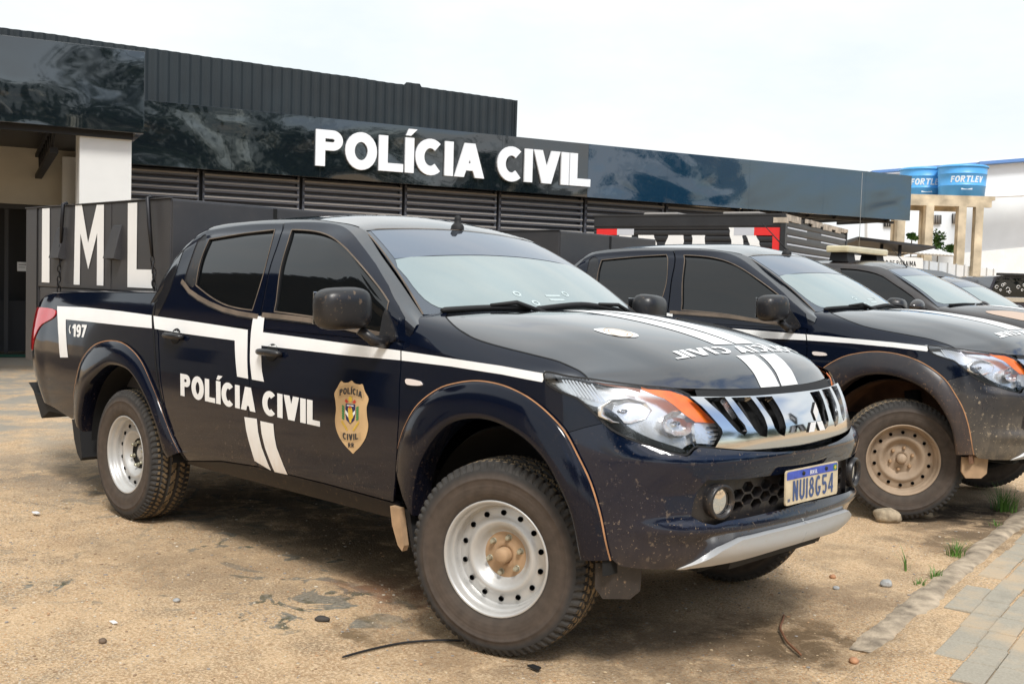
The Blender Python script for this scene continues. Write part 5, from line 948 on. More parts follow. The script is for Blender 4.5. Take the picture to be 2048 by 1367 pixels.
    for i in range(-1, 9):
        for j in range(-1, 4):
            cx_, cz_ = .985+.058*i+.0, .608+.046*j+(.023 if i % 2 else 0)
            hx_ = [(cx_+rx*math.cos(R(60*k_)), cz_+rz*.84*math.sin(R(60*k_))) for k_ in range(6)]
            hx_ = [(min(q[0], 1.449), q[1]) for q in hx_]
            if all(.60 < q[1] < .738 for q in hx_) and all(q[0] > .975 for q in hx_) and cx_ < 1.445: holes.append(hx_)
    patch(hc, with_off(S, (-.022,0,0)), 1, [dens([(.955,.755),(1.451,.750),(1.451,.590),(.945,.580)], .04)], M['plastic'], holes, h=(.04,.04), hflange=.03)
    part(root, 'lower_grille', hc)
    # skid plate
    Sk = lambda s, z: Sb(s, z)+np.array([[.022,0,0]])*np.clip((np.atleast_1d(s)-.70)/.2, 0, 1)[:,None]+np.stack([.012*(1-((np.atleast_1d(z)-.485)/.05)**2), 0*np.atleast_1d(z), 0*np.atleast_1d(z)], 1)*np.clip((np.atleast_1d(s)-.74)/.1, 0, 1)[:,None]
    skp = P_('skid'); skp[8] = (1.451,.5305); skp[9] = (1.451,.4520); skp[7] = (1.3818,.5299)
    sk = MB(); patch(sk, Sk, 1, [dens(skp, .03)], M['skid'], h=(.03,.015), flange=.03); part(root, 'skid_plate', sk)
    ad_ = MB(); ad_.box(.28,.66,-.5,.5,.405,.425,M['dark'],.01); ad_.prism([(.60,.42),(.69,.435),(.67,.37),(.62,.36)], 1, -.30, .36, M['black']); ad_.build('air_dam', root)
    # mud flap hanging behind the bumper corner
    fl = MB(); fl.prism([(.0,.0),(.17,.0),(.165,-.10),(.13,-.13),(.03,-.13),(.0,-.09)], 1, -.006, .006, M['plastic']); fl.xf(Matrix.Translation((.42,-.78,.425)) @ Matrix.Rotation(R(48), 4, 'Z')); part(root, 'wheel_deflector', fl, sep=True)
    # grille
    gr = MB(); go = [tuple(p) for p in O['gr'][:5]]+[(1.4515,O['gr'][4][1]),(1.4515,O['gr'][7][1]-.002)]+[tuple(p) for p in O['gr'][7:]]
    slots = [dens(inset([tuple(p) for p in O[k_]], -.0025), .02) for k_ in ('gr_slot1','gr_slot2','gr_slot3')]
    patch(gr, Sg, 1, [dens(go, .03)], M['chrome'], slots, h=(.022,.018), flange=.0, hflange=.030, hmat=M['chrome'])
    gro = part(root, 'grille', gr)[0]
    gv = MB()
    for k_ in ('gr_slot1','gr_slot2','gr_slot3'):
        sl_ = O[k_]; ln = [(sl_[0][0]*.45+sl_[1][0]*.55, sl_[0][1]), ((sl_[3][0]+sl_[9][0])/2, sl_[3][1]), ((sl_[5][0]+sl_[7][0])/2, sl_[5][1]-.01)]
        pp = smooth_poly(ln, 6, False); U = np.array([p[0] for p in pp]); Wv = np.array([p[1] for p in pp]); P, N = surf_norm(Sg, U, Wv, 1); gv.tube([tuple(q) for q in P-N*.030], .006, M['black'], 6)
    gv.both().build('grille_vane', gro)
    em = MB(); f_ = plane_f((.835,0,.925), (0,1,0), (-.12,0,.99)); r3 = .076
    for ang in (90, 210, 330):
        c_, s_ = math.cos(R(ang)), math.sin(R(ang)); t_ = Vector((c_, s_)); q_ = Vector((-s_, c_))
        dia = [Vector((0,0))+t_*.0, t_*r3*.5*1.0+q_*r3*.289, t_*r3*1.0, t_*r3*.5-q_*r3*.289]
        patch(em, f_, 1, [[tuple(d) for d in inset([tuple(x) for x in dia], .0012)]], M['emblem'], h=(1,1), off=.008, flange=.012, flmat=M['black'])
    em.build('emblem', gro)
    # licence plate
    lp = MB(); yc = [(-.2,-.065),(.2,-.065),(.2,.065),(-.2,.065)]; fp = plane_f((.838,0,.689), (0,1,0), (-.02,0,.9998))
    rc = []
    for (cx_, cy_, a0) in ((.188,-.053,-90),(.188,.053,0),(-.188,.053,90),(-.188,-.053,180)): rc += [(cx_+.012*math.cos(R(a0+t)), cy_+.012*math.sin(R(a0+t))) for t in (0,30,60,90)]
    patch(lp, fp, 1, [rc], M['plate'], h=(.05,.05), off=0, flange=.006)
    lpo = lp.build('licence_plate', root)
    lb = MB(); patch(lb, fp, 1, [[(-.194,.030),(.194,.030),(.194,.055),(.188,.060),(-.188,.060),(-.194,.055)]], M['blue'], h=(.05,.05), off=.0012)
    patch(lb, fp, 1, [[(.160,.033),(.188,.033),(.188,.054),(.160,.054)]], M['green'], h=(.05,.05), off=.0020); patch(lb, fp, 1, [[(.174,.035),(.184,.0435),(.174,.052),(.164,.0435)]], M['yellow'], h=(.05,.05), off=.0026)
    lb.build('blue_band', lpo)
    lt = MB(); text_on(lt, fp, 1, [(-.150,-.052),(.160,-.052),(.160,.024),(-.150,.024)], 'NUI8G54', M['plate_ink'], off=.002, t=.16, W=.52, gap=.14)
    text_on(lt, fp, 1, [(-.026,.036),(.030,.036),(.030,.051),(-.026,.051)], 'BRASIL', M['decal'], off=.003, t=.2, W=.72, gap=.14)
    text_on(lt, fp, 1, [(-.186,-.052),(-.168,-.052),(-.168,-.040),(-.186,-.040)], 'BR', M['plate_ink'], off=.002, t=.2, W=.7, gap=.14)
    lt.build('plate_lettering', lpo)
    for y_ in (-.075,.100):
        sc = MB(); sc.lathe([(0,.008),(.006,.007),(.008,.0001)], M['black'], 10, 'x'); sc.v = [(x+.838, y+y_, z+.735) for x, y, z in sc.v]; sc.build('screw', lpo)
    # headlights
    hin = lambda d: with_off(S, (-d, d*.55, 0))
    hm = MB(); patch(hm, hin(.050), 1, [dens(hl, .04)], M['reflector'], h=(.03,.025))
    hm_o = part(root, 'headlight', hm, sep=True)
    hls = inset(smooth_poly(hl, 2), .008)
    for k_, h_ in enumerate(hm_o):
        mm = (lambda q: q) if k_ == 0 else (lambda q: q.mirrored())
        g = MB(); patch(g, S, 1, [dens(smooth_poly(hl, 2), .04)], M['clear'], h=(.03,.03), off=.003); mm(g).build('lens', h_)
        g = MB(); ribbon(g, S, 1, smooth_poly(hl, 2)+[hl[0]], .007, M['black'], off=.0038); mm(g).build('lamp_seal', h_)
        g = MB(); patch(g, hin(.006), 1, [dens([(max(a_, .665), b_+(.004 if i_ in (14,15,16) else -.003)) for i_, (a_, b_) in enumerate(P_('hl_amber')) if a_ > .60], .03)], M['amber'], h=(.03,.02), flange=.003); patch(g, hin(.006), 1, [dens([(min(a_, .66), b_+(.005 if i_ > 12 else -.003)) for i_, (a_, b_) in enumerate(P_('hl_amber')) if a_ < .74], .03)], M['amber_dark'], h=(.03,.02)); mm(g).build('turn_signal', h_)
        g = MB(); patch(g, hin(.018), 1, [smooth_poly(O['hl_dark'], 2)], M['lampdark'], h=(.03,.02), flange=.02); mm(g).build('bezel', h_)
        # side wall ribs of the reflector: faceted chrome
        g = MB(); rnd = random.Random(4)
        c_ = (.60,.975); P, N = surf_norm(hin(.030), np.array([c_[0]]), np.array([c_[1]]), 1); axx = (Vector(N[0])+Vector((.8,0,0))).normalized(); Mx = Matrix.Translation(Vector(P[0])) @ axx.to_track_quat('Z','Y').to_matrix().to_4x4() @ Matrix.Diagonal((1.35,.60,1,1))
        g.lathe([(-.04,.012),(-.036,.03),(-.018,.056),(.006,.074),(.006,.078),(-.01,.080)], M['reflector'], 9, 'z'); g.lathe([(-.03,.0001),(-.006,.010),(-.03,.014)], M['chrome'], 12, 'z'); g.xf(Mx); mm(g).build('low_beam', h_)
        c_ = (.80,.935); P, N = surf_norm(hin(.030), np.array([c_[0]]), np.array([c_[1]]), 1); axx = (Vector(N[0])+Vector((.8,0,0))).normalized(); Mx = Matrix.Translation(Vector(P[0])) @ axx.to_track_quat('Z','Y').to_matrix().to_4x4() @ Matrix.Diagonal((1.5,.85,1,1))
        g = MB(); g.lathe([(-.035,.008),(-.03,.02),(-.014,.036),(.010,.052),(.010,.056)], M['reflector'], 10, 'z', smooth=False); g.lathe([(-.03,.0001),(-.005,.010),(-.03,.012)], M['chrome'], 8, 'z', smooth=False); g.xf(Mx); mm(g).build('high_beam', h_)
        g = MB(); patch(g, hin(.012), 1, [P_('hl_turn')], M['reflector'], h=(.02,.02), flange=.02)
        for q_ in range(4): ribbon(g, hin(.008), 1, [(.905,.873+.016*q_),(.962,.876+.014*q_)], .005, M['chrome'], off=.002)
        mm(g).build('position_lamp', h_)
        g = MB()
        for q_ in range(9): ribbon(g, hin(.010), 1, [(.30+.016*q_,1.082),(.36+.018*q_,1.022-.002*q_)], .006, M['chrome'], off=.002)
        mm(g).build('reflector_rib', h_)
    return root, dec
def add_wheels(root, steer, dirtyw=False, x_off=-.018):
    for sy in (-1, 1):
        for x_, fr in ((x_off, True), (-3.0, False)):
            make_wheel(root, x_, sy*.782, .372, steer if fr else 0, sy > 0, fr, dirtyw)
truck, decals = make_pickup()
add_wheels(truck, R(17))
tag(truck, 'nearest dark blue-black police pickup with white stripes and door lettering POLÍCIA CIVIL', 'pickup truck', 'police pickup trucks parked in a row')

# ---------------------------------------------------------------- camera ray helper: the world point seen at photo pixel (px,py) at forward depth d
def at(px, py, d):
    C = Vector((2.826,-3.719,1.409)); return C+(_f+_r2*((px-1024)/2134.3)-_u2*((py-683.5)/2134.3))*d
# ---------------------------------------------------------------- ground
from mathutils import noise as mn
def gz(x, y):
    """small unevenness of the dirt lot"""
    d = math.hypot(x+1, y); k = 1 if d < 9 else max(0, 1-(d-9)/6)
    h = .010*mn.noise(Vector((x*.9, y*.9, .3)))+.005*mn.noise(Vector((x*3.1, y*3.1, 5)))+.0022*mn.noise(Vector((x*9, y*9, 9)))
    w = min([math.hypot(x-a, y-b) for a, b in ((0,-.78),(-3,-.78),(0,.78),(-3,.78),(-.1,2.85),(-.1,4.4))])
    return (h*min(1, w/.4)-.002)*k
def ground():
    def axis(lo, hi, a, b, st):
        fine = list(np.arange(a, b+1e-6, st)); out = []; x = a; s_ = st
        while x > lo: s_ *= 1.35; x -= s_; out.append(max(x, lo))
        out = out[::-1]+fine; x = b; s_ = st
        while x < hi: s_ *= 1.35; x += s_; out.append(min(x, hi))
        return out
    xs = axis(-400, 400, -6.2, 2.6, .04); ys = axis(-400, 400, -3.4, 5.2, .04)
    V = [(x, y, gz(x, y)) for x in xs for y in ys]; ny = len(ys)
    F = [(i*ny+j, (i+1)*ny+j, (i+1)*ny+j+1, i*ny+j+1) for i in range(len(xs)-1) for j in range(ny-1)]
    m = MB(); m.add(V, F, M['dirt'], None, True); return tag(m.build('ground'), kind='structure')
def dirt_material():
    m = bpy.data.materials.new('dirt_lot'); n, l, b = _bs(m)
    tc = n.new('ShaderNodeTexCoord'); ob = tc.outputs['Object']
    def noise(sc, det=5, vec=None, rg=.6, dist=0):
        t = n.new('ShaderNodeTexNoise'); t.inputs['Scale'].default_value = sc; t.inputs['Detail'].default_value = det; t.inputs['Roughness'].default_value = rg; t.inputs['Distortion'].default_value = dist; l.new(vec or ob, t.inputs[0]); return t
    def ramp(sock, p0, p1, c0=(0,0,0), c1=(1,1,1)):
        r = n.new('ShaderNodeValToRGB'); r.color_ramp.elements[0].position = p0; r.color_ramp.elements[1].position = p1; r.color_ramp.elements[0].color = (*c0,1); r.color_ramp.elements[1].color = (*c1,1); l.new(sock, r.inputs[0]); return r.outputs[0]
    def mix(f, a, c, mode='MIX'):
        k = n.new('ShaderNodeMixRGB'); k.blend_type = mode
        for i, q in ((0, f), (1, a), (2, c)):
            if isinstance(q, (int, float)): k.inputs[i].default_value = q
            elif isinstance(q, tuple): k.inputs[i].default_value = (*q, 1)
            else: l.new(q, k.inputs[i])
        return k.outputs[0]
    def mul(a, c):
        k = n.new('ShaderNodeMath'); k.operation = 'MULTIPLY'
        for i, q in enumerate((a, c)):
            if isinstance(q, (int, float)): k.inputs[i].default_value = q
            else: l.new(q, k.inputs[i])
        return k.outputs[0]
    def blob(x, y, rx, ry, soft=.5, rot=0., wob=.18):
        mp = n.new('ShaderNodeMapping'); mp.vector_type = 'TEXTURE'; mp.inputs['Location'].default_value = (x, y, 0); mp.inputs['Rotation'].default_value = (0,0,rot); mp.inputs['Scale'].default_value = (rx, ry, 1e3); l.new(wv, mp.inputs[0])
        ln = n.new('ShaderNodeVectorMath'); ln.operation = 'LENGTH'; l.new(mp.outputs[0], ln.inputs[0]); return ramp(ln.outputs['Value'], 1-soft, 1.0, (1,1,1), (0,0,0))
    # wobbly coordinates so that stains have ragged outlines
    nw = noise(3.5, 6); sb_ = n.new('ShaderNodeVectorMath'); sb_.operation = 'SUBTRACT'; l.new(nw.outputs['Color'], sb_.inputs[0]); sb_.inputs[1].default_value = (.5,.5,.5)
    scl = n.new('ShaderNodeVectorMath'); scl.operation = 'SCALE'; scl.inputs['Scale'].default_value = .85; l.new(sb_.outputs[0], scl.inputs[0]); ad = n.new('ShaderNodeVectorMath'); l.new(ob, ad.inputs[0]); l.new(scl.outputs[0], ad.inputs[1]); wv = ad.outputs[0]
    c = mix(ramp(noise(.9, 6).outputs['Fac'], .35, .65), (.41,.260,.138), (.61,.415,.235))
    c = mix(ramp(noise(4.2, 6).outputs['Fac'], .42, .68), c, (.62,.43,.25))
    c = mix(ramp(noise(2.1, 7, None, .65, .6).outputs['Fac'], .52, .66), c, (.30,.205,.12))
    c = mix(ramp(noise(1.15, 8, None, .68, 1.2).outputs['Fac'], .56, .72), c, (.25,.185,.12)); c = mix(mul(ramp(noise(7.5, 5, None, .7).outputs['Fac'], .55, .70), .5), c, (.30,.20,.115))
    # coarse sand grain
    g = noise(88, 4, None, .8); c = mix(mul(ramp(g.outputs['Fac'], .46, .58), .75), c, (.82,.63,.42), 'MIX'); c = mix(mul(ramp(noise(31, 5, None, .75).outputs['Fac'], .54, .66), .55), c, (.30,.185,.10))
    g2 = noise(74, 3, None, .75); c = mix(mul(ramp(g2.outputs['Fac'], .59, .65), .75), c, (.24,.16,.095))
    # pebbles as cells
    vo = n.new('ShaderNodeTexVoronoi'); vo.inputs['Scale'].default_value = 85; vo.inputs['Randomness'].default_value = 1; l.new(ob, vo.inputs[0])
    keep = ramp(noise(1.3, 4).outputs['Fac'], .38, .60)
    sel = n.new('ShaderNodeSeparateColor'); l.new(vo.outputs['Color'], sel.inputs[0])
    isp = mul(mul(ramp(sel.outputs[0], .50, .53), ramp(vo.outputs['Distance'], .30, .42, (1,1,1), (0,0,0))), keep)
    pc = ramp(sel.outputs[1], .0, 1., (.22,.20,.20), (.85,.70,.52)); pc = mix(ramp(sel.outputs[2], .7, .75), pc, (.62,.30,.12)); c = mix(isp, c, pc)
    # old asphalt showing through: scraps with broken edges
    tar = ramp(noise(3.3, 8, None, .62, 1.6).outputs['Fac'], .575, .60)
    area = mix(1.0, blob(-1.55,-.80, 1.05, .42, .5, -.12), blob(-3.4,.2,2.6,1.7,.7,0.), 'ADD'); area = mix(1.0, area, blob(-.95,-1.15,.75,.50,.7,.3), 'ADD'); area = mix(1.0, area, blob(-2.1,-1.7,1.0,.5,.7,.3), 'ADD')
    tarc = mix(ramp(noise(60, 3).outputs['Fac'], .4, .6), (.21,.19,.15), (.31,.28,.225))
    tarc = mix(ramp(noise(9, 4).outputs['Fac'], .5, .6), tarc, (.115,.11,.07)); c = mix(mul(tar, area), c, tarc)
    # grey gravelly yard further back
    far_ = blob(-9.5, 1.5, 5.2, 5.5, .45); c = mix(mul(far_, ramp(noise(1.6, 7, None, .7).outputs['Fac'], .40, .56)), c, (.33,.30,.25))
    conc = blob(-16.5, 3.6, 3.9, 9, .25, -.34); c = mix(mul(conc, .85), c, (.46,.41,.33))
    # damp stains, and darker patches under and around the nearest pickup
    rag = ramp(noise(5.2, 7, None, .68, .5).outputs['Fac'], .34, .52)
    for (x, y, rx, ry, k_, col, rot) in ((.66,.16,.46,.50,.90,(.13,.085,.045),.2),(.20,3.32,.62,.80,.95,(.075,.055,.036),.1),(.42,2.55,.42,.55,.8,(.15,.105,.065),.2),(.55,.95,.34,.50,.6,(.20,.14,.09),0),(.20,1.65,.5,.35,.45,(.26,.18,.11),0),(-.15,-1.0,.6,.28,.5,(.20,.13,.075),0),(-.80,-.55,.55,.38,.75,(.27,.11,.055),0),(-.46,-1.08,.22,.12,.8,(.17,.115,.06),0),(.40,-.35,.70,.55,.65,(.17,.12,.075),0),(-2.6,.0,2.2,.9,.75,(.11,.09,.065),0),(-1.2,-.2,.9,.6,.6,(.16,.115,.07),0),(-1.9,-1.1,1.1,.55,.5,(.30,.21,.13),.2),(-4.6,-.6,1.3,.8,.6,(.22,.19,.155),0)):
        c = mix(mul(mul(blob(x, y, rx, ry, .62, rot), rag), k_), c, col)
    l.new(c, b.inputs['Base Color']); b.inputs['Roughness'].default_value = .95; b.inputs['Specular IOR Level'].default_value = .25
    bp = n.new('ShaderNodeBump'); bp.inputs['Strength'].default_value = 1.; bp.inputs['Distance'].default_value = .016
    hh = mix(.5, g.outputs['Fac'], noise(26, 5).outputs['Fac']); hh = mix(isp, hh, (1.,1.,1.)); l.new(hh, bp.inputs['Height']); l.new(bp.outputs[0], b.inputs['Normal'])
    return m
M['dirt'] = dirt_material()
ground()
# ---------------------------------------------------------------- paving and kerb on the right
def paver_material():
    m = bpy.data.materials.new('concrete_paver'); n, l, b = _bs(m); tc = n.new('ShaderNodeTexCoord')
    def nz(sc, det=5, rg=.6):
        t = n.new('ShaderNodeTexNoise'); t.inputs['Scale'].default_value = sc; t.inputs['Detail'].default_value = det; t.inputs['Roughness'].default_value = rg; l.new(tc.outputs['Object'], t.inputs[0]); return t.outputs['Fac']
    def rp(s_, a, c, k0=0., k1=1.):
        r = n.new('ShaderNodeMapRange'); r.inputs[1].default_value = a; r.inputs[2].default_value = c; r.inputs[3].default_value = k0; r.inputs[4].default_value = k1; l.new(s_, r.inputs[0]); return r.outputs[0]
    def mx(f, a, c):
        k = n.new('ShaderNodeMixRGB')
        for i, q in enumerate((f, a, c)):
            if isinstance(q, tuple): k.inputs[i].default_value = (*q, 1)
            else: l.new(q, k.inputs[i])
        return k.outputs[0]
    c = mx(nz(5., 6), (.27,.24,.19), (.36,.325,.26)); c = mx(rp(nz(110, 3), .35, .7, 0, .5), c, (.46,.42,.34))
    c = mx(rp(nz(1.7, 7, .65), .50, .63, 0, .7), c, (.50,.37,.235)); c = mx(rp(nz(3.1, 5), .60, .72, 0, .5), c, (.17,.155,.125))
    l.new(c, b.inputs['Base Color']); b.inputs['Roughness'].default_value = .92
    bp = n.new('ShaderNodeBump'); bp.inputs['Strength'].default_value = .6; bp.inputs['Distance'].default_value = .006; l.new(nz(60, 6), bp.inputs['Height']); l.new(bp.outputs[0], b.inputs['Normal']); return m
M['paver'] = paver_material()
M['kerb'] = mat('kerb_concrete', (.36,.29,.21), .95, var=.5, vscale=11, bump=1., bscale=55)
M['sand'] = mat('blown_sand', (.52,.37,.22), .95, var=.18, vscale=5, bump=.8, bscale=120)
kd = Vector((-.152,.988)); kn = Vector((.988,.152)); k0 = Vector((.914,.38))
def kp(a, b, z=0): p = k0+kd*a+kn*b; return (p.x, p.y, z)
# bedding sand under and between the pavers
sd = MB(); na, nb2 = 180, 90; V = []
for i in range(na):
    for j in range(nb2):
        a = -3.2+i*.09; b0 = .03+j*.05; ek = max(0, 1-max(0, b0-.12)/.22); hgt = .009+(.004+.006*ek)*mn.noise(Vector((a*1.7, b0*2.1, 3)))+.004*ek+.002*mn.noise(Vector((a*7, b0*7, 3)))
        if j == 0: hgt = -.01
        if b0 > 1.5: hgt = .008+.002*mn.noise(Vector((a*2, b0*2, 3)))
        hgt *= 1 if i else 0
        V.append(kp(a, b0+.03*mn.noise(Vector((a*3, 0, 0)))*(j < 3), hgt))
sd.add(V, [(i*nb2+j, (i+1)*nb2+j, (i+1)*nb2+j+1, i*nb2+j+1)[::-1] for i in range(na-1) for j in range(nb2-1)], M['dirt'], None, True)
tag(sd.build('sand'), kind='stuff', label='tan sand blown between the kerb and the concrete pavers', cat='sand')
pv = MB(); rnd = random.Random(3)
for j in range(0, 46):
    for i in range(-14, 46):
        wob0 = .006*math.sin(i*.9+j*1.2)+.003*math.sin(i*2.3+j*.6)
        a0 = i*.231+.012*math.sin(j*2.3)-.006; b0 = .123+j*.1222+wob0; a1 = a0+.2262+rnd.uniform(-.002,.002); b1 = b0+.1145+rnd.uniform(-.003,.003)
        if a0 > 6 and j > 20: continue
        edge = .15+.20*max(0, -mn.noise(Vector((a0*1.1, .5, 2))))+max(0, -a0-.0)*.50
        if b0 < edge-.03: continue
        z = .0195+rnd.uniform(-.003,.003); t1, t2 = rnd.uniform(-.002,.002), rnd.uniform(-.002,.002); j_ = rnd.uniform(-.003,.003); c_ = .005
        T = [(a0+c_,b0+c_,z+t1),(a1-c_,b0+c_,z+t2),(a1-c_,b1-c_,z-t1),(a0+c_,b1-c_,z-t2)]; U_ = [(a0,b0,z-.005),(a1,b0,z-.005),(a1,b1,z-.005),(a0,b1,z-.005)]; Bt = [(x,y,-.01) for x,y,_ in U_]
        P = [kp(x+j_,y,q_) for x,y,q_ in T+U_+Bt]
        pv.add(P, [(3,2,1,0)]+[(k,(k+1)%4,4+(k+1)%4,4+k) for k in range(4)]+[(4+k,4+(k+1)%4,8+(k+1)%4,8+k) for k in range(4)], M['paver'], None, False)
tag(pv.build('pavement'), kind='structure')
kb = MB(); n_ = 320; rows = []
for i in range(n_):
    a = -.12+i*.03; br = 1 if mn.noise(Vector((a*1.3,2,2))) > -.28 else .45
    w0 = -.03+.022*mn.noise(Vector((a*3, 0, 1)))+.010*mn.noise(Vector((a*11, 0, 1))); w1 = .065+.04*mn.noise(Vector((a*2.2, 4, 1)))+.016*mn.noise(Vector((a*12, 4, 1)))-.03*max(0, .3-a); h_ = (.022+.012*mn.noise(Vector((a*4, 8, 1))))*br
    h_ *= min(1, max(0, .1+i*.03))
    prof = [(w0-.04,-.012),(w0-.01,h_*.55),(w0+.015,h_*.95),((w0+w1)/2,h_*1.03),(w1-.02,h_),(w1+.005,h_*.6),(w1+.03,-.012)]
    rows.append([kp(a, b_+.004*mn.noise(Vector((a*20, b_*40, 5))), z_+.0045*mn.noise(Vector((a*18, b_*40, z_)))) for b_, z_ in prof])
V = [p for r_ in rows for p in r_]; kb.add(V, [(i*7+j, i*7+j+1, (i+1)*7+j+1, (i+1)*7+j) for i in range(n_-1) for j in range(6)]+[(0,1,2,3,4,5,6)], M['kerb'], None, True)
tag(kb.build('kerb'), kind='structure')
# ---------------------------------------------------------------- stones, gravel, grass, litter
M['stone_tan'] = mat('stone_tan', (.36,.29,.20), .9, var=.35, vscale=22, bump=.8, bscale=40)
M['stone_grey'] = mat('stone_grey', (.34,.34,.33), .85, var=.3, vscale=20, bump=.6, bscale=50)
M['stone_rust'] = mat('stone_rust', (.42,.22,.12), .9, var=.3, vscale=20)
M['stone_brown'] = mat('stone_brown', (.14,.10,.07), .9, var=.4, vscale=30, bump=.6, bscale=50)
M['stone_dark'] = mat('stone_dark', (.05,.045,.04), .9, var=.4, vscale=20, bump=.6, bscale=50)
def stone(name, x, y, r, mt, label, sq=(1,.75,.55), rz=0., seed=0, sub=3):
    bm = bmesh.new(); bmesh.ops.create_icosphere(bm, subdivisions=sub, radius=1)
    for v in bm.verts:
        k_ = 1+.22*mn.noise(v.co*1.3+Vector((seed,0,0)))+.08*mn.noise(v.co*4+Vector((0,seed,0))); v.co = Vector((v.co.x*sq[0], v.co.y*sq[1], v.co.z*sq[2]))*r*k_
    for f in bm.faces: f.smooth = True
    mb = MB(); mb._bm(bm, mt, True); o = mb.build(name, None, (x, y, r*sq[2]*.75+gz(x, y))); o.rotation_euler = (0,0,rz); return tag(o, label, 'stone')
stone('stone', -.085, 2.70, .085, M['stone_tan'], 'rough tan stone wedged in front of the dusty second pickup wheel', (1,.72,.62), .7, 3)
stone('stone', .02, 3.03, .045, M['stone_tan'], 'smaller tan stone under the edge of the second pickup tyre', (1,.8,.6), .2, 8)
stone('stone', .583, 1.25, .032, M['stone_grey'], 'smooth pale grey stone lying on open dirt near the kerb', (1,.8,.6), 1.1, 5)
stone('pebble', .44, 1.02, .020, M['stone_grey'], 'small flat bluish grey pebble left of the smooth pale grey stone', (1,.8,.45), 1.9, 6, 2)
stone('pebble', .34, 1.18, .017, M['stone_rust'], 'small rusty brown pebble on the dirt beyond the bluish pebble', (1,.8,.7), .4, 7, 2)
stone('pebble', .98, .12, .020, M['stone_rust'], 'reddish pebble at the broken near end of the kerb', (1,.9,.7), .4, 12, 2)
stone('dirt_clod', -.741, -1.125, .026, M['stone_dark'], 'crumbled dark clod on the dirt between the two near wheels', (1.3,.7,.5), .6, 9)
stone('dirt_clod', -1.05, -1.916, .015, M['stone_brown'], 'small round dark clod on the gravelly dirt at lower left', (1,.9,.8), .6, 11)
stone('dirt_clod', -1.35, -1.45, .014, M['stone_grey'], 'grey brown clod on the gravelly dirt left of the crumbled clod', (1.2,.9,.7), .6, 14)
gv_ = MB(); rnd = random.Random(11); pal = [mat('pebble_%s' % k_, c_, .85) for k_, c_ in (('tan',(.56,.42,.26)),('white',(.66,.58,.46)),('grey',(.30,.27,.24)),('orange',(.50,.30,.16)),('brown',(.30,.20,.12)))]
ico = bmesh.new(); bmesh.ops.create_icosphere(ico, subdivisions=1, radius=1); iv = [v.co.copy() for v in ico.verts]; ico.verts.index_update(); if_ = [[v.index for v in f.verts] for f in ico.faces]; ico.free()
cnt = 0
while cnt < 12000:
    x = rnd.uniform(-5.6, 1.3); y = rnd.uniform(-3.0, 4.6)
    t_ = Vector((x, y))-k0; 
    if t_.dot(kn) > .0 and rnd.random() > .05: continue
    den = .25+1.5*max(0, mn.noise(Vector((x*.9, y*.9, 3))))+(.55 if y < -.6 else 0)
    if rnd.random() > den: continue
    r_ = .0024+.0062*rnd.random()**3.4; a_ = rnd.uniform(0, 6.28); ca, sa = math.cos(a_), math.sin(a_); z0 = gz(x, y); sx, sy, sz = rnd.uniform(.8,1.4), rnd.uniform(.7,1.1), rnd.uniform(.25,.5)
    V = [(x+r_*(v.x*sx*ca-v.y*sy*sa), y+r_*(v.x*sx*sa+v.y*sy*ca), z0+r_*(v.z*sz+.3)) for v in iv]
    gv_.add(V, if_, pal[rnd.choice([0,0,0,1,2,2,3,4,4])], None, False); cnt += 1
tag(gv_.build('gravel'), 'loose fine gravel scattered over the dirt lot', 'gravel', kind='stuff')
M['grass'] = mat('grass_blade', (.10,.22,.035), .6, var=.4, vscale=20)
def tuft(x, y, h_, n_, label, spread=.05, seed=1):
    r_ = random.Random(seed); mb = MB()
    for _ in range(n_):
        a = r_.uniform(0, 6.28); d = spread*r_.random()**.7; bx, by = d*math.cos(a), d*math.sin(a); hh = h_*r_.uniform(.45,1); ln = hh*r_.uniform(.2,.75); w = .0022+.002*r_.random(); pa = a+r_.uniform(-.7,.7)
        tx_, ty_ = -math.sin(pa)*w, math.cos(pa)*w; P = []
        for k_ in range(5):
            t = k_/4; cx_, cy_, cz_ = bx+math.cos(pa)*ln*t*t, by+math.sin(pa)*ln*t*t, hh*(t-.25*t*t*ln/hh); s_ = 1-t*.92; P += [(cx_-tx_*s_, cy_-ty_*s_, cz_), (cx_+tx_*s_, cy_+ty_*s_, cz_)]
        mb.add(P, [(2*k_, 2*k_+1, 2*k_+3, 2*k_+2) for k_ in range(4)], M['grass'], None, True)
    return tag(mb.build('grass_tuft', None, (x, y, 0)), label, 'grass tuft', 'grass tufts along the kerb')
tuft(.277, 3.69, .20, 110, 'tallest dark green grass tuft, beside the second pickup at the kerb', .09, 2)
tuft(.56, 2.16, .11, 60, 'bushy light green grass tuft at the kerb halfway along', .05, 3)
tuft(.678, 1.60, .075, 34, 'small grass tuft at the kerb next to the thin stalk', .035, 4)
tuft(.679, 1.41, .045, 18, 'tiny sprout of grass nearest the camera by the kerb', .03, 5)
tuft(.52, 1.62, .16, 7, 'thin sparse grass stalk standing alone left of the kerb', .02, 6)
tuft(.42, 3.15, .04, 22, 'low creeping weed at the kerb edge below the tallest tuft', .05, 7)
cd = MB(); P = [(-.331,-1.328),(-.33,-1.2),(-.31,-1.067),(-.26,-.96),(-.203,-.889),(-.12,-.80)]; cd.tube([(x, y, .006) for x, y in smooth_poly(P, 5, False)], [.003]+[.0045]*24+[.003], M['black'], 6); tag(cd.build('rubber_strip'), 'thin black rubber strip curving from under the nearest front tyre', 'strip')
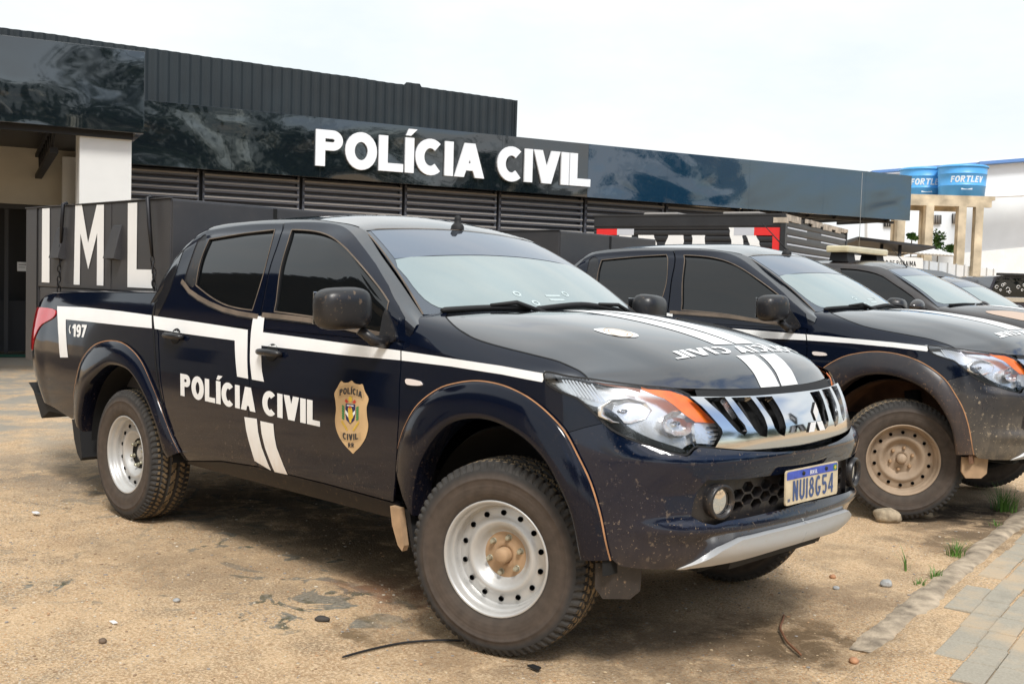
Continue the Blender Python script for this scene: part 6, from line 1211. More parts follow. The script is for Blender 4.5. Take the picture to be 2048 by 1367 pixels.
cd = MB(); P = [(.501,.429),(.55,.33),(.597,.231),(.66,.15),(.709,.096),(.814,.015)]; cd.tube([(x, y, .008+.010*math.sin(i_*.12)) for i_, (x, y) in enumerate(smooth_poly(P, 5, False))], [.003]+[.005]*24+[.004], mat('rusty_metal', (.20,.085,.04), .8), 6); tag(cd.build('metal_rod'), 'bent rusty rod lying on the damp dirt patch', 'rod')
lt_ = MB(); lt_.prism([(-.035,-.01),(.0,-.018),(.035,-.008),(.03,.012),(-.02,.016)], 2, .004, .009, mat('litter_white', (.75,.75,.75), .7)); tag(lt_.build('plastic_scrap', None, (-3.418,-1.223,.002)), 'torn white plastic scrap on the dirt left of the rear wheel', 'litter')
lt_ = MB(); lt_.prism([(-.02,-.008),(.018,-.01),(.02,.008),(-.012,.01)], 2, .004, .008, M['decal']); tag(lt_.build('paper_scrap', None, (-1.25,-1.78,.003)), 'tiny white paper scrap on the gravelly dirt at lower left', 'litter')
lt_ = MB(); lt_.prism([(-.03,-.01),(.028,-.014),(.02,.012),(-.02,.012)], 2, .003, .010, M['black']); tag(lt_.build('rubber_scrap', None, (.219,-.864,.002)), 'small black rubber scrap just in front of the nearest tyre', 'litter')
# ---------------------------------------------------------------- police building (local frame: u along the facade, w into the building, z up)
BA = Vector((-13.84, 4.658)); BD = Vector((math.cos(1.232), math.sin(1.232))); BN = Vector((math.sin(1.232), -math.cos(1.232)))
BM = Matrix(((BD.x,-BN.x,0,BA.x),(BD.y,-BN.y,0,BA.y),(0,0,1,0),(0,0,0,1)))   # columns: u, w, z
def bbuild(mb, name, parent, flip=True):
    return mb.build(name, parent)
bld = empty('police_station', (0,0,0)); bld.matrix_world = BM
tag(bld, 'long low police building with glossy black panel band and slatted screens', 'building')
def panel_mat(name, seed, amp=.35, col=(.006,.010,.014)):
    m = bpy.data.materials.new(name); n, l, b = _bs(m)
    b.inputs['Base Color'].default_value = (*col,1); b.inputs['Roughness'].default_value = .04; b.inputs['IOR'].default_value = 1.8; b.inputs['Coat Weight'].default_value = .6; b.inputs['Coat Roughness'].default_value = .02
    tc = n.new('ShaderNodeTexCoord'); mp = n.new('ShaderNodeMapping'); mp.inputs['Location'].default_value = (seed, seed*2, 0); mp.inputs['Scale'].default_value = (.32,1,.55); l.new(tc.outputs['Object'], mp.inputs[0])
    t = n.new('ShaderNodeTexNoise'); t.inputs['Scale'].default_value = 1.3; t.inputs['Detail'].default_value = 1.6; t.inputs['Distortion'].default_value = .35; l.new(mp.outputs[0], t.inputs[0])
    bp = n.new('ShaderNodeBump'); bp.inputs['Strength'].default_value = amp; bp.inputs['Distance'].default_value = .35; l.new(t.outputs['Fac'], bp.inputs['Height']); l.new(bp.outputs[0], b.inputs['Normal']); return m
M['panel'] = panel_mat('black_gloss_panel', 1.); M['panel_sky'] = panel_mat('sky_tinted_gloss_panel', 4., .35, (.008,.034,.070))  # right-hand panels have the reflected blue sky put into their base colour
M['louver'] = mat('louver_grey', (.11,.115,.135), .5, var=.1, vscale=3); M['louver_lit'] = mat('louver_lit_edge', (.30,.28,.26), .6)
M['corr'] = mat('corrugated_dark', (.010,.017,.021), .55, var=.25, vscale=1.6); M['white_wall'] = mat('white_render', (.72,.72,.70), .8, var=.04, vscale=2); M['beige_wall'] = mat('beige_render', (.50,.46,.38), .85, var=.08, vscale=2)
M['steel_dark'] = mat('dark_steel', (.03,.03,.032), .5); M['interior'] = mat('interior_dark', (.012,.012,.014), .6)
# fascia panels, each a sheet with a folded edge, joints 4 mm
edges = [-.53, 1.41, 2.95, 4.7, 6.5, 8.4, 10.29, 12.42, 14.51, 15.75, 17.19]
for i in range(len(edges)-1):
    f_ = MB(); f_.box(edges[i]+.001, edges[i+1]-.001, 0, .14, 3.20, 4.25, M['panel'] if edges[i] < 6.9 else M['panel_sky'], .002); bbuild(f_, 'fascia_panel', bld)
f_ = MB(); f_.box(-.5, 17.15, .145, .30, 3.24, 4.20, M['steel_dark']); f_.box(-.5, 17.1, .12, 2.2, 3.30, 3.36, M['steel_dark']); [f_.box(u_, u_+.06, .3, 2.0, 3.16, 3.29, M['steel_dark']) for u_ in np.arange(12.8, 17, .8)]; f_.box(12.6, 17.1, .4, .46, 3.14, 3.20, M['steel_dark']); bbuild(f_, 'fascia_frame', bld)
lt_ = MB(); text_solid(lt_, (2.85,-.002,3.40), (1,0,0), (0,0,1), 'POLÍCIA', .635, .06, M['decal'], 1., t=.26, W=.86, gap=.055)
Lw = text_polys('POLÍCIA', t=.26, W=.86, gap=.055)[1]; Lw2 = text_polys('CIVIL', t=.26, W=.86, gap=.04)[1]
k1 = (6.11-2.85)/Lw/.635; k2 = (8.43-6.38)/Lw2/.635
M['sign_white'] = mat('sign_letter_white', (.86,.88,.90), .35)
for word, u0, kk, gp in (('POLÍCIA', 2.85, k1, .055), ('CIVIL', 6.38, k2, .04)):
    wd = empty('sign_word', (0,0,0)); wd.parent = bld; u = u0
    for ch in word:
        w_ = glyph(ch, .26, .86)[1]; q = MB(); text_solid(q, (u,-.012,3.40), (1,0,0), (0,0,1), ch, .635, .045, M['sign_white'], kk, t=.27, W=.86, gap=0)
        q.build('letter', wd); u += (w_+gp)*.635*kk
del lt_
# slatted screens between posts
posts = [-1.05, .97, 2.71, 4.65, 6.6, 8.53, 10.5, 12.5]
for i in range(len(posts)-1):
    s_ = MB(); a0, a1 = posts[i]+.05, posts[i+1]-.05; z = 3.16
    while z > .25:
        s_.prism([(.30,z-.062),(.345,z-.075),(.352,z-.068),(.352,z),(.30,z-.008)], 0, a0, a1, M['louver']); s_.box(a0, a1, .286, .299, z-.034, z-.006, M['louver_lit']); z -= .124  # pale strip along each slat paints the light on its top edge
    s_.box(a0-.02, a0+.02, .34, .40, .1, 3.2, M['louver']); s_.box(a1-.02, a1+.02, .34, .40, .1, 3.2, M['louver']); s_.box(a0, a1, .41, .42, .1, 3.2, M['louver']); bbuild(s_, 'slat_screen', bld)
for p_ in posts[1:]:
    s_ = MB(); s_.box(p_-.05, p_+.05, .44, .54, 0, 3.25, M['interior']); bbuild(s_, 'post', bld)
s_ = MB(); s_.box(-.9, 12.6, 2.2, 2.4, 0, 3.3, M['interior']); s_.box(7.2, 12.6, 2.4, 9, 0, 3.9, M['white_wall']); bbuild(s_, 'wall', bld)
# corrugated parapet
s_ = MB(); us_ = np.arange(-9, 7.30, .045); V = []
for u in us_:
    w_ = 1.0+(.022 if (round(u/.045) % 4) in (0,1) else 0)+.004*mn.noise(Vector((u*3,0,0)))
    zt = 5.35-(u+2.1)*.0235+.012*mn.noise(Vector((u*1.2,3,0)))+(.05 if 4.9 < u < 5.2 else 0); V += [(u, w_, 3.6), (u, w_-.006*mn.noise(Vector((u,1,2))), 4.5), (u, w_, zt)]
n_ = len(us_); s_.add(V, [(i*3+j, i*3+3+j, i*3+4+j, i*3+1+j) for i in range(n_-1) for j in (0,1)], M['corr'], None, False); s_.box(7.24, 7.26, 1.0, 3.0, 3.6, 5.12, M['corr']); bbuild(s_, 'corrugated_parapet', bld)
# entrance canopy and porch
for a0, a1 in ((-8.,-4.3),(-4.296,-.535)):
    s_ = MB(); s_.box(a0, a1, -4.13, -4.03, 3.19, 4.22, M['panel'], .006); bbuild(s_, 'fascia_panel', bld)
s_ = MB(); s_.box(-.62, -.545, -4.02, -.02, 3.19, 4.20, M['panel'], .006); bbuild(s_, 'fascia_panel', bld)
s_ = MB(); s_.box(-8, -.65, -4.0, 2.3, 3.42, 3.50, M['steel_dark']); s_.box(-8,-.65,-3.99,-3.94,3.12,3.22,M['interior']); bbuild(s_, 'canopy_roof', bld)
s_ = MB(); s_.box(-1.28, -.66, -3.94, -3.30, 0, 3.42, M['white_wall'], .004); bbuild(s_, 'column', bld)
s_ = MB(); s_.box(-1.20,-.98, .62, .84, 0, 3.30, M['white_wall'], .004); bbuild(s_, 'column', bld)
s_ = MB()
for k_ in range(7): s_.tube([(-1.55+.0*k_, -3.3+.55*k_, 3.30), (-1.55, -3.02+.55*k_, 3.0)], .02, M['interior'], 6); s_.tube([(-1.55, -3.02+.55*k_, 3.0), (-1.55, -2.75+.55*k_, 3.30)], .02, M['interior'], 6)
s_.box(-1.60,-1.50,-3.5,1.2,2.93,3.0,M['interior']); s_.box(-1.60,-1.50,-3.5,1.2,3.28,3.34,M['interior']); bbuild(s_, 'roof_truss', bld)
s_ = MB(); s_.box(-8, -1.30, .9, 1.1, 2.50, 3.42, M['beige_wall']); s_.box(-1.30,-.60,.9,1.1,.0,3.42,M['beige_wall']); bbuild(s_, 'wall', bld)
s_ = MB(); s_.box(-8, -1.32, 2.0, 2.2, .05, 3.4, M['interior']); s_.box(-3.0,-2.94,1.0,1.2,.05,2.5,M['steel_dark']); s_.box(-1.38,-1.32,.95,1.2,.05,2.5,M['steel_dark']); s_.box(-8,-1.32,.98,1.04,2.42,2.5,M['steel_dark']); s_.box(-2.05,-1.99,1.02,1.08,.05,2.45,M['steel_dark']); s_.box(-8,-1.4,1.3,1.32,.05,.9,M['interior']); bbuild(s_, 'doorway', bld)
s_ = MB(); s_.box(-1.86,-1.66,.93,.945,1.40,1.55,M['white_wall']); s_.box(-1.84,-1.70,.926,.932,1.50,1.515,M['louver_lit']); s_.box(-1.84,-1.74,.926,.932,1.46,1.47,M['louver_lit']); bbuild(s_, 'door_notice', bld)
s_ = MB(); s_.box(-2.6,-1.55,.55,.93,.012,.030,mat('green_mat', (.02,.10,.06), .9)); o_ = s_.build('door_mat'); o_.matrix_world = BM; tag(o_, 'dark green doormat at the dark doorway on the left', 'doormat')
# ---------------------------------------------------------------- the bed boxes
M['box_paint'] = dirty('bed_box_grey', (.038,.039,.044), .42, dirt=(.20,.17,.14), film=.10, zlo=.6, zhi=1.5, low=.25, splat=.3, sscale=14, speck_z=(.3,2.4))
M['chain'] = mat('chain_steel', (.025,.025,.028), .45, metal=.6)
def bed_box():
    rt = empty('bed_box')
    q = MB(); q.box(-4.72,-2.86,-.70,.70,1.302,1.846,M['box_paint'],.008); q.box(-4.70,-2.9,-.695,.695,.72,1.30,M['box_paint'],.004); q.box(-3.60,-3.597,-.703,.703,1.31,1.84,M['box_paint']); q.build('box_shell', rt)
    q = MB(); q.box(-4.93,-4.724,-.70,.70,.785,1.852,M['box_paint'],.008); q.build('rear_door_frame', rt)
    q = MB(); q.box(-2.862,-2.852,-.69,.69,1.32,1.835,M['box_paint'],.003); q.box(-2.856,-2.848,-.02,.005,1.32,1.835,M['dark']); q.build('front_plate', rt)
    q = MB(); q.box(-4.93,-2.85,-.708,-.690,1.846,1.853,M['box_paint'],.002); q.box(-4.73,-4.722,-.706,-.70,.79,1.85,M['dark']); q.build('top_trim', rt)
    for (x0, x1) in ((-4.42,-4.27),(-3.61,-3.46)):
        q = MB(); q.add([(x0+.05,-.70,1.705),(x1,-.70,1.705),(x1,-.70,1.49),(x0,-.70,1.49),(x0+.05,-.712,1.70),(x1-.005,-.712,1.70),(x1-.0,-.752,1.50),(x0+.005,-.752,1.50)], [(0,1,5,4),(4,5,6,7),(1,2,6,5),(0,4,7,3),(3,7,6,2)], M['box_paint'], None, False); q.build('vent_hood', rt)
    fI = plane_f((0,-.7035,0), (1,0,0), (0,0,1)); fI_ = lambda a, b: fI(a, b)
    q = MB(); patch(q, fI, 1, [[(-4.643,1.333),(-4.515,1.333),(-4.52,1.838),(-4.643,1.838)]], M['decal'], h=(1,1)); q.build('letter', rt)
    q = MB(); patch(q, fI, 1, [[(-4.13,1.328),(-4.04,1.328),(-4.035,1.66),(-3.915,1.43),(-3.79,1.66),(-3.79,1.330),(-3.696,1.330),(-3.699,1.836),(-3.80,1.838),(-3.92,1.60),(-4.015,1.843),(-4.115,1.845)]], M['decal'], h=(1,1)); q.build('letter', rt)
    q = MB(); patch(q, fI, 1, [[(-3.372,1.328),(-3.057,1.328),(-3.057,1.437),(-3.257,1.437),(-3.257,1.835),(-3.377,1.835)]], M['decal'], h=(1,1)); q.build('letter', rt)
    return rt
box1 = bed_box(); tag(box1, 'grey metal bed box lettered IML on the nearest pickup', 'metal box', 'metal boxes carried in pickup beds')
def chain(x0, z0, x1, z1, label, strap):
    q = MB(); y = -.725; L = Vector((x1-x0, 0, z1-z0)); n_ = max(4, int(L.length*(1-strap)/.034)); d = L.normalized()
    if strap: q.tube([(x0,-.70,z0+.012),(x0,y-.002,z0+.006),(x0+L.x*strap*.5,y-.004,z0+L.z*strap*.5),(x0+L.x*strap,y,z0+L.z*strap)], [.012,.013,.013,.009], M['chain'], 8)
    s0 = Vector((x0, y, z0))+L*strap
    for i in range(n_):
        c_ = s0+L*(1-strap)*((i+.5)/n_)+Vector((0, -.004*math.sin(i*2.1), 0)); e1 = d; e2 = Vector((d.z,0,-d.x)) if i % 2 else Vector((0,1,0)); k_ = (L.length*(1-strap)/n_)*.68
        q.tube([c_+e1*math.cos(t)*k_+e2*math.sin(t)*.011 for t in np.linspace(0, 2*math.pi, 11)[:-1]], .0042, M['chain'], 5, closed=True)
    o_ = q.build('tie_down_chain'); return tag(o_, label, 'chain', 'chains tying down the lettered bed box')
chain(-4.245, 1.85, -4.322, 1.272, 'tie-down chain between the letters I and M of the bed box', .45)
chain(-3.08, 1.85, -2.985, 1.305, 'tie-down chain with a strap, beside the letter L next to the cab', .62)
# ---------------------------------------------------------------- box truck behind
M['rib_black'] = mat('ribbed_body_black', (.022,.023,.026), .45, var=.2, vscale=3); M['tape_red'] = mat('reflective_red', (.75,.03,.03), .35); M['tape_white'] = mat('reflective_white', (.55,.57,.62), .35)
M['peel'] = mat('peeling_trim', (.42,.36,.29), .8, var=.4, vscale=8)
P1, P2, P3 = Vector((-8.64,9.97)), Vector((-5.55,10.73)), Vector((-6.23,14.59))
bt = empty('box_truck', (P2.x, P2.y, 0)); tag(bt, 'black ribbed box truck lettered IML with red and white reflective corners', 'box truck')
ex = (P2-P1).normalized(); ey_ = Vector((-ex.y, ex.x)); bt.matrix_world = Matrix(((ex.x, ey_.x, 0, P2.x), (ex.y, ey_.y, 0, P2.y), (0,0,1,0),(0,0,0,1)))
W_ = (P2-P1).length; Ld = (P3-P2).length
def rib_face(mb, p0, p1, nrm, z0, z1, pitch, dep, mt, mt2=None):
    z = z0; V = []; rows = []
    zs_ = []
    while z < z1-1e-3:
        for k_, d_ in ((0,0),(.12,dep*.8),(.35,dep),(.65,dep),(.88,dep*.8)): zs_.append((min(z+pitch*k_, z1), d_))
        z += pitch
    zs_.append((z1, 0)); n0 = Vector(nrm)
    for z_, d_ in zs_:
        V += [(p0[0]+n0.x*d_, p0[1]+n0.y*d_, z_), (p1[0]+n0.x*d_, p1[1]+n0.y*d_, z_)]
    mb.add(V, [(2*i, 2*i+1, 2*i+3, 2*i+2) for i in range(len(zs_)-1)], mt, None, False)
q = MB(); q.box(-W_+.01, -.01, .01, Ld-.01, .75, 2.585, M['rib_black']); q.box(-W_+.2,-.2,.3,Ld+1.4,.45,.75,M['dark'])
q.build('cargo_body', bt)
q = MB(); rib_face(q, (-W_,0), (0,0), (0,-1), .80, 2.42, .092, .018, M['rib_black']); q.box(-W_,0,-.03,.0,2.42,2.60,M['rib_black'],.006); q.box(-W_-.02,.02,-.04,.04,2.585,2.612,M['steel_dark']); q.build('ribbed_panel', bt)
q = MB(); rib_face(q, (0,0), (0,Ld), (1,0), .80, 2.50, .125, .012, M['rib_black'])
for k_ in range(13):
    z_ = .85+.125*k_
    for (a0, a1) in ((.12,Ld-.1),) if not 11 <= k_ <= 12 else ((.12,1.2),(2.1,Ld-.1)): q.box(.013,.020,a0,a1,z_+.045,z_+.068,M['tape_white'])
q.build('ribbed_panel', bt)
q = MB(); q.box(-.05,.03,-.045,.03,.75,2.58,M['rib_black'],.006); q.box(-.02,.026,Ld-.06,Ld,.75,2.56,M['rib_black'],.006); q.build('corner_post', bt)
q = MB(); rnd = random.Random(5); a = 0
while a < Ld:
    l_ = rnd.uniform(.10,.4)
    if rnd.random() < .8: q.box(.014,.034,a,min(a+l_,Ld),2.545-rnd.uniform(0,.05),2.60,M['peel'])
    a += l_
q.build('peeling_trim', bt); q = MB(); q.box(-.16,.035,-.05,.10,2.47,2.55,M['peel']); q.build('torn_corner', bt)
for u0 in (-2.1,-.75):
    q = MB(); q.box(u0-.3,u0+.3,.2,.8,2.60,2.66,M['louver_lit'],.02); q.build('roof_vent', bt)
w0 = W_
for T_ in ([(-w0+.05,-w0+.42,2.28,2.38,'tape_red'),(-w0+.05,-w0+.15,1.95,2.28,'tape_red')],[(-w0+.42,-w0+.72,2.28,2.38,'tape_white')],[(-.46,-.06,2.28,2.40,'tape_red'),(-.17,-.06,1.98,2.28,'tape_red')],[(-.78,-.46,2.28,2.40,'tape_white')],[(-.17,-.06,1.60,1.98,'tape_white')]):
    q = MB()
    for (x0,x1,z0,z1,mk) in T_: q.box(x0,x1,-.022,-.019,z0,z1,M[mk])
    q.build('reflective_tape', bt)
fB = plane_f((0,-.0195,0), (1,0,0), (0,0,1))
def jag(pts, seed):
    r_ = random.Random(seed); D_ = dens(pts, .05); return [(x+r_.uniform(-.012,.012), z_) for x, z_ in D_]
for k_, pts in enumerate(([(-2.62,1.5),(-2.42,1.5),(-2.40,2.29),(-2.62,2.29)], [(-2.22,1.5),(-2.02,1.5),(-2.02,1.95),(-1.86,1.62),(-1.72,1.95),(-1.72,1.5),(-1.50,1.5),(-1.50,2.29),(-1.70,2.29),(-1.86,1.98),(-2.00,2.29),(-2.24,2.29)], [(-1.36,1.5),(-.95,1.5),(-.95,1.62),(-1.14,1.62),(-1.14,2.29),(-1.36,2.29)])):
    if k_ == 0: pts = [(-2.72,1.5),(-2.52,1.5),(-2.50,2.28),(-2.72,2.28)]
    if k_ == 1: pts = [(-2.36,1.5),(-2.14,1.5),(-2.14,1.95),(-2.00,1.60),(-1.84,1.95),(-1.84,1.5),(-1.60,1.5),(-1.60,2.28),(-1.86,2.28),(-1.98,1.95),(-2.12,2.28),(-2.38,2.28)]
    if k_ == 2: pts = [(-1.46,1.5),(-1.05,1.5),(-1.05,1.62),(-1.24,1.62),(-1.24,2.28),(-1.46,2.28)]
    q = MB(); patch(q, fB, 1, [jag(pts, k_)], M['decal'], h=(1,1)); q.build('letter', bt)
for pts in ([(-.86,2.40),(-.66,2.40),(-.52,1.5),(-.70,1.5)], [(-.58,2.28),(-.42,2.28),(-.10,1.5),(-.30,1.5)]):
    q = MB(); patch(q, fB, 1, [jag(pts, 8)], M['decal'], h=(1,1)); q.build('stripe', bt)
for x_, y_ in ((-.3,1.0),(-.3,Ld-.2),(-W_+.3,1.0),(-W_+.3,Ld-.2)):
    q = MB(); q.lathe([(-.13,.25),(-.12,.43),(.12,.43),(.13,.25),(.02,.2),(.02,.01)], M['tyre'], 24, 'x'); q.v = [(a+x_, b+y_, c_+.43) for a, b, c_ in q.v]; q.build('wheel', bt)
# ---------------------------------------------------------------- background on the right
M['white_wall_old'] = dirty('old_white_wall', (.84,.85,.84), .85, dirt=(.36,.34,.30), film=.12, zlo=2.5, zhi=1.6, low=.25, splat=.35, sscale=3, speck_z=(-1,4))
def wall_seg(name, a, b, z, th, mt, z0=0.):
    a, b = Vector(a[:2]), Vector(b[:2]); d = (b-a).normalized(); n_ = Vector((-d.y, d.x)); L = (b-a).length
    q = MB(); q.box(0, L, 0, th, z0, z, mt); o_ = q.build(name); o_.matrix_world = Matrix(((d.x,n_.x,0,a.x),(d.y,n_.y,0,a.y),(0,0,1,0),(0,0,0,1))); return o_, L
wo, L = wall_seg('boundary_wall', (-8.3,15.6), (-11.9,42.5), 2.42, .18, M['white_wall_old']); tag(wo, 'stained white slab wall behind the parked vehicles on the right', 'wall')
k_ = 0
for a in np.arange(.6, L, .95):
    q = MB(); q.box(a-.035, a+.035, -.028, -.002, 0, 2.44, mat('wall_joint', (.42,.41,.39), .9) if k_ == 0 else bpy.data.materials['wall_joint']); q.build('joint_strip', wo); k_ += 1
tw = MB(); text_solid(tw, (4.15,-.028,2.12), (-1,0,0), (0,0,1), 'ESTADO DE RORAIMA', .0, 0, M['gap'], 1.) if False else None
dW = (Vector((-11.9,42.5))-Vector((-8.3,15.6))).normalized()
sb = empty('wall_sign', (0,0,0)); tag(sb, 'white board reading ESTADO DE RORAIMA behind the third vehicle', 'sign')
so, sx_, sy_ = at(1690,560,21.5), at(1846,560,21.5), at(1690,510,21.5); exs = (sx_-so); eys = (sy_-so)
q = MB(); P_b = [so, sx_, at(1846,516,21.5), at(1690,505,21.5)]; P_c = [p+_f*.06 for p in P_b]; q.add(P_b+P_c, [(0,1,2,3),(7,6,5,4),(0,4,5,1),(1,5,6,2),(2,6,7,3),(3,7,4,0)], M['white_wall'], None, False); q.build('board', sb)
q = MB(); fS = plane_f(at(1742,529,21.5)-_f*.006, at(1832,532.5,21.5)-at(1742,529,21.5), at(1742,519,21.5)-at(1742,529,21.5))
text_on(q, fS, -1, [(0,0),(1,0),(1,1),(0,1)], 'ESTADO DE RORAIMA', M['gap'], off=.004, h=(9,9), t=.18, W=.62, gap=.14); q.build('sign_lettering', sb)
# words
q = MB(); fW = plane_f((0,-.0035,0), (1,0,0), (0,0,1)); Lg, Wg = text_polys('ESTADO DE RORAIMA', t=.18, W=.62, gap=.12)
# white rear building with tower
d0 = 45
A_, B_ = at(1700, 500, 45), at(2300, 500, 45)
hb = empty('warehouse', (0,0,0)); tag(hb, 'large white warehouse with a blue roof edge behind the water tanks', 'building')
def quad3(mb, pts, mt, back=.4):
    P = [Vector(p) for p in pts]; n_ = len(P); Q = [p+_f*back for p in P]; mb.add(P+Q, [tuple(range(n_)), tuple(range(2*n_-1, n_-1, -1))]+[(i, n_+i, n_+(i+1)%n_, (i+1)%n_) for i in range(n_)], mt, None, False)
M['pale_wall'] = mat('pale_wall', (.72,.76,.80), .85, var=.10, vscale=.5); M['pale_wall2'] = mat('pale_wall_shade', (.6,.63,.66), .85, var=.12, vscale=.4); M['roof_blue'] = mat('roof_blue', (.10,.22,.50), .5)
q = MB(); quad3(q, [at(1735,341,47),at(2200,300,47),at(2200,760,47),at(1735,760,47)], M['pale_wall']); q.build('wall', hb)
q = MB(); quad3(q, [at(1965,325,45),at(2200,309,45),at(2200,385,45),at(1965,394,45)], M['pale_wall']); q.build('upper_wall', hb)
q = MB(); quad3(q, [at(1960,323,44.6),at(2200,304,44.6),at(2200,311,44.6),at(1960,329,44.6)], M['roof_blue']); q.build('roof_edge', hb)
q = MB(); quad3(q, [at(1745,341,46.5),at(1965,324,46.5),at(1965,329,46.5),at(1745,346,46.5)], M['roof_blue']); q.build('roof_edge', hb)
for (x0,y0,x1,y1) in ((1768,443,1791,453),(1866,430,1883,448),(1905,427,1916,447)):
    q = MB(); quad3(q, [at(x0,y0,46.9),at(x1,y0,46.9),at(x1,y1,46.9),at(x0,y1,46.9)], M['interior'], .05); wn_ = q.build('window', hb)
    q = MB()
    for k_ in range(1, 5): a_ = at(x0+(x1-x0)*k_/5, y0, 46.85); b_ = at(x0+(x1-x0)*k_/5, y1, 46.85); q.tube([a_, b_], .02, M['louver_lit'], 4)
    q.build('bars', wn_)
# old retaining wall below the tower
q = MB(); quad3(q, [at(1930,505,36),at(2200,480,36),at(2200,700,36),at(1700,700,36),at(1700,520,36)], M['white_wall_old']); o_ = q.build('retaining_wall'); tag(o_, 'old stained wall below the concrete water tower', 'wall')
# water tower
M['tower'] = mat('tower_concrete', (.54,.45,.32), .85, var=.4, vscale=2); M['tank'] = mat('tank_blue', (.09,.38,.78), .4, var=.12, vscale=1.5); M['tank_mark'] = mat('tank_lettering', (.72,.80,.86), .5)
tww = empty('water_tower', at(1885, 700, 33)); tww.location.z = 0; tag(tww, 'tan concrete frame tower carrying two blue water tanks', 'water tower')
def tpart(name, fn, mt):
    q = MB(); fn(q); o_ = q.build(name, tww); o_.location = -tww.location; return o_
zb_, zt_ = at(1885,400,33).z, at(1885,390,33).z
hu = Vector((_r2.x, _r2.y, 0)).normalized(); hv = Vector((_f.x,_f.y,0)).normalized(); tc0 = at(1885,395,33)
def obox(q, c, du, dv, z0, z1, mt):
    P = []
    for z_ in (z0, z1):
        for s1, s2 in ((-1,-1),(1,-1),(1,1),(-1,1)): p = Vector((c.x, c.y, 0))+hu*du*s1+hv*dv*s2; P.append((p.x, p.y, z_))
    q.add(P, [(3,2,1,0),(4,5,6,7),(0,1,5,4),(1,2,6,5),(2,3,7,6),(3,0,4,7)], mt, None, False)
q = MB(); zs0 = at(1900,400,33).z; sl_c = at(1883,395,33)+hv*.9
obox(q, sl_c, 1.62, 1.0, zs0+.02, zs0+.14, M['tower']); o_ = q.build('slab', tww, -tww.location)
q = MB(); obox(q, sl_c-hv*.95, 1.50, .10, zs0-.20, zs0+.018, M['tower']); obox(q, sl_c+hv*.95, 1.50, .10, zs0-.20, zs0+.018, M['tower']); q.build('beam', tww, -tww.location)
for px_ in (1800, 1856, 1921, 1955):
    cx = at(px_, 450, 33); q = MB(); obox(q, cx, .12, .12, 1.5, zs0-.20, M['tower']); q.build('column', tww, -tww.location)
for px_ in (1834, 1893):
    cx = at(px_, 450, 33)+hv*1.9; q = MB(); obox(q, cx, .11, .11, 1.5, zs0-.20, M['tower']); q.build('column', tww, -tww.location)
def tank(px_, d, ztop, zbot, rt_, rb_, label, txt):
    c = at(px_, 360, d); rt = empty('water_tank', (c.x, c.y, zbot)); H = ztop-zbot
    q = MB(); q.lathe([(0,.01),(0,rb_),(H*.33,rb_+(rt_-rb_)*.33),(H*.345,rb_+(rt_-rb_)*.33+.02),(H*.36,rb_+(rt_-rb_)*.36),(H*.70,rb_+(rt_-rb_)*.7),(H*.715,rb_+(rt_-rb_)*.7+.02),(H*.73,rb_+(rt_-rb_)*.73),(H*.94,rt_)], M['tank'], 40, 'z'); q.build('tank_body', rt)
    q = MB(); q.lathe([(H*.93,rt_+.03),(H*.97,rt_+.035),(H,rt_*.96),(H+.04,rt_*.5),(H+.05,.01)], M['tank'], 40, 'z'); q.build('lid', rt)
    th0 = math.atan2(-_f.y, -_f.x); f_ = lambda a, b: np.stack([(rb_+(rt_-rb_)*np.atleast_1d(b)/H+.006)*np.cos(th0+np.atleast_1d(a)/rt_), (rb_+(rt_-rb_)*np.atleast_1d(b)/H+.006)*np.sin(th0+np.atleast_1d(a)/rt_), np.atleast_1d(b)], 1)
    q = MB(); Lg, Wg = text_polys(txt, t=.24, W=.75, gap=.10); s_ = H*.20
    for polys in Lg: patch(q, f_, 1, [[((p[0]-Wg*.62)*s_*.95+p[1]*.03, H*.43+p[1]*s_) for p in poly] for poly in polys], M['tank_mark'], h=(.1,.2))
    q.build('lettering', rt); q = MB(); f2 = f_; patch(q, f2, 1, [[(-.30,H*.20),(.05,H*.20),(.05,H*.245),(-.30,H*.245)]], M['tank_mark'], h=(.1,.2)); q.build('small_print', rt)
    return tag(rt, label, 'water tank', 'blue water tanks on the concrete tower')
z_t = zs0+.14
tank(1924, 33.6, z_t+.98, z_t, .735, .675, 'right-hand blue water tank, the nearer one with more of its lettering showing', 'FORTLEV')
tank(1846, 34.9, z_t+1.02, z_t, .735, .675, 'left-hand blue water tank, partly behind the end of the black panel band', 'FORTLEV')
# lean-to roof and its posts
ln = empty('lean_to_shed', (0,0,0)); tag(ln, 'rusty open lean-to with a thin dark roof over the white wall', 'shed')
q = MB(); quad3(q, [at(1716,473,26),at(1870,492,26),at(1872,496,26),at(1716,480,26)], M['steel_dark'], 3.); q.build('roof', ln)
q = MB(); q.tube([at(1800,490,26.2), at(1800,503,26.2)+Vector((0,0,-2))], .04, M['steel_dark'], 6); q.tube([at(1764,484,26.4), at(1764,503,26.4)+Vector((0,0,-2))], .04, M['steel_dark'], 6); q.build('post', ln)
q = MB()
for k_ in range(26):
    p_ = at(1725+7.2*k_, 499+.45*k_, 27.5); q.tube([p_, p_+hv*2+Vector((0,0,.25))], .045, M['white_wall_old'], 6)
o_ = q.build('fibre_roof'); tag(o_, 'pale corrugated fibre roof edge just above the white wall', 'roof')
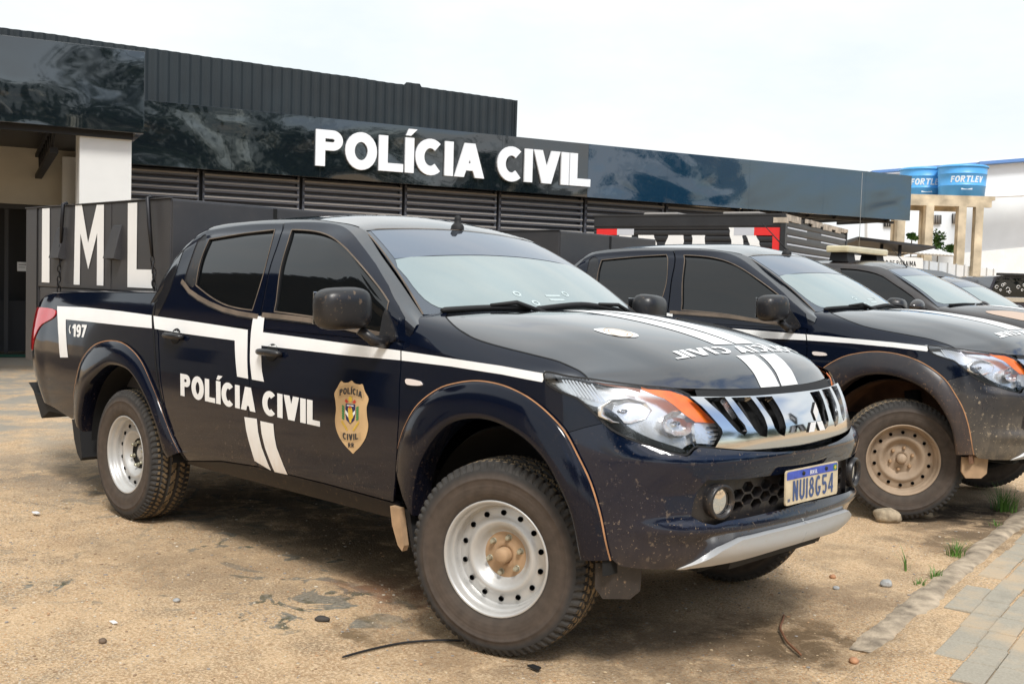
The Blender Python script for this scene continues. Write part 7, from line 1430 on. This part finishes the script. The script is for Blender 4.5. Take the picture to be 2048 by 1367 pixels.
# shrubs growing by the tower
M['leaf'] = mat('leaf_green', (.07,.17,.035), .55, var=.5, vscale=3); M['leaf_dark'] = mat('leaf_dark_green', (.028,.060,.018), .6, var=.5, vscale=1.5); M['bark'] = mat('bark', (.12,.09,.06), .9, var=.3, vscale=10)
def leaves(mb, c, rx, ry, rz, n_, s_, mt, rnd, clump=12):
    cs = [Vector((rnd.gauss(0,.45), rnd.gauss(0,.45), rnd.gauss(0,.45))) for _ in range(clump)]
    for _ in range(n_):
        k_ = rnd.choice(cs); p = Vector((k_.x+rnd.gauss(0,.22), k_.y+rnd.gauss(0,.22), k_.z+rnd.gauss(0,.2))); p = Vector(c)+Vector((p.x*rx, p.y*ry, p.z*rz))
        a = Vector((rnd.uniform(-1,1), rnd.uniform(-1,1), rnd.uniform(-1,1))).normalized(); b = a.cross(Vector((rnd.uniform(-1,1), rnd.uniform(-1,1), rnd.uniform(-1,1)))).normalized(); z = s_*rnd.uniform(.6,1.3)
        mb.add([p-a*z, p+b*z*.45, p+a*z, p-b*z*.45], [(0,1,2,3)], mt, None, False)
rnd = random.Random(21)
for px_, py_, w_, h_, lb in ((1875,484,.22,.36,'taller green shrub between the tower columns'), (1822,473,.14,.11,'small green shrub beside the left tower column'), (1908,498,.24,.12,'low green shrub at the foot of the right tower columns')):
    c = at(px_, py_, 34); rt = empty('shrub', (c.x, c.y, 0)); q = MB(); q.tube([(0,0,1.4),(0.03,0,c.z)], .02, M['bark'], 5); q.build('stem', rt)
    q = MB(); leaves(q, (0,0,c.z), w_, w_, h_, 260, .075, M['leaf'], rnd); q.build('foliage', rt); tag(rt, lb, 'shrub', 'shrubs around the water tower')
# trees across the road, seen in the glossy panels and windows
def tree(x, y, H, cr, label, seed, mt):
    rnd = random.Random(seed); rt = empty('tree', (x, y, 0)); q = MB(); q.tube([(0,0,0),(.1,.05,H*.25),(0,.15,H*.5),(.1,.1,H*.75)], [.22,.17,.12,.05], M['bark'], 8)
    for _ in range(7):
        a = rnd.uniform(0,6.28); z0 = H*rnd.uniform(.3,.55); q.tube([(0,.1,z0),(math.cos(a)*cr*.4,math.sin(a)*cr*.4,z0+H*.14),(math.cos(a)*cr*.8,math.sin(a)*cr*.8,z0+H*.22)], [.09,.06,.02], M['bark'], 6)
    q.build('trunk', rt); q = MB(); leaves(q, (0,0,H*.66), cr, cr, H*.30, 4200, .26, mt, rnd, 26); q.build('crown', rt)
    return tag(rt, label, 'tree', 'trees across the road behind the camera')
for i_, (x, y, H, cr) in enumerate(((17,-10,8.5,4.0),(20,-3,9.4,4.2),(22,5,9.2,4.0),(22,15,7.5,2.6),(24,24,8.2,3.4),(11,-17,8,4.0))):
    tree(x, y, H, cr, ['broad tree across the road, straight behind the camera', 'tallest tree across the road', 'round-crowned tree across the road from the second pickup', 'smallest tree across the road', 'far broad tree at the end of the road', 'tree by the neighbouring wall near the road'][i_], 30+i_, M['leaf_dark'])
# neighbouring house to the left, reflected in the side windows
nh = empty('neighbour_house', (-12.5,-8.6,0)); tag(nh, 'low beige neighbouring house with a dark corrugated awning', 'building')
q = MB(); q.box(-9,9,-6,0,0,4.9,M['beige_wall']); q.build('wall', nh)
q = MB()
for k_ in range(60): q.box(-9.2+.31*k_, -9.2+.31*k_+.16, -6.2, 2.2, 5.02+.05*(k_ % 2), 5.10+.05*(k_ % 2), M['corr'])
q.box(-9.2,9.3,-6.2,2.2,4.95,5.015,M['corr']); q.build('awning', nh)
q = MB(); q.box(-4,-2.8,.0,.05,1.,2.2,M['interior']); q.build('window', nh); q = MB(); q.box(1.5,2.5,.0,.05,0,2.1,M['interior']); q.build('door', nh)

# ---------------------------------------------------------------- second pickup: a copy of the first with its own details
def copy_tree(o, parent=None, skip=()):
    c = o.copy(); COL.objects.link(c); c.parent = parent
    for ch in list(o.children):
        if ch in skip: continue
        copy_tree(ch, c, skip)
    return c
skip2 = [o for o in truck.children if o.name.split('.')[0] in ('wheel', 'badge', 'door_lettering', 'antenna_base')]
skip2 += [c for o in truck.children for c in o.children if c.name.split('.')[0] in ('round_emblem', 'emblem_rings', 'plate_lettering')]
truck2 = copy_tree(truck, None, skip2)
truck2.location = (-.167, 3.623, .018); truck2.rotation_euler = (0, 0, .051)
tag(truck2, 'second police pickup with dusty brown front wheel and rod antenna, beyond the nearest one', 'pickup truck', 'police pickup trucks parked in a row')
add_wheels(truck2, R(30), True, .045)
q = MB(); q.lathe([(0,.034),(.018,.033),(.030,.024),(.034,.012),(.045,.010)], M['black'], 16, 'z'); q.v = [(-1.20+x*1.1, y*.9, z+1.683) for x, y, z in q.v]; q.tube([(-1.20,0,1.72),(-1.42,.0,1.93)], [.006,.0025], M['black'], 6); q.build('rod_antenna', truck2)
M['paint2'] = dirty('black_paint_muddy', (.006,.009,.016), .16, dirt=(.38,.29,.19), film=.05, low=.30, splat=1.0, sscale=30, coat=.5, speck_z=(.75,1.0))
M['bumper2'] = dirty('bumper_paint_muddy', (.006,.010,.020), .2, dirt=(.42,.33,.22), film=.10, low=.8, splat=1.0, sscale=26, coat=.3, zhi=.95, speck_z=(.95,1.2))
M['housing_mud'] = mat('wheel_housing_mud', (.13,.065,.035), .95, var=.6, vscale=6)
for ch in truck2.children:
    nm = ch.name.split('.')[0]
    for sl in ch.material_slots:
        if nm in ('front_bumper','wheel_arch_flare'): sl.link = 'OBJECT'; sl.material = M['bumper2'] if nm == 'front_bumper' else dirty('flare_muddy', (.008,.011,.018), .3, dirt=(.30,.17,.09), film=.10, low=.6, splat=1., zhi=1.0, speck_z=(.8,1.1)) if 'flare_muddy' not in bpy.data.materials else bpy.data.materials['flare_muddy']
        if nm == 'wheel_housing': sl.link = 'OBJECT'; sl.material = M['housing_mud']
        if nm == 'wheel_deflector': sl.link = 'OBJECT'; sl.material = M['hub_tan']
box2 = copy_tree(box1, None, [o for o in box1.children if o.name.split('.')[0] == 'letter'])
box2.location = truck2.location; box2.rotation_euler = truck2.rotation_euler
tag(box2, 'plain dark metal bed box behind the cab of the second pickup', 'metal box', 'metal boxes carried in pickup beds')
# ---------------------------------------------------------------- plainer vehicles further along the row
M['paint3'] = dirty('suv_dark_paint', (.014,.013,.016), .16, film=.08, low=.25, splat=.4, coat=.5)
M['paint4'] = dirty('suv_blue_black_paint', (.010,.014,.032), .12, film=.03, low=.2, splat=.3, coat=.7)
def plain_car(name, paint, rear=-4.3, suv=True, wscale=1.):
    rt = empty(name); Sf = S
    b_ = MB(); xr = rear
    side = [(xr,.56),(xr,1.16),(-.60,1.16)]+[(s_at(x_, 1.0), z_) for x_, z_ in ((-.28,1.12),(.02,1.08),(.15,1.07))]+[(.40,1.068),(.60,1.066),(1.0,1.05),(1.45,1.04),(1.45,.45),(.55,.43)]
    arc_ = [(.47*math.cos(R(t))+0.0, .40+.47*math.sin(R(t))) for t in range(2, 179, 8)]; arc2 = [(x-3.0, z_) for x, z_ in arc_]
    side += [(.47,.43)]+arc_+[(-.47,.43),(-2.52,.43)]+arc2+[(-3.47,.43)]
    patch(b_, S, 1, [dens(side, .06)], paint, h=(.08,.06), flange=.02)
    patch(b_, Hd, -1, [dens([(.25,0),(.25,4.),(0,3.5),(0,7.),(6,7.),(6,0)], (.2,.4))], paint, h=(.2,.35))
    winr = [(-2.44,3.0),(-2.38,3.55),(-2.2,3.75),(-1.844,3.95),(-1.80,2.6),(-1.775,1.6),(-1.785,.59),(-1.92,.59),(-2.4,.62),(-2.5,1.6)]
    winf = [(-1.692,4.02),(-1.50,4.05),(-1.38,3.95),(-1.27,3.72),(-1.12,3.72),(-.968,3.98),(-.85,3.95),(-.765,3.3),(-.745,2.2),(-.745,.62),(-1.597,.60),(-1.625,1.9)]
    wsh = [(-.43,5.55),(-.60,5.55),(-.8,5.5),(-1.0,5.5),(-1.12,5.5),(-1.205,5.7),(-1.205,6.5),(-1.185,7.2),(-1.17,8.01),(-.43,8.01)]
    patch(b_, Gh, 1, [dens([(-2.86,0),(-.58,0),(-.55,2.5),(-.55,5.2),(-.55,8.),(-2.86,8.)], (.08,.4))], paint, [dens(winr, (.08,.3)), dens(winf, (.08,.3)), dens(wsh, (.08,.3))], h=(.08,.35), hflange=.02, hmat=M['black'], e=(2e-3,2e-2))
    b_.box(xr-.02, -2.6, -.80, -.0, .60, 1.20, paint, .05)
    if suv: b_.box(xr+.02, -2.6, -.70, 0, 1.20, 1.60, paint, .08)
    b_.both().build('body', rt)
    q = MB(); q.box(xr,.5,-.6,.6,.38,.6,M['dark']); q.box(-.6,.55,-.5,.5,.5,1.0,M['dark']); q.build('chassis', rt)
    for w in (winr, winf):
        q = MB(); patch(q, Gh, 1, [dens(inset(w, -.006), (.08,.3))], M['glass'], h=(.08,.3), off=-.012, e=(2e-3,2e-2)); part(rt, 'window', q, sep=True)
    q = MB(); patch(q, Ws, -1, [dens([(0,-1),(1,-1),(1,1),(0,1)], (.08,.1))], M['frit'], h=(.08,.12), off=.004, flange=.01); wo_ = q.build('windscreen', rt)
    q = MB(); patch(q, Ws, -1, [dens([(.05,-.85),(.10,-.94),(.75,-.95),(.75,.95),(.10,.94),(.05,.85)], (.08,.1))], M['wind'], h=(.08,.12), off=.006); q.build('tint_film', wo_)
    q = MB(); patch(q, Ws, -1, [dens([(.757,-.95),(.96,-.95),(.96,.95),(.757,.95)], (.08,.1))], M['band'], h=(.08,.12), off=.006); q.build('shade_band', wo_)
    for pts in ([(.012,-.80),(.022,-.5),(.012,-.20)], [(-.002,-.15),(.03,.2),(.014,.60)]):
        w_ = MB(); pp = smooth_poly(pts, 4, False); U = np.array([p[0] for p in pp]); Wv = np.array([p[1] for p in pp]); P, N = surf_norm(Ws, U, Wv, -1); w_.tube([tuple(q_) for q_ in P+N*.016], .010, M['black'], 6); w_.build('wiper', rt)
    q = MB(); bm = bmesh.new(); bmesh.ops.create_icosphere(bm, subdivisions=3, radius=1)
    for v in bm.verts: v.co = Vector((v.co.x*.085*(1 if v.co.x > 0 else .5), v.co.y*.135, v.co.z*.075*(1+.3*v.co.y)))
    q._bm(bm, paint, True); q.xf(Matrix.Translation((-.72,-1.02,1.27))); q.tube([(-.72,-.84,1.20),(-.72,-.93,1.22)], .03, M['black'], 8); part(rt, 'door_mirror', q, sep=True)
    q = MB(); patch(q, S, 1, [smooth_poly(O['hl'], 2)], M['reflector'], h=(.05,.04), off=.006); part(rt, 'headlight', q, sep=True)
    q = MB(); patch(q, S, 1, [[(.95,.84),(1.45,.82),(1.45,1.02),(.95,1.02)]], M['black'], h=(.06,.06), off=.008); q.both().build('grille', rt)
    for x_ in (0., -3.0):
        for sy in (-1, 1): make_wheel(rt, x_, sy*.76, .372, R(0), sy > 0, True)
    for xs_, nm in ((-.60,'panel_gap'),(-1.69,'panel_gap')):
        q = MB(); ribbon(q, S, 1, [(xs_,1.15),(xs_,.6)], .006, M['gap'], off=.001); part(rt, nm, q, sep=True)
    return rt
car3 = plain_car('patrol_suv', M['paint3'], -4.2, False); car3.location = (-1.069, 7.81, .045); car3.rotation_euler = (0,0,.05)
tag(car3, 'third vehicle in the row, dark dusty pickup with a pale beacon bar on its roof', 'pickup truck')
M['beacon'] = mat('beacon_lens', (.62,.55,.36), .25, coat=.6, var=.12, vscale=6)
lb_ = empty('light_bar'); lb_.parent = car3
q = MB(); q.box(-1.92,-1.66,-.55,.55,1.83,1.905,M['beacon'],.02); q.build('lens', lb_)
q = MB()
for sy in (-1, 1): q.prism([(-1.90,1.74),(-1.68,1.73),(-1.70,1.83),(-1.88,1.83)], 1, sy*.40-.10, sy*.40+.10, M['black'])
q.build('mounting_foot', lb_)
q = MB(); q.tube([(-1.78,0,1.90),(-1.78,0,2.75)], [.004,.002], M['louver_lit'], 5); q.build('whip_antenna', car3)
q = MB(); q.tube([(-1.22,-.0,1.69),(-1.40,.0,1.90)], [.007,.003], M['black'], 5); q.build('rod_antenna', car3)
q = MB(); 
for k_ in range(2): patch(q, Hd, -1, [dens([(.6,.4+1.6*k_-1.6),(3.2,.4+1.6*k_-1.6),(3.2,1.2+1.6*k_-1.6),(.6,1.2+1.6*k_-1.6)], (.3,.3))], M['decal'], h=(.3,.3), off=.003)
q.build('stripe', car3)
q = MB(); patch(q, Hd, -1, [smooth_poly([(1.2,3.2),(1.8,2.3),(2.8,2.2),(3.1,3.1),(2.5,3.9),(1.5,3.9)], 3)], mat('faded_emblem', (.50,.38,.30), .5), h=(.3,.3), off=.003); q.build('hood_emblem', car3)
car4 = plain_car('estate_car', M['paint4'], -3.9, True); car4.location = (-2.30, 12.54, -.01); car4.rotation_euler = (0,0,.05)
tag(car4, 'fourth vehicle in the row, blue-black car with a raised roof fairing', 'car')
q = MB(); q.prism([(-2.75,1.68),(-2.70,1.84),(-2.35,1.90),(-1.75,1.84),(-1.42,1.735),(-1.9,1.74)], 1, -.56, .56, M['plastic']); q.build('roof_fairing', car4)
# fifth: back of a dark hatchback with white flourishes
c5 = at(2060, 640, 27); hb5 = empty('van', (c5.x, c5.y, 0)); hb5.matrix_world = Matrix(((_r.x, -_f.x, 0, c5.x), (_r.y, -_f.y, 0, c5.y), (0,0,1,0), (0,0,0,1)))
tag(hb5, 'black van at the right edge with white flourishes on its rear window', 'van')
zt5 = at(2040,552,27).z
def on5(px, py): p = at(px, py, 27)-Vector((c5.x, c5.y, 0)); return (p.x*_r.x+p.y*_r.y, p.z)
prof = [on5(1971,628), on5(1972,600), on5(1978,575), on5(1987,553), on5(2000,551), on5(2120,551), on5(2140,575), on5(2148,628), (on5(2148,628)[0], .35), (on5(1972,628)[0], .35)]
q = MB(); q.prism(prof, 1, -4.0, .0, M['paint4']); bo_ = q.build('body', hb5)
q = MB(); q.prism([on5(1981,594), on5(1984,575), on5(1991,557), on5(2108,557), on5(2118,575), on5(2120,594)], 1, .002, .014, M['glass']); wn5 = q.build('rear_window', hb5)
q = MB(); q.box(on5(1972,0)[0]+.04, on5(2146,0)[0]-.04, .0, .03, on5(2010,603)[1], on5(2010,593)[1]-.01, M['chrome'], .005); q.build('chrome_strip', hb5)
q = MB(); q.box(on5(2008,0)[0], on5(2090,0)[0], -.05, .12, on5(2010,551)[1], on5(2010,546)[1], M['black'], .01); q.build('rear_spoiler', hb5)
q = MB()
for sx, mx_ in ((2003, 1), (2046, 1)):
    for (dx, dy, r0, a0, a1) in ((-12,0,.05,0,330),(0,-4,.04,40,380),(10,4,.065,-120,180),(4,-6,.035,0,300),(-4,6,.03,0,340),(14,10,.04,0,320)):
        cx_, cz_ = on5(sx+dx, 574+dy); path = [(cx_+r0*(1-.45*t/14)*math.cos(R(a0+(a1-a0)*t/14)), cz_+r0*(1-.45*t/14)*math.sin(R(a0+(a1-a0)*t/14))) for t in range(15)]
        q.tube([(a, .020, b) for a, b in path], .0065, M['decal'], 4)
q.build('flourish', wn5)
q = MB(); 
for sy in (-3.2,-.7):
    for sx_ in (prof[8][0], prof[9][0]): q.lathe([(-.1,.2),(-.1,.33),(.1,.33),(.1,.2)], M['tyre'], 20, 'x'); nv = 20*4; q.v[-nv:] = [(x+sx_, y+sy, z+.33) for x, y, z in q.v[-nv:]]
q.build('wheel', hb5)
